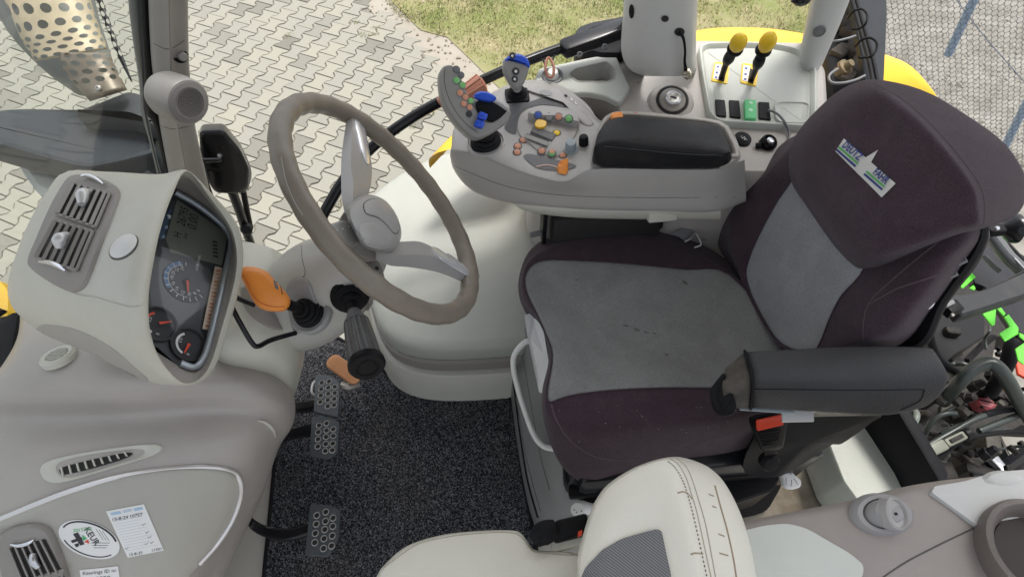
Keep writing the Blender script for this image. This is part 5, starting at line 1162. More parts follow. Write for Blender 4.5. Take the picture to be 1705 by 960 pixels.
# joystick
js = thing('joystick', 'large grey multifunction joystick with green orange and blue buttons', 'joystick', hit(bva, 808, 232))
p0 = hit(bva, 809, 237); pn = nrm(A(-.05, -.1, 1)); 
bellows('bellows', p0-pn*.006, pn, (.030, .029, .026, .020), .0085, M['rubber'], js, 32)
lathe('bellows_ring', p0-pn*.004, pn, [(.037, 0), (.0365, .006), (.034, .007), (.033, .003)], M['arm'], js, 32)
JN = nrm(A(.25, -.62, .75)); JO = Q(790, 190, .80)
def J(x, y, off=0): return QP(x, y, JO+JN*off, JN)
M['joy'] = mat('joystick_plastic', (.26, .25, .24), .42, bump=.2, bscale=500)
ho = cr(np.array([(733, 140), (733, 122), (739, 110), (750, 107), (762, 114), (770, 132), (777, 150), (785, 168), (795, 186), (806, 200), (820, 203), (836, 194), (848, 183), (852, 190), (846, 203), (828, 217), (810, 227), (796, 231), (782, 226), (762, 207), (745, 182), (736, 160)], float), 4, True)
hd_ = dome('head', [J(x, y) for x, y in ho], JN, [(.010, -.042), (.003, -.034), (0, -.022), (0, -.007), (.0012, -.002), (.003, 0)], M['joy'], js, 40, capb=True)
bj = BV(hd_)
tube('shaft', [p0+pn*.02, J(800, 218, -.03), J(798, 205, -.03)], [.014, .015, .016], M['rubber'], js, n=16)
bk = dome('thumb_rest', [J(x, y, -.012) for x, y in cr(np.array([(786, 172), (792, 163), (806, 160), (826, 164), (842, 174), (850, 184), (845, 197), (828, 206), (810, 205), (796, 192)], float), 4, True)], JN, [(.008, -.02), (0, -.012), (.001, -.003), (.005, 0)], M['grey'], js, 40, capb=True)
dome('dark_insert', [J(x, y, -.009) for x, y in cr(np.array([(792, 172), (804, 165), (822, 170), (838, 180), (846, 188), (838, 198), (826, 203), (810, 200), (798, 188)], float), 4, True)], JN, [(0, -.004), (.001, 0)], M['black'], js)
dome('blue_rocker', [J(x, y, .004) for x, y in cr(np.array([(790, 159), (798, 152), (812, 153), (824, 159), (827, 165), (819, 168), (802, 165)], float), 4, True)], JN, [(0, -.012), (0, -.002), (.003, .001)], M['blue'], js, 40)
seam('shell_joint', bj, [(741, 112), (740, 135), (746, 160), (760, 187), (778, 208), (796, 221)], .0006, M['seam'], js)
for x, y, nm, r in ((760, 116, 'midgrey', .0078), (768, 125, 'midgrey', .0068), (760, 134, 'btn_green', .0072), (770, 142, 'btn_green', .0068), (766, 155, 'btn_orange', .0070), (775, 162, 'btn_orange', .0066), (784, 168, 'btn_green', .0062), (772, 173, 'btn_orange', .0066), (782, 179, 'btn_orange', .0064), (781, 190, 'ink', .0068)):
    r *= .80 if nm != 'midgrey' else .75; p = J(x, y, .0); lathe('button_ring', p, JN, [(r*1.18, -.001), (r*1.12, .0006)], M['midgrey'], js, 18); lathe('button', p, JN, [(r, 0), (r*.97, .0016), (r*.8, .0021)], M[nm], js, 18)
for x, y in ((803, 194), (798, 207)):
    o = obox('thumb_wheel', J(x, y, .005), nrm(J(x+5, y+2)-J(x, y))*.0078, nrm(J(x-2, y+5)-J(x, y))*.0062, JN*.006, M['blue'], js, .002)
    for k in (-1, 0, 1): bar('wheel_ridge', J(x-5, y-1.5+k*3.2, .0115), J(x+5, y+2+k*3.2, .0115), JN*.0008, A(.0006, .0006, 0), M['blue'], o)
# small joystick
mj = thing('small_joystick', 'small grey joystick with blue top behind the large joystick', 'joystick', hit(bva, 862, 156))
p0 = hit(bva, 861, 160); pn = nrm(A(0, -.1, 1)); pq_ = rpoly([p0+A(a*.024, b*.022, -.001) for a, b in ((-1, -1), (1, -1), (1, 1), (-1, 1))], .008, 4)
dome('base_plate', pq_, pn, [(0, -.004), (0, .004), (.002, .005)], M['black'], mj)
bellows('bellows', p0+pn*.003, pn, (.020, .018, .014, .010), .006, M['rubber'], mj, 24)
MN = nrm(A(.15, -.7, .68)); MO = Q(860, 118, .80)
def Jm(x, y, off=0): return QP(x, y, MO+MN*off, MN)
eg = cr(np.array([(839, 108), (844, 96), (856, 89), (870, 91), (880, 100), (882, 115), (877, 131), (870, 144), (862, 149), (854, 144), (845, 130), (840, 118)], float), 4, True)
ho2 = dome('head', [Jm(x, y) for x, y in eg], MN, [(.010, -.032), (.003, -.026), (0, -.016), (0, -.007), (.002, -.002), (.006, 0)], M['joy'], mj, 50, capb=True)
paint(ho2, M['blue'], lambda c: (proj(np.array(c))[1] < 101+ (proj(np.array(c))[0]-845)*.28))
tp = cr(np.array([(843, 101), (847, 94), (857, 89.5), (870, 91.5), (880, 100), (881.5, 113), (868, 107), (854, 103)], float), 4, True)
dome('blue_cap', [Jm(x, y, .001) for x, y in tp], MN, [(-.0008, -.028), (-.0008, -.004), (.002, 0), (.004, .001)], M['blue'], mj, 50)
for x, y, r in ((853, 93, .0060), (859, 119, .0068), (857, 132, .0058)):
    lathe('button', Jm(x, y, .001), MN, [(r, -.001), (r*.95, .0025), (r*.8, .003)], M['ink'], mj, 18); lathe('button_print', Jm(x, y, .0042), MN, [(r*.45, 0), (r*.3, .0002)], M['white'], mj, 5)
tube('neck', [p0+pn*.022, Jm(861, 146, -.012)], .009, M['joy'], mj, n=12)
# ================================================================= DRIVER SEAT
M['purple'] = mat('dark_purple_fabric', (.060, .039, .050), .9, spec=.2, var=.10, vscale=30, speck=.35, sscale=520, bump=.9, bscale=900, sheen=.15, dirt=.12, dscale=30, dcol=(.12, .10, .10))
M['insert'] = mat('grey_seat_fabric', (.25, .25, .248), .9, spec=.2, var=.10, speck=.22, sscale=450, vscale=14, bump=1.0, bscale=750, sheen=.3, dirt=.35, dscale=9, dcol=(.115, .105, .092))
ds = thing('driver_seat', 'driver seat in dark purple and grey fabric with headrest badge', 'seat', Q(1100, 560, 0))
S1 = [(868, 450, .43), (893, 408, .43), (960, 377, .42), (1060, 375, .42), (1150, 400, .42), (1230, 450, .42), (1330, 560, .42), (1340, 690, .36), (1235, 748, .32), (1125, 768, .31), (1038, 793, .30), (985, 806, .30), (934, 772, .33), (907, 708, .36), (903, 652, .39), (915, 590, .40), (897, 535, .41), (866, 500, .42)]
s1 = np.array(L3(S1)); s0 = s1+(s1.mean(0)-s1)*.10; s0[:, 2] -= .06; s00 = s0+(s1.mean(0)-s1)*.1; s00[:, 2] -= .02
S2 = [(872, 446, .455), (900, 415, .46), (965, 392, .465), (1060, 390, .465), (1145, 415, .465), (1225, 462, .46), (1320, 565, .455), (1310, 660, .445), (1222, 702, .445), (1122, 712, .445), (1032, 722, .44), (970, 728, .43), (930, 712, .43), (909, 684, .44), (907, 650, .45), (917, 590, .455), (899, 537, .455), (869, 492, .45)]
S3 = [(878, 450, .464), (906, 433, .469), (975, 434, .474), (1050, 439, .474), (1140, 448, .474), (1215, 457, .472), (1300, 570, .468), (1270, 643, .464), (1190, 646, .467), (1110, 646, .469), (1030, 649, .469), (965, 656, .466), (935, 663, .463), (915, 669, .46), (911, 650, .460), (919, 590, .464), (902, 541, .464), (875, 482, .462)]
s2, s3 = np.array(L3(S2)), np.array(L3(S3)); s25 = (s2+s3)/2+A(0, 0, .006)
cu = skin('cushion', [list(s00), list(s0), list(s1), list(s2), list(s25), list(s3)], M['purple'], ds, nu=5, nv=5, cap1=False, ang=0)
c3 = s3.mean(0)
ci = skin('cushion_insert', [list(s3-A(0, 0, .001)), list(s3+(c3-s3)*.08+A(0, 0, .0015)), list(s3+(c3-s3)*.4+A(0, 0, -.002)), list(s3+(c3-s3)*.75+A(0, 0, -.007))], M['insert'], ds, nu=5, nv=5, ang=0)
tube('insert_piping', cr(s3, 4, True)+A(0, 0, .0006), .0016, M['purple'], ds, n=6, sm=1, closed=True)
bcu = BV(cu)
seam('seam', bcu, [(918, 672), (925, 695), (945, 728), (975, 752), (1010, 764), (1060, 764), (1120, 752), (1180, 732), (1240, 715)], .0016, mat('seam_purple', (.10, .07, .08), .9), ds, -.0002)
# stains on the insert
bci = BV(ci)
sm_ = mat('oil_stain', (.12, .115, .108), .9)
for P, r in (([(1036, 541), (1048, 543), (1060, 548), (1072, 552), (1086, 554), (1096, 556)], .0016), ([(1058, 546), (1064, 549)], .0022), ([(955, 525), (975, 537), (1000, 545)], .0009), ([(1010, 552), (1030, 566), (1070, 570), (1092, 562)], .0008), ([(1045, 600), (1070, 618)], .0007)):
    pass
def blot(cx, cy, a, b, rot, m=sm_):
    e_ = ell(cx, cy, a, b, rot, 14); e_ = np.array([np.array([cx, cy])+(p-np.array([cx, cy]))*random.uniform(.6, 1.1) for p in e_]); disc_on('stain', bci, e_, m, ds, .0005, 1)
for a in ((1043, 542, 7, 1.5, 10), (1060, 548, 8, 1.8, 22), (1076, 553, 6, 1.3, 18), (1089, 555, 4, 1, 15), (1140, 470, 6, 2.5, 40), (960, 466, 2.2, 1.3, 0), (1110, 590, 3.5, 2, 40), (1058, 551, 2.5, 1, 0)): blot(*a, m=mat('stain_grey', (.105, .10, .098), .9) if a[0] in (1140,) else sm_)
fs_ = mat('faint_stain', (.215, .21, .205), .95)
for P in ([(955, 525), (975, 537), (1000, 545), (1020, 542)], [(1010, 552), (1030, 566), (1070, 570), (1092, 562), (1098, 556)], [(1040, 575), (1048, 600), (1072, 616), (1080, 622)], [(960, 590), (985, 612), (1004, 640)], [(930, 560), (940, 590)], [(1150, 500), (1180, 540), (1200, 590)]):
    seam('faint_stain', bci, P, .0006, fs_, ds, -.0002, n=4)
V, F = [], []
for k in range(34):
    if k < 20: x, y = random.uniform(930, 1230), random.uniform(672, 745)
    else: x, y = random.uniform(900, 1240), random.uniform(460, 640)
    l, n_, i_, d_ = bcu.ray_cast(Vector(CP), Vector(ray(x, y)).normalized()) if k < 20 else bci.ray_cast(Vector(CP), Vector(ray(x, y)).normalized())
    if l is None: continue
    a_ = random.uniform(0, 6.28); r_ = random.uniform(.0004, .0013)
    v, f = tube_d([np.array(l)+A(0, 0, .0006), np.array(l)+A(cos(a_)*r_*2.4, sin(a_)*r_*2.4, .0006)], .0005, n=4, sm=1); q = len(V); V += v; F += [[i+q for i in z] for z in f]
tag(mk('lint', V, F, mat('lint', (.30, .28, .25), .9), ds), kind='stuff')
# backrest
BO, BN = Q(1260, 520, .46), nrm(A(-cos(radians(14)), 0, sin(radians(14))))
def B(x, y, off=0): return QP(x, y, BO+BN*off, BN)
def B3(L): return [B(*p) for p in L]
T0 = [(1330, 225, -.06), (1262, 280, -.05), (1212, 325, -.04), (1193, 368, -.03), (1192, 398, -.02), (1215, 440, -.02), (1250, 500, -.02), (1300, 575, -.02), (1400, 600, -.02), (1500, 572, -.06), (1550, 515, -.07), (1602, 440, -.07), (1632, 372, -.07), (1560, 280, -.04), (1450, 215, -.04)]
T1 = [(1332, 232, -.01), (1268, 290, .015), (1228, 332, .025), (1212, 372, .03), (1212, 402, .02), (1225, 440, .005), (1255, 500, .0), (1305, 572, .0), (1390, 585, .0), (1470, 560, .02), (1515, 512, .02), (1565, 440, .01), (1602, 385, .0), (1540, 290, .0), (1440, 225, .0)]
T2 = [(1335, 268, .01), (1318, 300, .012), (1290, 342, .012), (1262, 395, .012), (1246, 435, .012), (1243, 462, .010), (1258, 505, .006), (1300, 572, .004), (1350, 584, .004), (1366, 570, .008), (1382, 530, .012), (1402, 492, .012), (1440, 445, .01), (1450, 360, .01), (1400, 290, .01)]
t0, t1, t2 = np.array(B3(T0)), np.array(B3(T1)), np.array(B3(T2)); tb = t0-BN*.07+(t0.mean(0)-t0)*.12
t15 = (t1+t2)/2+BN*.008
bkr = skin('backrest', [list(tb), list(t0), list(t1), list(t15), list(t2)], M['purple'], ds, nu=5, nv=5, cap1=False, cap0=True, ang=0)
c2 = t2.mean(0)
bki = skin('backrest_insert', [list(t2-BN*.001), list(t2+(c2-t2)*.1+BN*.002), list(t2+(c2-t2)*.5+BN*.004)], mat('backrest_grey_fabric', (.295, .302, .314), .9, spec=.2, var=.10, speck=.18, sscale=450, vscale=10, bump=.9, bscale=750, sheen=.3, dirt=.3, dscale=8, dcol=(.13, .12, .11)), ds, nu=5, nv=4, ang=0)
tube('insert_piping', cr(t2, 4, True)+BN*.0008, .0014, M['purple'], ds, n=6, sm=1, closed=True)
bbk = BV(bkr)
sp_ = bpy.data.materials['seam_purple']
seam('seam', bbk, [(1570, 396), (1530, 428), (1490, 462), (1450, 500), (1438, 535), (1438, 572)], .0014, sp_, ds, -.0002)
seam('seam', bbk, [(1450, 505), (1490, 482), (1530, 468), (1560, 458)], .0014, sp_, ds, -.0002)
# black back shell
shl = skin('back_shell', [B3([(1330, 250, -.16), (1260, 400, -.13), (1330, 580, -.13), (1510, 580, -.15), (1580, 500, -.16), (1640, 400, -.17), (1560, 290, -.16)]), B3([(1330, 250, -.10), (1250, 400, -.08), (1320, 585, -.08), (1512, 590, -.085), (1578, 505, -.09), (1648, 378, -.09), (1560, 290, -.10)]), B3([(1340, 260, -.07), (1260, 400, -.06), (1325, 580, -.06), (1506, 582, -.065), (1568, 500, -.07), (1636, 376, -.07), (1550, 300, -.07)])], M['rubber'], ds, nu=6, nv=3, cap0=True, ang=60)
# headrest cover
H0 = [(1455, 137, .015), (1404, 153, .02), (1362, 188, .025), (1334, 220, .03), (1320, 252, .03), (1322, 300, .03), (1347, 340, .035), (1388, 398, .04), (1420, 432, .04), (1440, 440, .04), (1475, 434, .04), (1530, 412, .035), (1590, 388, .03), (1634, 375, .025), (1640, 345, .02), (1630, 305, .02), (1592, 252, .02), (1545, 200, .02), (1500, 162, .018)]
HM = [(p[0], p[1], p[2]+.022) for p in H0]
hc0 = np.array([1480., 285.])
H1 = [(hc0[0]+(p[0]-hc0[0])*.86, hc0[1]+(p[1]-hc0[1])*.86, p[2]+.028) for p in H0]
H2 = [(hc0[0]+(p[0]-hc0[0])*.5, hc0[1]+(p[1]-hc0[1])*.5, p[2]+.034) for p in H0]
h0 = np.array(B3(H0)); hb = h0+(h0.mean(0)-h0)*.04-BN*.035
HR = [(1456, 134, -.01), (1404, 151, -.01), (1362, 187, -.01), (1334, 220, .0), (1319, 252, .0), (1321, 300, .0), (1346, 342, .0), (1387, 401, .0), (1420, 438, .0), (1441, 447, .0), (1478, 440, -.01), (1535, 416, -.03), (1600, 392, -.06), (1672, 366, -.09), (1697, 325, -.10), (1694, 285, -.10), (1662, 235, -.09), (1600, 188, -.07), (1530, 148, -.04)]
hr = np.array(B3(HR)); hrb = hr+(hr.mean(0)-hr)*.12-BN*.05
hdr = skin('headrest', [list(hrb), list(hr), list(h0), list(B3(H1)), list(B3(H2))], M['purple'], ds, nu=4, nv=5, cap0=True, ang=0)
bhd = BV(hdr)
seam('headrest_seam', bhd, [(p[0]-.0, p[1]+1.5) for p in (H0[0], H0[18], H0[17], H0[16], H0[15], H0[14], (1637, 370, 0))], .0012, sp_, ds, -.0002)
seam('headrest_seam', bhd, [(1326, 310), (1352, 350), (1390, 400), (1424, 428), (1470, 426), (1520, 408), (1580, 388)], .0010, sp_, ds, -.0002)
# badge
bd = thing('badge', None, None); bpy.data.objects.remove(bd)
bg_ = decal('badge_patch', bhd, [(1406, 231), (1492, 306), (1469, 329), (1392, 252)], mat('embroidered_white', (.66, .65, .62), .7, bump=.5, bscale=900), ds, .0012, 6, 3)
bg_['label'] = 'white embroidered badge reading DEUTZ FAHR with green and blue stripes'
flat('badge_spire', bhd, [(1440, 264), (1463, 250), (1450, 273)], bpy.data.materials['embroidered_white'], bg_, .0014)
bbg = BV(bg_); ub = np.array([86., 75.]); ub /= np.linalg.norm(ub)
nv_ = mat('navy_thread', (.03, .05, .22), .7); gn_ = mat('green_thread', (.10, .42, .12), .7)
txt_on('badge_text', bbg, 'DEUTZ', 1420, 252, ub[0], ub[1], 9.3, nv_, bg_, .0018, bold=.03, sx=.92)
txt_on('badge_text', bbg, 'FAHR', 1468, 294, ub[0], ub[1], 9.3, nv_, bg_, .0018, bold=.03, sx=.92)
def stripe(x, y, l, w_, m):
    nx, ny = -ub[1], ub[0]
    flat('badge_stripe', bbg, [(x, y), (x+ub[0]*l, y+ub[1]*l), (x+ub[0]*l+nx*w_, y+ub[1]*l+ny*w_), (x+nx*w_, y+ny*w_)], m, bg_, .0014)
stripe(1398.5, 243.5, 42, 3.4, gn_); stripe(1395, 248, 42, 3.6, nv_); stripe(1444.5, 284, 40, 3.4, gn_); stripe(1441, 288.5, 40, 3.6, nv_)
# seat arm rest
at_ = thing('fold_down_armrest', 'worn black armrest with torn front end on the near side of the driver seat', 'armrest', Q(1500, 660, .6))
AR = [[(1211, 608, .668), (1204, 624, .672), (1201, 645, .67), (1207, 668, .65), (1222, 684, .625), (1236, 645, .61)],
      [(1240, 583, .69), (1246, 605, .70), (1252, 630, .695), (1252, 655, .665), (1250, 681, .62), (1260, 640, .60)],
      [(1330, 579, .695), (1333, 603, .70), (1336, 630, .695), (1336, 658, .665), (1336, 687, .62), (1336, 640, .60)],
      [(1398, 575, .695), (1402, 602, .70), (1405, 629, .695), (1405, 660, .665), (1405, 691, .62), (1400, 640, .60)],
      [(1480, 574, .695), (1485, 602, .70), (1488, 628, .695), (1485, 660, .665), (1480, 694, .62), (1470, 640, .60)],
      [(1544, 576, .69), (1560, 602, .697), (1572, 626, .69), (1563, 654, .66), (1533, 682, .62), (1500, 640, .60)],
      [(1553, 583, .685), (1569, 606, .69), (1578, 627, .683), (1570, 650, .658), (1543, 675, .625), (1530, 635, .62)]]
ar = skin('arm_cover', [list(rpoly(L3(r), [.006, .01, .010, .012, .010, .004], 3)) for r in AR[1:]], mat('worn_armrest_vinyl', (.042, .042, .044), .5, spec=.35, var=.1, bump=.9, bscale=420, dirt=.3, dscale=12, dcol=(.08, .07, .055)), at_, nu=1, nv=5, cap0=True, ang=0)
skin('torn_foam', [list(np.array(L3(AR[0]))+(np.mean(L3(AR[0]), 0)-np.array(L3(AR[0])))*.12), list(np.array(L3(AR[1]))+(np.mean(L3(AR[1]), 0)-np.array(L3(AR[1])))*.06)], mat('dirty_foam', (.085, .075, .062), .95, var=.3, vscale=40, bump=1.0, bscale=120), at_, nu=5, nv=3, cap0=True, ang=0)
tube('torn_edge', [p*1.0 for p in cr(np.array(L3(AR[1])), 3, True)], .0022, M['rubber'], at_, n=6, sm=1, closed=True)
seam('moulding_line', BV(ar), [(1255, 647), (1330, 648), (1450, 649), (1530, 648), (1538, 652), (1530, 668), (1500, 682)], .0010, M['black'], at_)
EN = nrm(A(-.55, -.45, .7)); EO = Q(1200, 655, .655)
def Ep(x, y, o=0): return QP(x, y, EO+EN*o, EN)
blob('end_bezel', [(1182, 652), (1187, 641), (1199, 626), (1206, 622), (1216, 640), (1226, 675), (1222, 688), (1206, 693), (1193, 688), (1185, 672)], Ep, [(.9, -.024), (1, -.018), (1, -.003), (.94, .0005), (.5, .0005)], M['black'], at_)
blob('end_button', [(1192, 656), (1204, 628), (1208, 630), (1219, 660), (1208, 682), (1203, 684)], lambda x, y, o: Ep(x, y, o-.002), [(1, -.004), (1, .002), (.92, .004), (.4, .004)], M['rubber'], at_, sm=2)
bar('support_strip', Q(1232, 680, .612), Q(1322, 686, .612), A(0, .002, 0), A(0, 0, .002), M['sky_blue'], at_)
bar('support_strip', Q(1302, 693, .585), Q(1354, 692, .585), A(.003, .009, 0), A(0, 0, .002), M['white'], at_)
# belt buckle
bk_ = thing('belt_buckle', 'black seat belt buckle with red release button beside the driver seat', 'buckle', Q(1280, 730, .45))
bu = skin('buckle_body', [L3([(1272, 752, .44), (1298, 748, .44), (1296, 744, .43), (1274, 744, .43)]), L3([(1268, 745, .46), (1302, 741, .46), (1300, 738, .44), (1270, 738, .44)]), L3([(1254, 712, .50), (1308, 700, .50), (1306, 690, .475), (1256, 695, .475)]), L3([(1252, 695, .51), (1302, 684, .51), (1300, 684, .49), (1254, 692, .49)])], M['black'], bk_, nu=3, nv=3, cap0=True, ang=50)
bar('release_button', Q(1260, 708, .518), Q(1303, 698, .518), nrm(A(0, .75, .6))*.009, nrm(A(0, -.6, .8))*.0035, M['red'], bk_, .0012)
for k in range(6): bar('grip_ridge', Q(1266+k*.8, 722+k*4, .503-k*.007), Q(1299-k*.8, 715+k*4, .503-k*.007), A(0, .0012, 0), A(0, 0, .0012), M['rubber'], bk_)
bar('buckle_arm', Q(1284, 748, .44), Q(1283, 768, .38), A(.012, 0, 0), A(0, .003, .003), M['black'], bk_)
lathe('anchor_bolt', Q(1281, 768, .40), nrm(A(0, -.8, .6)), [(.017, -.01), (.018, .004), (.014, .010), (.004, .012)], M['black'], bk_, 22)
# seat pan, side cover, suspension
skin('side_cover', [L3([(1290, 700, .42), (1455, 692, .44), (1452, 702, .42), (1402, 738, .36), (1385, 740, .34), (1300, 792, .30), (1240, 786, .30), (1250, 740, .38)]), L3([(1290, 690, .38), (1455, 685, .40), (1452, 690, .38), (1402, 725, .32), (1385, 728, .30), (1300, 775, .26), (1240, 770, .26), (1250, 730, .34)])], M['black'], ds, nu=4, nv=2, cap0=True, ang=60)
V, F = merge([obox_d(A(.42, .42, .20), A(.27, 0, 0), A(0, .085, 0), A(0, 0, .085), .012), obox_d(A(.42, .52, .22), A(.25, 0, 0), A(0, .2, 0), A(0, 0, .10), .01)])
ssp = thing('seat_suspension', 'black and grey suspension base under the driver seat', 'seat base', (.4, .5, 0))
mk('suspension_frame', V, F, M['gloss'], ssp, 35)
skin('bellows_skirt', [L3([(930, 870, .03), (1000, 880, .03), (1235, 862, .03), (1290, 828, .03), (1300, 760, .03), (1250, 600, .03), (960, 620, .03)]), L3([(935, 858, .06), (1000, 868, .06), (1232, 852, .06), (1286, 815, .06), (1300, 750, .06), (1250, 600, .06), (960, 620, .06)]), L3([(935, 825, .10), (1000, 835, .10), (1232, 826, .10), (1278, 800, .10), (1290, 740, .10), (1250, 600, .10), (960, 620, .10)]), L3([(945, 800, .13), (1000, 810, .13), (1230, 800, .13), (1270, 780, .13), (1280, 730, .13), (1250, 600, .13), (960, 620, .13)])], M['rubber'], ssp, nu=6, nv=4, ang=0)
M['base'] = mat('base_grey_plastic', (.20, .205, .20), .45, var=.06, bump=.3, bscale=500, dirt=.2, dcol=(.12, .11, .10))
R = [[(848, 598, .02), (851, 590, .09), (866, 560, .20), (885, 530, .33), (905, 512, .38)],
     [(851, 662, .02), (857, 652, .12), (874, 636, .20), (893, 622, .28), (925, 632, .32)],
     [(862, 745, .02), (868, 737, .12), (886, 728, .20), (908, 722, .27), (942, 735, .30)],
     [(873, 808, .02), (880, 801, .12), (899, 799, .17), (922, 797, .21), (955, 805, .22)],
     [(886, 862, .02), (894, 856, .10), (914, 854, .14), (940, 850, .17), (975, 850, .18)],
     [(906, 895, .02), (918, 884, .08), (942, 880, .10), (965, 876, .12), (1010, 874, .12)]]
bsf = surf('base_moulding', rowsQ(R), M['base'], ssp, nu=5, nv=5, ang=0); bb_ = BV(bsf)
for P in ([(857, 650), (866, 700), (873, 745), (886, 800), (900, 850)], [(872, 600), (882, 660), (893, 720), (903, 770), (915, 815)], [(888, 560), (896, 600), (905, 650), (915, 700)]):
    seam('panel_line', bb_, P, .0012, M['seam'], ssp)
seam('edge_trim', bb_, [(852, 600), (858, 655), (869, 738), (880, 802), (896, 860)], .0035, M['black'], ssp)
mk('front_plate', L3([(875, 524, .40), (890, 520, .40), (905, 540, .40), (915, 600, .37), (908, 655, .33), (899, 652, .32), (892, 600, .34), (880, 560, .38)]), [list(range(8))], M['white'], ssp, smooth=False).modifiers.new('s', 'SOLIDIFY').thickness = .004
hn = tube('seat_handle', L3([(884, 567, .36), (872, 571, .36), (857, 590, .345), (855, 612, .33), (862, 645, .31), (876, 690, .29), (890, 725, .275), (905, 742, .27), (925, 747, .27)]), .0062, M['white'], ssp, n=12); hn['label'] = 'bent white adjustment handle'
V, F = merge([obox_d(Q(1120, 800, .235), A(.22, 0, 0), A(0, .012, 0), A(0, 0, .012), .004)])
mk('slide_rail', V, F, M['black'], ssp, 35)
slt = mk('lower_tray', *dome_d([Q(x, y, .21) for x, y in rpoly([(930, 792), (1285, 768), (1302, 786), (1290, 815), (1180, 852), (985, 850)], 8)], A(0, 0, 1), [(0, -.12), (0, -.004), (.004, 0)], True, True), M['black'], ssp, 35, recalc=True)
dl = thing('weight_lever', 'pale grey lever with printed seat symbols under the near rear corner of the driver seat', 'lever', Q(1315, 795, .2))
dome('lever_plate', [Q(x, y, .22) for x, y in rpoly([(1294, 773), (1314, 770), (1322, 788), (1336, 800), (1334, 811), (1318, 815), (1307, 810), (1303, 795)], 5)], nrm(A(.1, -.3, 1)), [(0, -.012), (0, -.003), (.003, 0)], M['white'], dl, capb=True)
bdl = BV(bpy.data.objects['lever_plate'])
seam('symbol', bdl, [(1309, 795), (1309, 805), (1318, 808), (1318, 798)], .0006, M['ink'], dl, sm=1); seam('symbol', bdl, [(1322, 796), (1329, 806)], .0006, M['ink'], dl, sm=1); seam('symbol', bdl, [(1313, 786), (1318, 789)], .0008, M['ink'], dl, sm=1)
dl2 = thing('height_lever', 'white knob lever on the seat base beside the passenger seat', 'lever', Q(960, 850, .2))
tube('lever_head', L3([(957, 852, .24), (968, 846, .24), (985, 846, .235), (1010, 845, .23)]), [.014, .016, .011, .011], M['white'], dl2, n=14)
lathe('lever_face', Q(962, 848, .256), nrm(A(0, -.3, 1)), [(.014, -.004), (.0135, .001), (.011, .002)], M['white'], dl2, 20)
for x, y in ((956, 848), (962, 844), (968, 850), (960, 852)): lathe('pin_hole', Q(x, y, .2585), nrm(A(0, -.3, 1)), [(.0014, 0), (.0012, .0004)], M['ink'], dl2, 8)
# far buckle tongue
bt = thing('belt_tongue', 'metal seat belt tongue between the seat and the armrest console', 'belt tongue', Q(1160, 398, .4))
tube('tongue_loop', L3([(1140, 402, .47), (1152, 396, .475), (1158, 388, .475), (1166, 400, .47), (1167, 408, .465), (1156, 412, .46)]), .0028, M['satin'], bt, n=8, sm=2)
mk('webbing', L3([(1120, 388, .47), (1150, 370, .48), (1162, 372, .48), (1142, 402, .46)]), [[0, 1, 2, 3]], M['midgrey'], bt, smooth=False)
lathe('webbing_guide', Q(1170, 392, .44), nrm(A(.2, -.5, .8)), [(.014, 0), (.013, .004), (.005, .006)], M['steel'], bt, 16)
# ================================================================= PASSENGER SEAT
M['cream'] = mat('cream_vinyl', (.76, .73, .635), .42, var=.02, bump=.35, bscale=350, dirt=.10, dscale=10, dcol=(.45, .40, .30))
ps = thing('folding_passenger_seat', 'cream vinyl passenger seat with folded backrest and grey mesh panel', 'seat', Q(950, 940, 0))
C0_ = [(612, 1010), (628, 958), (644, 936), (678, 908), (735, 890), (800, 883), (850, 882), (867, 887), (879, 902), (892, 915), (930, 917), (958, 921), (985, 940), (990, 1010), (940, 1120), (700, 1120)]
def rg(L, z, f=1.0, c=None):
    L = np.array(L, float); c = L.mean(0) if c is None else np.array(c); return [Q(*(c+(p-c)*f), z) for p in L]
pc_ = skin('seat_cushion', [rg(C0_, .38), rg(C0_, .44), rg(C0_, .462, .985), rg(C0_, .468, .9), rg(C0_, .472, .5)], M['cream'], ps, nu=5, nv=4, ang=0)
seam('cushion_seam', BV(pc_), [(640, 944), (690, 908), (740, 894), (800, 887), (850, 886), (868, 894), (884, 914), (900, 920), (955, 924)], .0009, mat('vinyl_seam', (.42, .38, .30), .6), ps)
K = [(958, 1060), (962, 960), (962, 925), (970, 893), (980, 860), (992, 832), (1012, 806), (1050, 781), (1088, 766), (1120, 760), (1140, 762), (1160, 768), (1180, 778), (1202, 800), (1222, 835), (1238, 875), (1250, 920), (1262, 985), (1280, 1080), (1120, 1150)]
def kz(L, z): return [Q(x, y, z) for x, y in L]
sh_ = lambda L, dx, dy, c=(1110, 930), f=1.0: [(c[0]+(x-c[0])*f+dx, c[1]+(y-c[1])*f+dy) for x, y in L]
F1 = [(966, 1060), (970, 962), (972, 928), (980, 897), (991, 865), (1004, 838), (1022, 813), (1055, 788), (1088, 774), (1110, 771), (1120, 776), (1128, 786), (1134, 802), (1143, 826), (1152, 856), (1160, 890), (1168, 925), (1176, 975), (1188, 1070), (1110, 1130)]
F0 = [(961, 1060), (964, 960), (965, 925), (973, 893), (983, 860), (995, 833), (1014, 808), (1051, 783), (1088, 768), (1114, 763), (1128, 768), (1138, 780), (1146, 799), (1156, 826), (1166, 856), (1175, 890), (1184, 925), (1193, 975), (1206, 1070), (1115, 1140)]
F2 = sh_(F1, 0, 0, (1085, 940), .8); F3 = sh_(F1, 0, 0, (1070, 950), .45)
pbk = skin('folded_backrest', [kz(K, .52), kz(K, .60), kz(sh_(K, 0, 0, f=.985), .68), kz(F0, .735), kz(F1, .748), kz(F2, .755), kz(F3, .752)], M['cream'], ps, nu=4, nv=5, ang=0)
bpb = BV(pbk)
me_ = mat('grey_mesh_fabric', (.20, .20, .20), .8, bump=1.0, bscale=500)
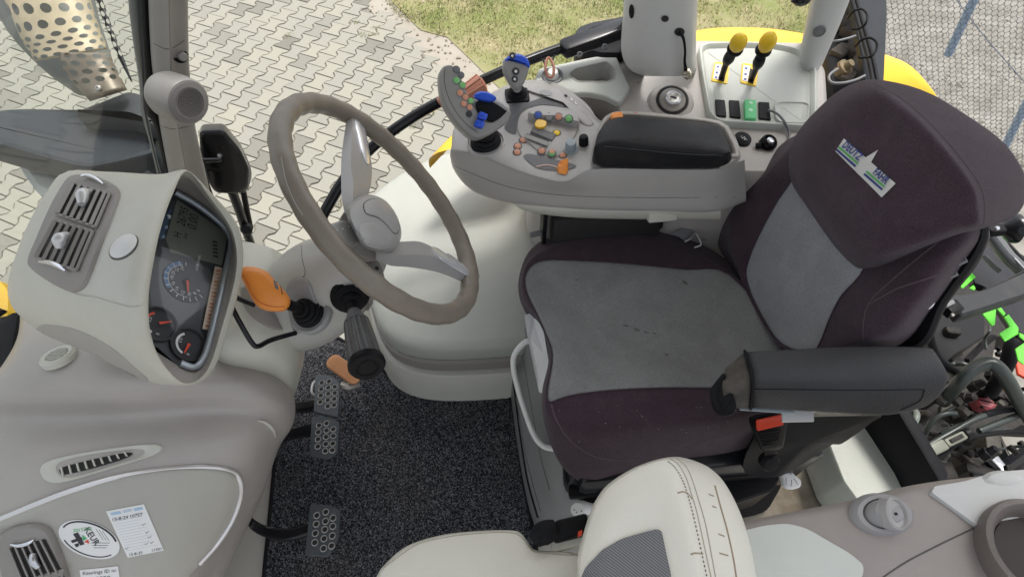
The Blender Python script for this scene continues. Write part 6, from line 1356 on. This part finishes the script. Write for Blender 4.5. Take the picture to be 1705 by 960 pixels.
N = me_.node_tree.nodes; L = me_.node_tree.links; wv = N.new('ShaderNodeTexWave'); wv.inputs['Scale'].default_value = 160; wv.bands_direction = 'DIAGONAL'; tc = N.new('ShaderNodeTexCoord'); L.new(tc.outputs['Object'], wv.inputs['Vector'])
rp = N.new('ShaderNodeValToRGB'); rp.color_ramp.elements[0].color = (.10, .10, .105, 1); rp.color_ramp.elements[1].color = (.25, .25, .25, 1); L.new(wv.outputs[0], rp.inputs[0]); L.new(rp.outputs[0], N['Principled BSDF'].inputs['Base Color'])
pad_on('mesh_panel', bpb, [(960, 985), (975, 945), (1002, 915), (1035, 896), (1070, 886), (1094, 880), (1102, 884), (1108, 915), (1116, 950), (1124, 1000), (1040, 1030)], me_, ps, ((1, .0005), (.98, .0035), (.8, .0040), (.6, .0045), (.4, .0045), (.2, .0045)), rnd=8)
vs = mat('dark_stitch', (.16, .14, .11), .8)
for P in ([(1116, 764), (1130, 774), (1142, 795), (1151, 822), (1160, 852), (1168, 888), (1176, 925), (1184, 962)], [(1126, 763), (1142, 776), (1153, 800), (1164, 835), (1174, 870), (1182, 910), (1192, 965)]):
    seam('double_stitch', bpb, P, .0008, bpy.data.materials['vinyl_seam'], ps, .0002)
V, F = [], []
X = cr(np.array([(1112, 768), (1124, 778), (1136, 799), (1145, 825), (1153, 854), (1161, 888), (1169, 925), (1177, 962)], float), 10)
for k in range(0, len(X)-1, 2):
    v, f = tube_d([hit(bpb, *X[k], .0006), hit(bpb, *X[k+1], .0006)], .0007, n=4, sm=1); q = len(V); V += v; F += [[i+q for i in z] for z in f]
mk('stitches', V, F, vs, ps)
cm = mat('crack_brown', (.36, .28, .19), .9)
for P in ([(1128, 820), (1138, 818), (1146, 822), (1152, 830)], [(1150, 922), (1158, 920), (1170, 921)], [(1180, 822), (1188, 825)], [(1186, 842), (1192, 844)], [(1196, 888), (1206, 892)], [(1198, 920), (1212, 924)], [(1190, 808), (1200, 845), (1210, 880), (1220, 925), (1226, 962)]):
    seam('crack', bpb, P, .0009 if len(P) < 5 else .0013, cm, ps, .0001)
pbu = thing('passenger_buckle', 'black seat belt buckle with small red mark beside the cream passenger seat', 'buckle', Q(930, 885, .45))
tube('strap_end', L3([(890, 900, .47), (900, 890, .475), (912, 884, .48), (925, 880, .48)]), [.012, .018, .018, .015], M['rubber'], pbu, n=12)
bar('buckle_body', Q(922, 886, .475), Q(978, 872, .475), A(.002, .016, .002), A(0, 0, .010), M['black'], pbu, .004)
bar('release_mark', Q(962, 889, .487), Q(969, 886, .487), A(.001, .004, 0), A(0, 0, .0015), M['red'], pbu)
bar('buckle_tray', Q(918, 908, .455), Q(975, 893, .455), A(.002, .012, 0), A(0, 0, .006), M['cream'], pbu, .003)
for k in range(4): tube('strap_fold', L3([(893+k*5, 906-k*2, .485), (898+k*5, 893-k*2, .492), (906+k*5, 886-k*1, .49)]), .0025, M['rubber'], pbu, n=6)
# ================================================================= LEFT SIDE CONSOLE (bottom right)
fcn = thing('left_console', 'grey beige console with pale panels and cup holder at the bottom right', 'console', Q(1500, 900, .3))
R = [[(1170, 905, .50), (1240, 880, .50), (1400, 848, .50), (1520, 822, .50), (1640, 808, .50), (1800, 795, .50)],
     [(1180, 893, .60), (1242, 868, .62), (1400, 837, .62), (1520, 808, .62), (1640, 792, .62), (1800, 775, .62)],
     [(1185, 892, .63), (1242, 870, .645), (1400, 838, .645), (1520, 811, .645), (1640, 796, .645), (1800, 782, .645)],
     [(1190, 905, .65), (1245, 888, .655), (1400, 860, .655), (1520, 838, .655), (1640, 825, .655), (1800, 812, .655)],
     [(1200, 960, .652), (1250, 950, .657), (1400, 930, .657), (1520, 915, .657), (1640, 900, .657), (1800, 890, .657)],
     [(1210, 1060, .65), (1260, 1060, .655), (1400, 1050, .655), (1520, 1050, .655), (1640, 1050, .655), (1800, 1050, .655)]]
fo_ = surf('console_top', rowsQ(R), mat('brown_beige_plastic', (.29, .255, .232), .42, var=.05, bump=.3, bscale=650, dirt=.2, dscale=8, dcol=(.36, .33, .30)), fcn, nu=5, nv=4, ang=0); bfo = BV(fo_)
pad_on('pale_panel', bfo, [(1200, 890), (1240, 884), (1270, 876), (1310, 872), (1342, 880), (1380, 902), (1415, 922), (1436, 940), (1436, 956), (1424, 975), (1380, 1010), (1230, 1010), (1205, 960)], mat('pale_panel_plastic', (.56, .58, .53), .45, var=.03, bump=.2, dirt=.08), fcn, ((1.01, -.0005), (1, .003), (.985, .0045), (.5, .0045)), rnd=14)
pad_on('pale_lid', bfo, [(1546, 822), (1552, 814), (1600, 806), (1640, 796), (1665, 790), (1740, 784), (1800, 800), (1780, 845), (1700, 862), (1640, 872), (1626, 878), (1616, 872)], mat('lid_grey', (.53, .53, .51), .42, var=.03, bump=.2), fcn, ((1.01, -.0005), (1, .004), (.985, .006), (.5, .006)), rnd=8)
lathe('lid_bump', hit(bfo, 1672, 806, .002), A(0, -.1, 1), [(.034, -.004), (.028, .002), (.014, .005), (.004, .0055)], bpy.data.materials['lid_grey'], fcn, 28, sy=.55)
seam('joint_line', bfo, [(1436, 985), (1500, 940), (1560, 908), (1622, 878)], .0010, M['seam'], fcn)
p, n_ = hit(bfo, 1468, 856, 0, True); n_ = nrm(A(.05, -.08, 1))
gm_ = lathe('swivel_bezel', p, n_, [(.045, -.004), (.043, .003), (.038, .008), (.031, .008), (.029, .002), (.027, -.001)], mat('bezel_grey', (.30, .29, .285), .4), fcn, 40, sy=.64)
lathe('ball', p-n_*.002, nrm(A(.15, -.02, 1)), [(.0275, 0), (.026, .010), (.020, .018), (.012, .020)], bpy.data.materials['bezel_grey'], gm_, 32, sy=.7)
a2 = nrm(A(.45, -.25, 1)); q = p+n_*.013+A(.006, -.002, 0)
lathe('nozzle', q, a2, [(.021, -.008), (.0205, .006), (.0185, .008), (.017, .004), (.006, .003), (.004, .0015)], mat('nozzle_grey', (.40, .385, .37), .4), gm_, 32)
obox('nozzle_slot', q+a2*.0045, A(.0022, 0, 0), A(0, .0018, 0), a2*.0006, M['dark'], gm_)
cupm = mat('cup_brown', (.16, .135, .12), .5, var=.05, bump=.3)
lathe('cup_holder', Q(1728, 925, .67), A(-.08, .1, 1), [(.070, -.03), (.0695, .012), (.066, .020), (.060, .021), (.055, .015), (.051, .0), (.049, -.006)], cupm, fcn, 56)
lathe('cup_well', Q(1728, 925, .664), A(-.08, .1, 1), [(.0505, 0), (.0495, .0025)], mat('cup_shadow_liner', (.05, .04, .035), .7), fcn, 40)
# pale rear floor wall and black post beside the console
wl_ = thing('metal_bulkhead', 'scuffed pale green metal bulkhead beside the black post behind the seat', 'bulkhead', Q(1430, 800, .1))
dome('panel_sheet', [Q(x, y, .16) for x, y in rpoly([(1380, 738), (1448, 700), (1505, 815), (1440, 850), (1404, 800)], 5)], A(0, 0, 1), [(0, -.14), (0, -.004), (.003, 0)], mat('scuffed_pale_paint', (.45, .465, .41), .45, dirt=.45, dscale=22, dcol=(.33, .25, .17)), wl_, capb=True)
tag(mk('dirty_shaded_floor', L3([(1180, 760, .012), (1400, 720, .012), (1480, 900, .012), (1150, 950, .012)]), [[0, 1, 2, 3]], mat('dirty_shaded_floor', (.30, .27, .21), .85, col2=(.16, .13, .09), vscale=12, dirt=.6, dscale=30, dcol=(.10, .08, .05), bump=.6, bscale=80), smooth=False), kind='structure')  # real dirt, its brown also painted over the shadow left of the bulkhead
# ================================================================= REAR OF THE CAB
def slab3(name, P, z, t, m, par=None, b=.002, r=.0): 
    R_ = BQ(P, z) if len(P[0]) == 2 else L3(P)
    return dome(name, rpoly(R_, r, 3) if r else np.array(R_), A(0, 0, 1), [(0, -t), (0, -b), (b, 0)], m, par, 35, capb=True)
M['grime'] = mat('greasy_dark_metal', (.016, .014, .012), .6, spec=.25, var=.4, vscale=25, bump=1.0, bscale=90, dirt=.5, dscale=20, dcol=(.06, .05, .036))
M['dirtmetal'] = mat('dirty_metal', (.06, .055, .045), .6, spec=.25, var=.4, vscale=25, bump=.8, bscale=90, dirt=.5, dscale=20, dcol=(.12, .10, .075))
M['haze_dust'] = mat('dusty_tyre_rubber', (.075, .062, .05), .85, var=.25, vscale=12, bump=.8, bscale=80, dirt=.6, dscale=10, dcol=(.20, .165, .12))
# tyre
ty = thing('tractor_tyre', 'dusty rear tyre with cables beside the rear corner pillar', 'tyre', Q(1400, 150, -.4))
surf('tyre_wall', rowsQ([[(1378, -60, .30), (1362, 30, .34), (1360, 110, .36), (1366, 190, .34), (1380, 260, .28)],
      [(1398, -60, .36), (1385, 30, .40), (1384, 110, .42), (1392, 190, .40), (1405, 260, .34)],
      [(1420, -60, .34), (1412, 30, .38), (1418, 90, .40), (1430, 150, .40), (1450, 240, .34)],
      [(1440, -60, .24), (1436, 30, .28), (1446, 90, .30), (1462, 150, .30), (1480, 240, .24)]]), M['rubber'], ty, nu=4, nv=3)
for k, (x, y) in enumerate(((1408, 20), (1413, 52), (1420, 84), (1430, 117), (1402, 40), (1396, 88), (1404, 128))):
    a = Q(x-8, y+8, .415); b = Q(x+11, y-6, .41)
    bar('tread_lug', a, b, nrm(np.cross(b-a, A(0, 0, 1)))*.019, A(0, 0, .018), M['haze_dust'], ty, .005)
wp = thing('rear_window_frame', 'dark rear window frame strip with cable loops behind the headrest', 'window frame', Q(1455, 100, .3))
dome('tinted_strip', [Q(x, y, .50) for x, y in [(1408, -60), (1475, -60), (1477, 20), (1475, 70), (1471, 150), (1469, 180), (1446, 180), (1436, 100), (1424, 40)]], A(0, 0, 1), [(0, -.02), (0, -.002), (.002, 0)], mat('tinted_frame', (.022, .025, .03), .5, spec=.12, dirt=.2, dcol=(.06, .055, .05)), wp, capb=True)
for dx in (0, 8): tube('rubber_seal', L3([(1402+dx, -60, .53), (1418+dx, 0, .53), (1432+dx, 50, .53), (1446+dx, 100, .53), (1458+dx, 160, .53)]), .005, M['rubber'], wp, n=8)
for i, P in enumerate(([(1412, 30, .54), (1420, 20, .57), (1434, 15, .58), (1444, 25, .58), (1441, 40, .57), (1430, 48, .55), (1419, 49, .54)], [(1424, 77, .54), (1434, 67, .57), (1448, 63, .58), (1459, 70, .58), (1459, 83, .57), (1450, 94, .56), (1438, 96, .54), (1430, 96, .54)],
          [(1380, 69, .54), (1395, 68, .55), (1412, 64, .55), (1424, 60, .54)], [(1395, 115, .54), (1384, 122, .56), (1380, 130, .56), (1386, 138, .56), (1405, 138, .56), (1425, 133, .55), (1440, 126, .54)])):
    tag(tube('cable_loop', L3(P), .0032, M['rubber'] if i < 2 else M['midgrey'], n=8), ('upper black cable loop beside the rear window frame', 'lower black cable loop beside the rear window frame', 'short grey cable across the dusty tyre', 'grey cable bending round the brass fitting above the headrest')[i], 'cable')
p = Q(1393, 122, .45); lathe('brass_fitting', p, nrm(Q(1410, 110, .48)-p), [(.012, 0), (.014, .004), (.014, .02), (.022, .022), (.022, .032), (.012, .034), (.010, .05)], mat('dusty_brass', (.22, .17, .10), .5, metal=.5, dirt=.4), ty, 18)
tag(tube('hanging_plug', L3([(1378, -30, .66), (1374, 5, .66), (1368, 22, .65)]), [.006, .009, .007], M['rubber'], n=10), 'black plug hanging beside the rear corner pillar', 'plug')
# black post along the rear of the floor
po_ = thing('floor_post', 'thick black rubber edged post between the pale bulkhead and the linkage', 'post', Q(1485, 760, 0))
bar('post_body', Q(1425, 640, .20), Q(1530, 822, .17), nrm(A(.8, .5, 0))*.017, A(0, 0, .10), M['rubber'], po_, .006)
# window latch assembly
la = thing('rear_window_arm', 'dark grey rear window arm with latch behind the backrest', 'window arm', Q(1620, 500, .4))
slab3('arm', [(1563, 496), (1573, 490), (1602, 489), (1640, 481), (1705, 449), (1780, 415), (1780, 462), (1705, 492), (1640, 513), (1602, 525), (1592, 512), (1570, 512)], .45, .03, mat('arm_grey', (.032, .034, .037), .5, spec=.2, dirt=.2), la, .004, .006)
obox('latch_body', Q(1584, 514, .455), A(.016, .004, 0), A(-.003, .013, 0), A(0, 0, .012), M['black'], la, .003)
obox('latch_cover', Q(1580, 506, .470), A(.012, .004, 0), A(-.001, .005, 0), A(0, 0, .004), M['midgrey'], la, .002)
lathe('latch_screw', Q(1586, 524, .468), A(0, -.4, 1), [(.004, 0), (.003, .002)], M['steel'], la, 10)
fr = thing('window_crossbar', 'black diagonal rear window frame with grey upper rail behind the headrest', 'crossbar', Q(1680, 430, .3))
skin('upper_rail', [L3([(1636, 390, .38), (1650, 380, .40), (1662, 382, .38), (1650, 400, .36)]), L3([(1668, 432, .36), (1680, 420, .38), (1692, 424, .36), (1680, 442, .34)]), L3([(1700, 462, .35), (1716, 452, .37), (1730, 456, .35), (1712, 474, .33)])], mat('rail_grey', (.09, .095, .10), .35, coat=.2, dirt=.2), fr, nu=3, nv=3, cap0=True, ang=40)
slab3('black_panel', [(1612, 440), (1640, 404), (1668, 436), (1720, 480), (1720, 566), (1690, 548), (1660, 503), (1640, 478), (1622, 470)], .28, .02, M['gloss'], fr)
tube('seal_edge', L3([(1650, 378, .36), (1680, 408, .36), (1730, 462, .36)]), .005, M['rubber'], fr, n=8)
tube('bright_edge', L3([(1645, 384, .375), (1672, 412, .375), (1720, 462, .375)]), .0016, M['satin'], fr, n=6)
tube('short_strut', L3([(1638, 426, .32), (1656, 444, .32), (1666, 452, .32)]), .006, M['midgrey'], fr, n=8)
sm = thing('suction_mount', 'black round suction mount sticking out behind the headrest', 'mount', Q(1680, 375, .5))
a = nrm(A(1, -.25, .15)); p = Q(1655, 380, .52)
lathe('mount_disc', p, a, [(.010, -.01), (.012, .01), (.016, .018), (.027, .028), (.031, .036), (.031, .042), (.024, .046), (.006, .044)], M['gloss'], sm, 28)
obox('mount_arm', Q(1656, 384, .53), A(.018, 0, 0), A(0, .010, 0), A(0, 0, .010), M['rubber'], sm, .003); lathe('mount_bolt', Q(1660, 380, .548), A(0, -.5, 1), [(.005, 0), (.004, .003)], M['satin'], sm, 10)
# small round label and clips on the back shell
lathe('round_label', B(1542, 500, -.05), -FW, [(.014, 0), (.0135, .0006)], M['paper'], ds, 24)
for x, y in ((1575, 462), (1590, 440)): obox('shell_clip', B(x, y, -.055), A(.010, 0, .012), A(0, .004, 0), A(.003, 0, -.003), M['midgrey'], ds, .001)
# green lettering on the hitch plate
gs = thing('green_lettering', 'bright green cut letters on the black plate behind the seat', 'lettering', Q(1660, 520, .2))
M['lime'] = mat('lime_green_paint', (.10, .62, .02), .45)
for P in ([(1591, 467), (1600, 462), (1602, 452), (1611, 444), (1625, 461), (1603, 480)], [(1614, 479), (1621, 474), (1625, 480), (1622, 483)], [(1629, 512), (1639, 509), (1641, 514), (1642, 507), (1660, 501), (1675, 522), (1671, 526), (1659, 511), (1657, 540), (1652, 542)],
          [(1672, 527), (1680, 523), (1696, 545), (1696, 555), (1674, 568), (1664, 555), (1682, 543)], [(1691, 580), (1712, 566), (1720, 600), (1704, 606), (1696, 600)], [(1697, 553), (1712, 560), (1708, 568), (1698, 560)]):
    slab3('letter', P, .29, .003, M['lime'], gs, .0008)
# linkage and hydraulics
lk = thing('hydraulic_block', 'greasy hydraulic block and linkage behind the cab', 'hydraulic block', Q(1580, 720, -.6))
slab3('block_plate', [(1450, 690), (1500, 640), (1560, 570), (1600, 560), (1618, 600), (1640, 640), (1655, 700), (1640, 760), (1660, 830), (1520, 850), (1440, 760)], -.28, .15, M['grime'], lk)
slab3('block_plate', [(1560, 505), (1640, 505), (1640, 560), (1590, 590), (1556, 620), (1545, 560)], .02, .06, M['black'], lk)
slab3('chassis_plate', [(1520, 420), (1636, 384), (1780, 470), (1780, 560), (1700, 560), (1660, 560), (1650, 610), (1700, 655), (1780, 690), (1780, 712), (1700, 708), (1668, 726), (1692, 775), (1780, 740), (1780, 860), (1440, 860), (1440, 650), (1540, 600)], -.42, .1, M['grime'], lk)
random.seed(3)
spots = [(1535, 660, 22, 14, .05), (1500, 700, 18, 16, -.1), (1555, 790, 26, 18, -.05), (1610, 770, 22, 16, -.15), (1600, 690, 20, 12, -.1), (1640, 745, 16, 22, -.15), (1520, 800, 16, 12, -.05), (1575, 560, 16, 10, .0), (1620, 790, 30, 12, -.1), (1470, 715, 12, 10, -.05), (1590, 745, 18, 12, -.05), (1655, 665, 12, 10, -.1), (1680, 780, 20, 16, -.2), (1630, 660, 12, 9, -.05)]
for x, y, a, b, z in spots:
    an_ = random.uniform(-.6, .3); s_ = .0013
    obox('housing', Q(x, y, z), A(cos(an_), sin(an_), 0)*a*s_, A(-sin(an_), cos(an_), 0)*b*s_, A(0, 0, .04), random.choice([M['grime'], M['grime'], M['black'], M['dirtmetal']]), lk, .006)
for k in range(26):
    x, y = random.uniform(1480, 1665), random.uniform(620, 815); z = random.uniform(-.12, .04)
    lathe('fitting', Q(x, y, z), nrm(A(random.uniform(-.6, .6), random.uniform(-.6, .2), 1)), [(.016, -.02), (.016, .0), (.012, .002), (.010, .02), (.006, .022)], random.choice([M['grime'], M['dirtmetal'], M['black']]), lk, 6)
lathe('cap', Q(1546, 802, .02), A(.1, -.2, 1), [(.026, -.03), (.026, .0), (.020, .012), (.008, .016)], M['black'], lk, 24)
M['hose'] = mat('dull_green_hose', (.030, .038, .034), .36, dirt=.35, dcol=(.12, .11, .09))
def hose(lbl, P, r, m=None, cor=0):
    pts = L3(P)
    if cor:
        X = cr(np.array(pts), 12); rr = [r*(1+.13*(k % 2)) for k in range(len(X))]
        o = tube('hydraulic_hose', X, rr, m or M['black'], n=10, sm=1)
    else: o = tube('hydraulic_hose', pts, r, m or M['hose'], n=14)
    return tag(o, lbl, 'hose')
hose('thick dull green hose arching over the hydraulic fittings', [(1570, 668, .06), (1585, 650, .12), (1603, 630, .17), (1622, 613, .19), (1645, 604, .20), (1662, 612, .20), (1680, 637, .17), (1697, 668, .12), (1730, 720, .05)], .0165)
hose('short thick black hose standing behind the arching green hose', [(1720, 572, .15), (1695, 566, .16), (1685, 578, .15), (1680, 598, .12), (1668, 622, .07), (1655, 645, .02), (1648, 655, .0)], .018, M['rubber'])
hose('black hose running down from the back of the driver seat', [(1545, 512, .30), (1546, 545, .26), (1552, 575, .22), (1566, 600, .18), (1590, 618, .15), (1616, 626, .12)], .0095, M['rubber'])
hose('upper corrugated hose above the olive connector', [(1530, 770, .04), (1538, 748, .06), (1560, 733, .07), (1590, 716, .08), (1618, 700, .09), (1645, 689, .09)], .0068, M['hose'], 1)
hose('smooth black end of the upper corrugated hose', [(1640, 690, .09), (1665, 683, .09), (1690, 680, .08), (1730, 676, .07)], .0085, M['rubber'])
hose('lower corrugated hose leading right from the olive connector', [(1630, 717, .08), (1655, 707, .08), (1685, 695, .08), (1730, 676, .08)], .0075, M['hose'], 1)
hose('thin black hose below the olive connector', [(1540, 770, .05), (1570, 757, .06), (1590, 740, .07), (1610, 728, .08), (1650, 722, .07), (1690, 718, .06), (1730, 722, .05)], .0055, M['rubber'])
hose('pale green steel pipe beside the black post', [(1494, 764, .02), (1502, 742, .05), (1514, 720, .08), (1524, 700, .10), (1526, 688, .10), (1518, 680, .09)], .0078, mat('pale_pipe', (.20, .235, .20), .4, dirt=.35))
hose('dull bent pipe left of the corrugated hoses', [(1536, 735, .03), (1545, 712, .06), (1558, 696, .08), (1575, 688, .09), (1592, 688, .09)], .0065)
hose('dark pipe stub under the armrest', [(1470, 690, .05), (1490, 694, .06), (1508, 694, .07)], .013, M['grime'])
ct = thing('hose_connector', 'olive grey plug connector on the corrugated hose', 'connector', Q(1575, 738, .05))
a, b = Q(1538, 756, .085), Q(1605, 724, .10); wv_ = nrm(np.cross(b-a, A(0, 0, 1))); mo_ = mat('olive_plastic', (.15, .155, .12), .5, dirt=.4)
bar('connector_body', a, a*.5+b*.5, wv_*.013, A(0, 0, .011), mo_, ct, .003); bar('connector_socket', a*.48+b*.52, b, wv_*.010, A(0, 0, .009), mo_, ct, .003)
bar('locking_tab', a*.4+b*.6+A(0, 0, .010), a*.1+b*.9+A(0, 0, .010), wv_*.005, A(0, 0, .003), M['grime'], ct, .001)
lathe('clamp_ring', b, nrm(b-a), [(.012, 0), (.014, .002), (.014, .014), (.010, .016)], M['black'], ct, 18)
for x, y in ((1562, 668), (1588, 670), (1600, 688), (1508, 690)):
    lathe('hex_nut', Q(x, y, .08), nrm(A(.8, .4, .3)), [(.013, 0), (.016, .002), (.016, .014), (.013, .016)], M['dirtmetal'], lk, 6)
tag(tube('frame_bar', L3([(1648, 712, -.15), (1668, 750, -.15), (1690, 795, -.15)]), .014, M['gloss'], n=4, sm=1), 'black steel bar slanting down to the right behind the hoses', 'bar')
tag(tube('frame_bar', L3([(1655, 790, -.1), (1690, 765, -.1), (1735, 735, -.1)]), .016, M['gloss'], n=4, sm=1), 'black steel bar rising to the right edge above the left console', 'bar')
tag(tube('frame_bar', L3([(1610, 600, -.2), (1640, 570, -.2), (1655, 560, -.2)]), .010, M['black'], n=4, sm=1), 'thin black bar behind the arching green hose', 'bar')
random.seed(11)
for k in range(34):
    x, y = random.uniform(1500, 1690), random.uniform(560, 800); z = random.uniform(-.25, .02); a = random.uniform(-.5, .9)+(1.6 if random.random() < .3 else 0); l = random.uniform(22, 75)
    P = [(x+cos(a)*l*t+random.uniform(-5, 5), y-sin(a)*l*t+random.uniform(-5, 5), z+random.uniform(-.02, .03)) for t in (0, .35, .7, 1)]
    tube('small_pipe', L3(P), random.uniform(.0028, .0075), random.choice([M['grime'], M['black'], M['hose'], M['rubber']]), lk, n=8)
for k in range(60):
    x, y = random.uniform(1490, 1700), random.uniform(560, 812); z = random.uniform(-.3, -.02); a = random.uniform(0, 3); s_ = random.uniform(.006, .02)
    obox('bracket', Q(x, y, z), A(cos(a), sin(a), .2)*s_, A(-sin(a), cos(a), 0)*s_*random.uniform(.3, 1), A(0, 0, .008), random.choice([M['grime'], M['grime'], M['black'], M['black'], M['dirtmetal']]), lk, .002)
tube('silver_ram', L3([(1648, 765, -.1), (1665, 785, -.1)]), .022, M['satin'], lk, n=16)
tag(slab3('red_plate', [(1690, 592), (1730, 600), (1730, 640), (1696, 622)], -.3, .01, M['red']), 'red plate at the right edge below the green lettering', 'plate')
tag(slab3('rusty_plate', [(1655, 655), (1678, 645), (1690, 668), (1668, 678)], -.3, .01, mat('rust', (.35, .16, .07), .8, var=.3, vscale=20)), 'rusty orange plate behind the hoses', 'plate')
tag(slab3('red_valve', [(1622, 662), (1645, 658), (1664, 672), (1652, 682), (1632, 676)], -.02, .03, mat('dull_red', (.20, .03, .035), .5), None, .006, .004), 'dull dark red valve between the hoses', 'valve')
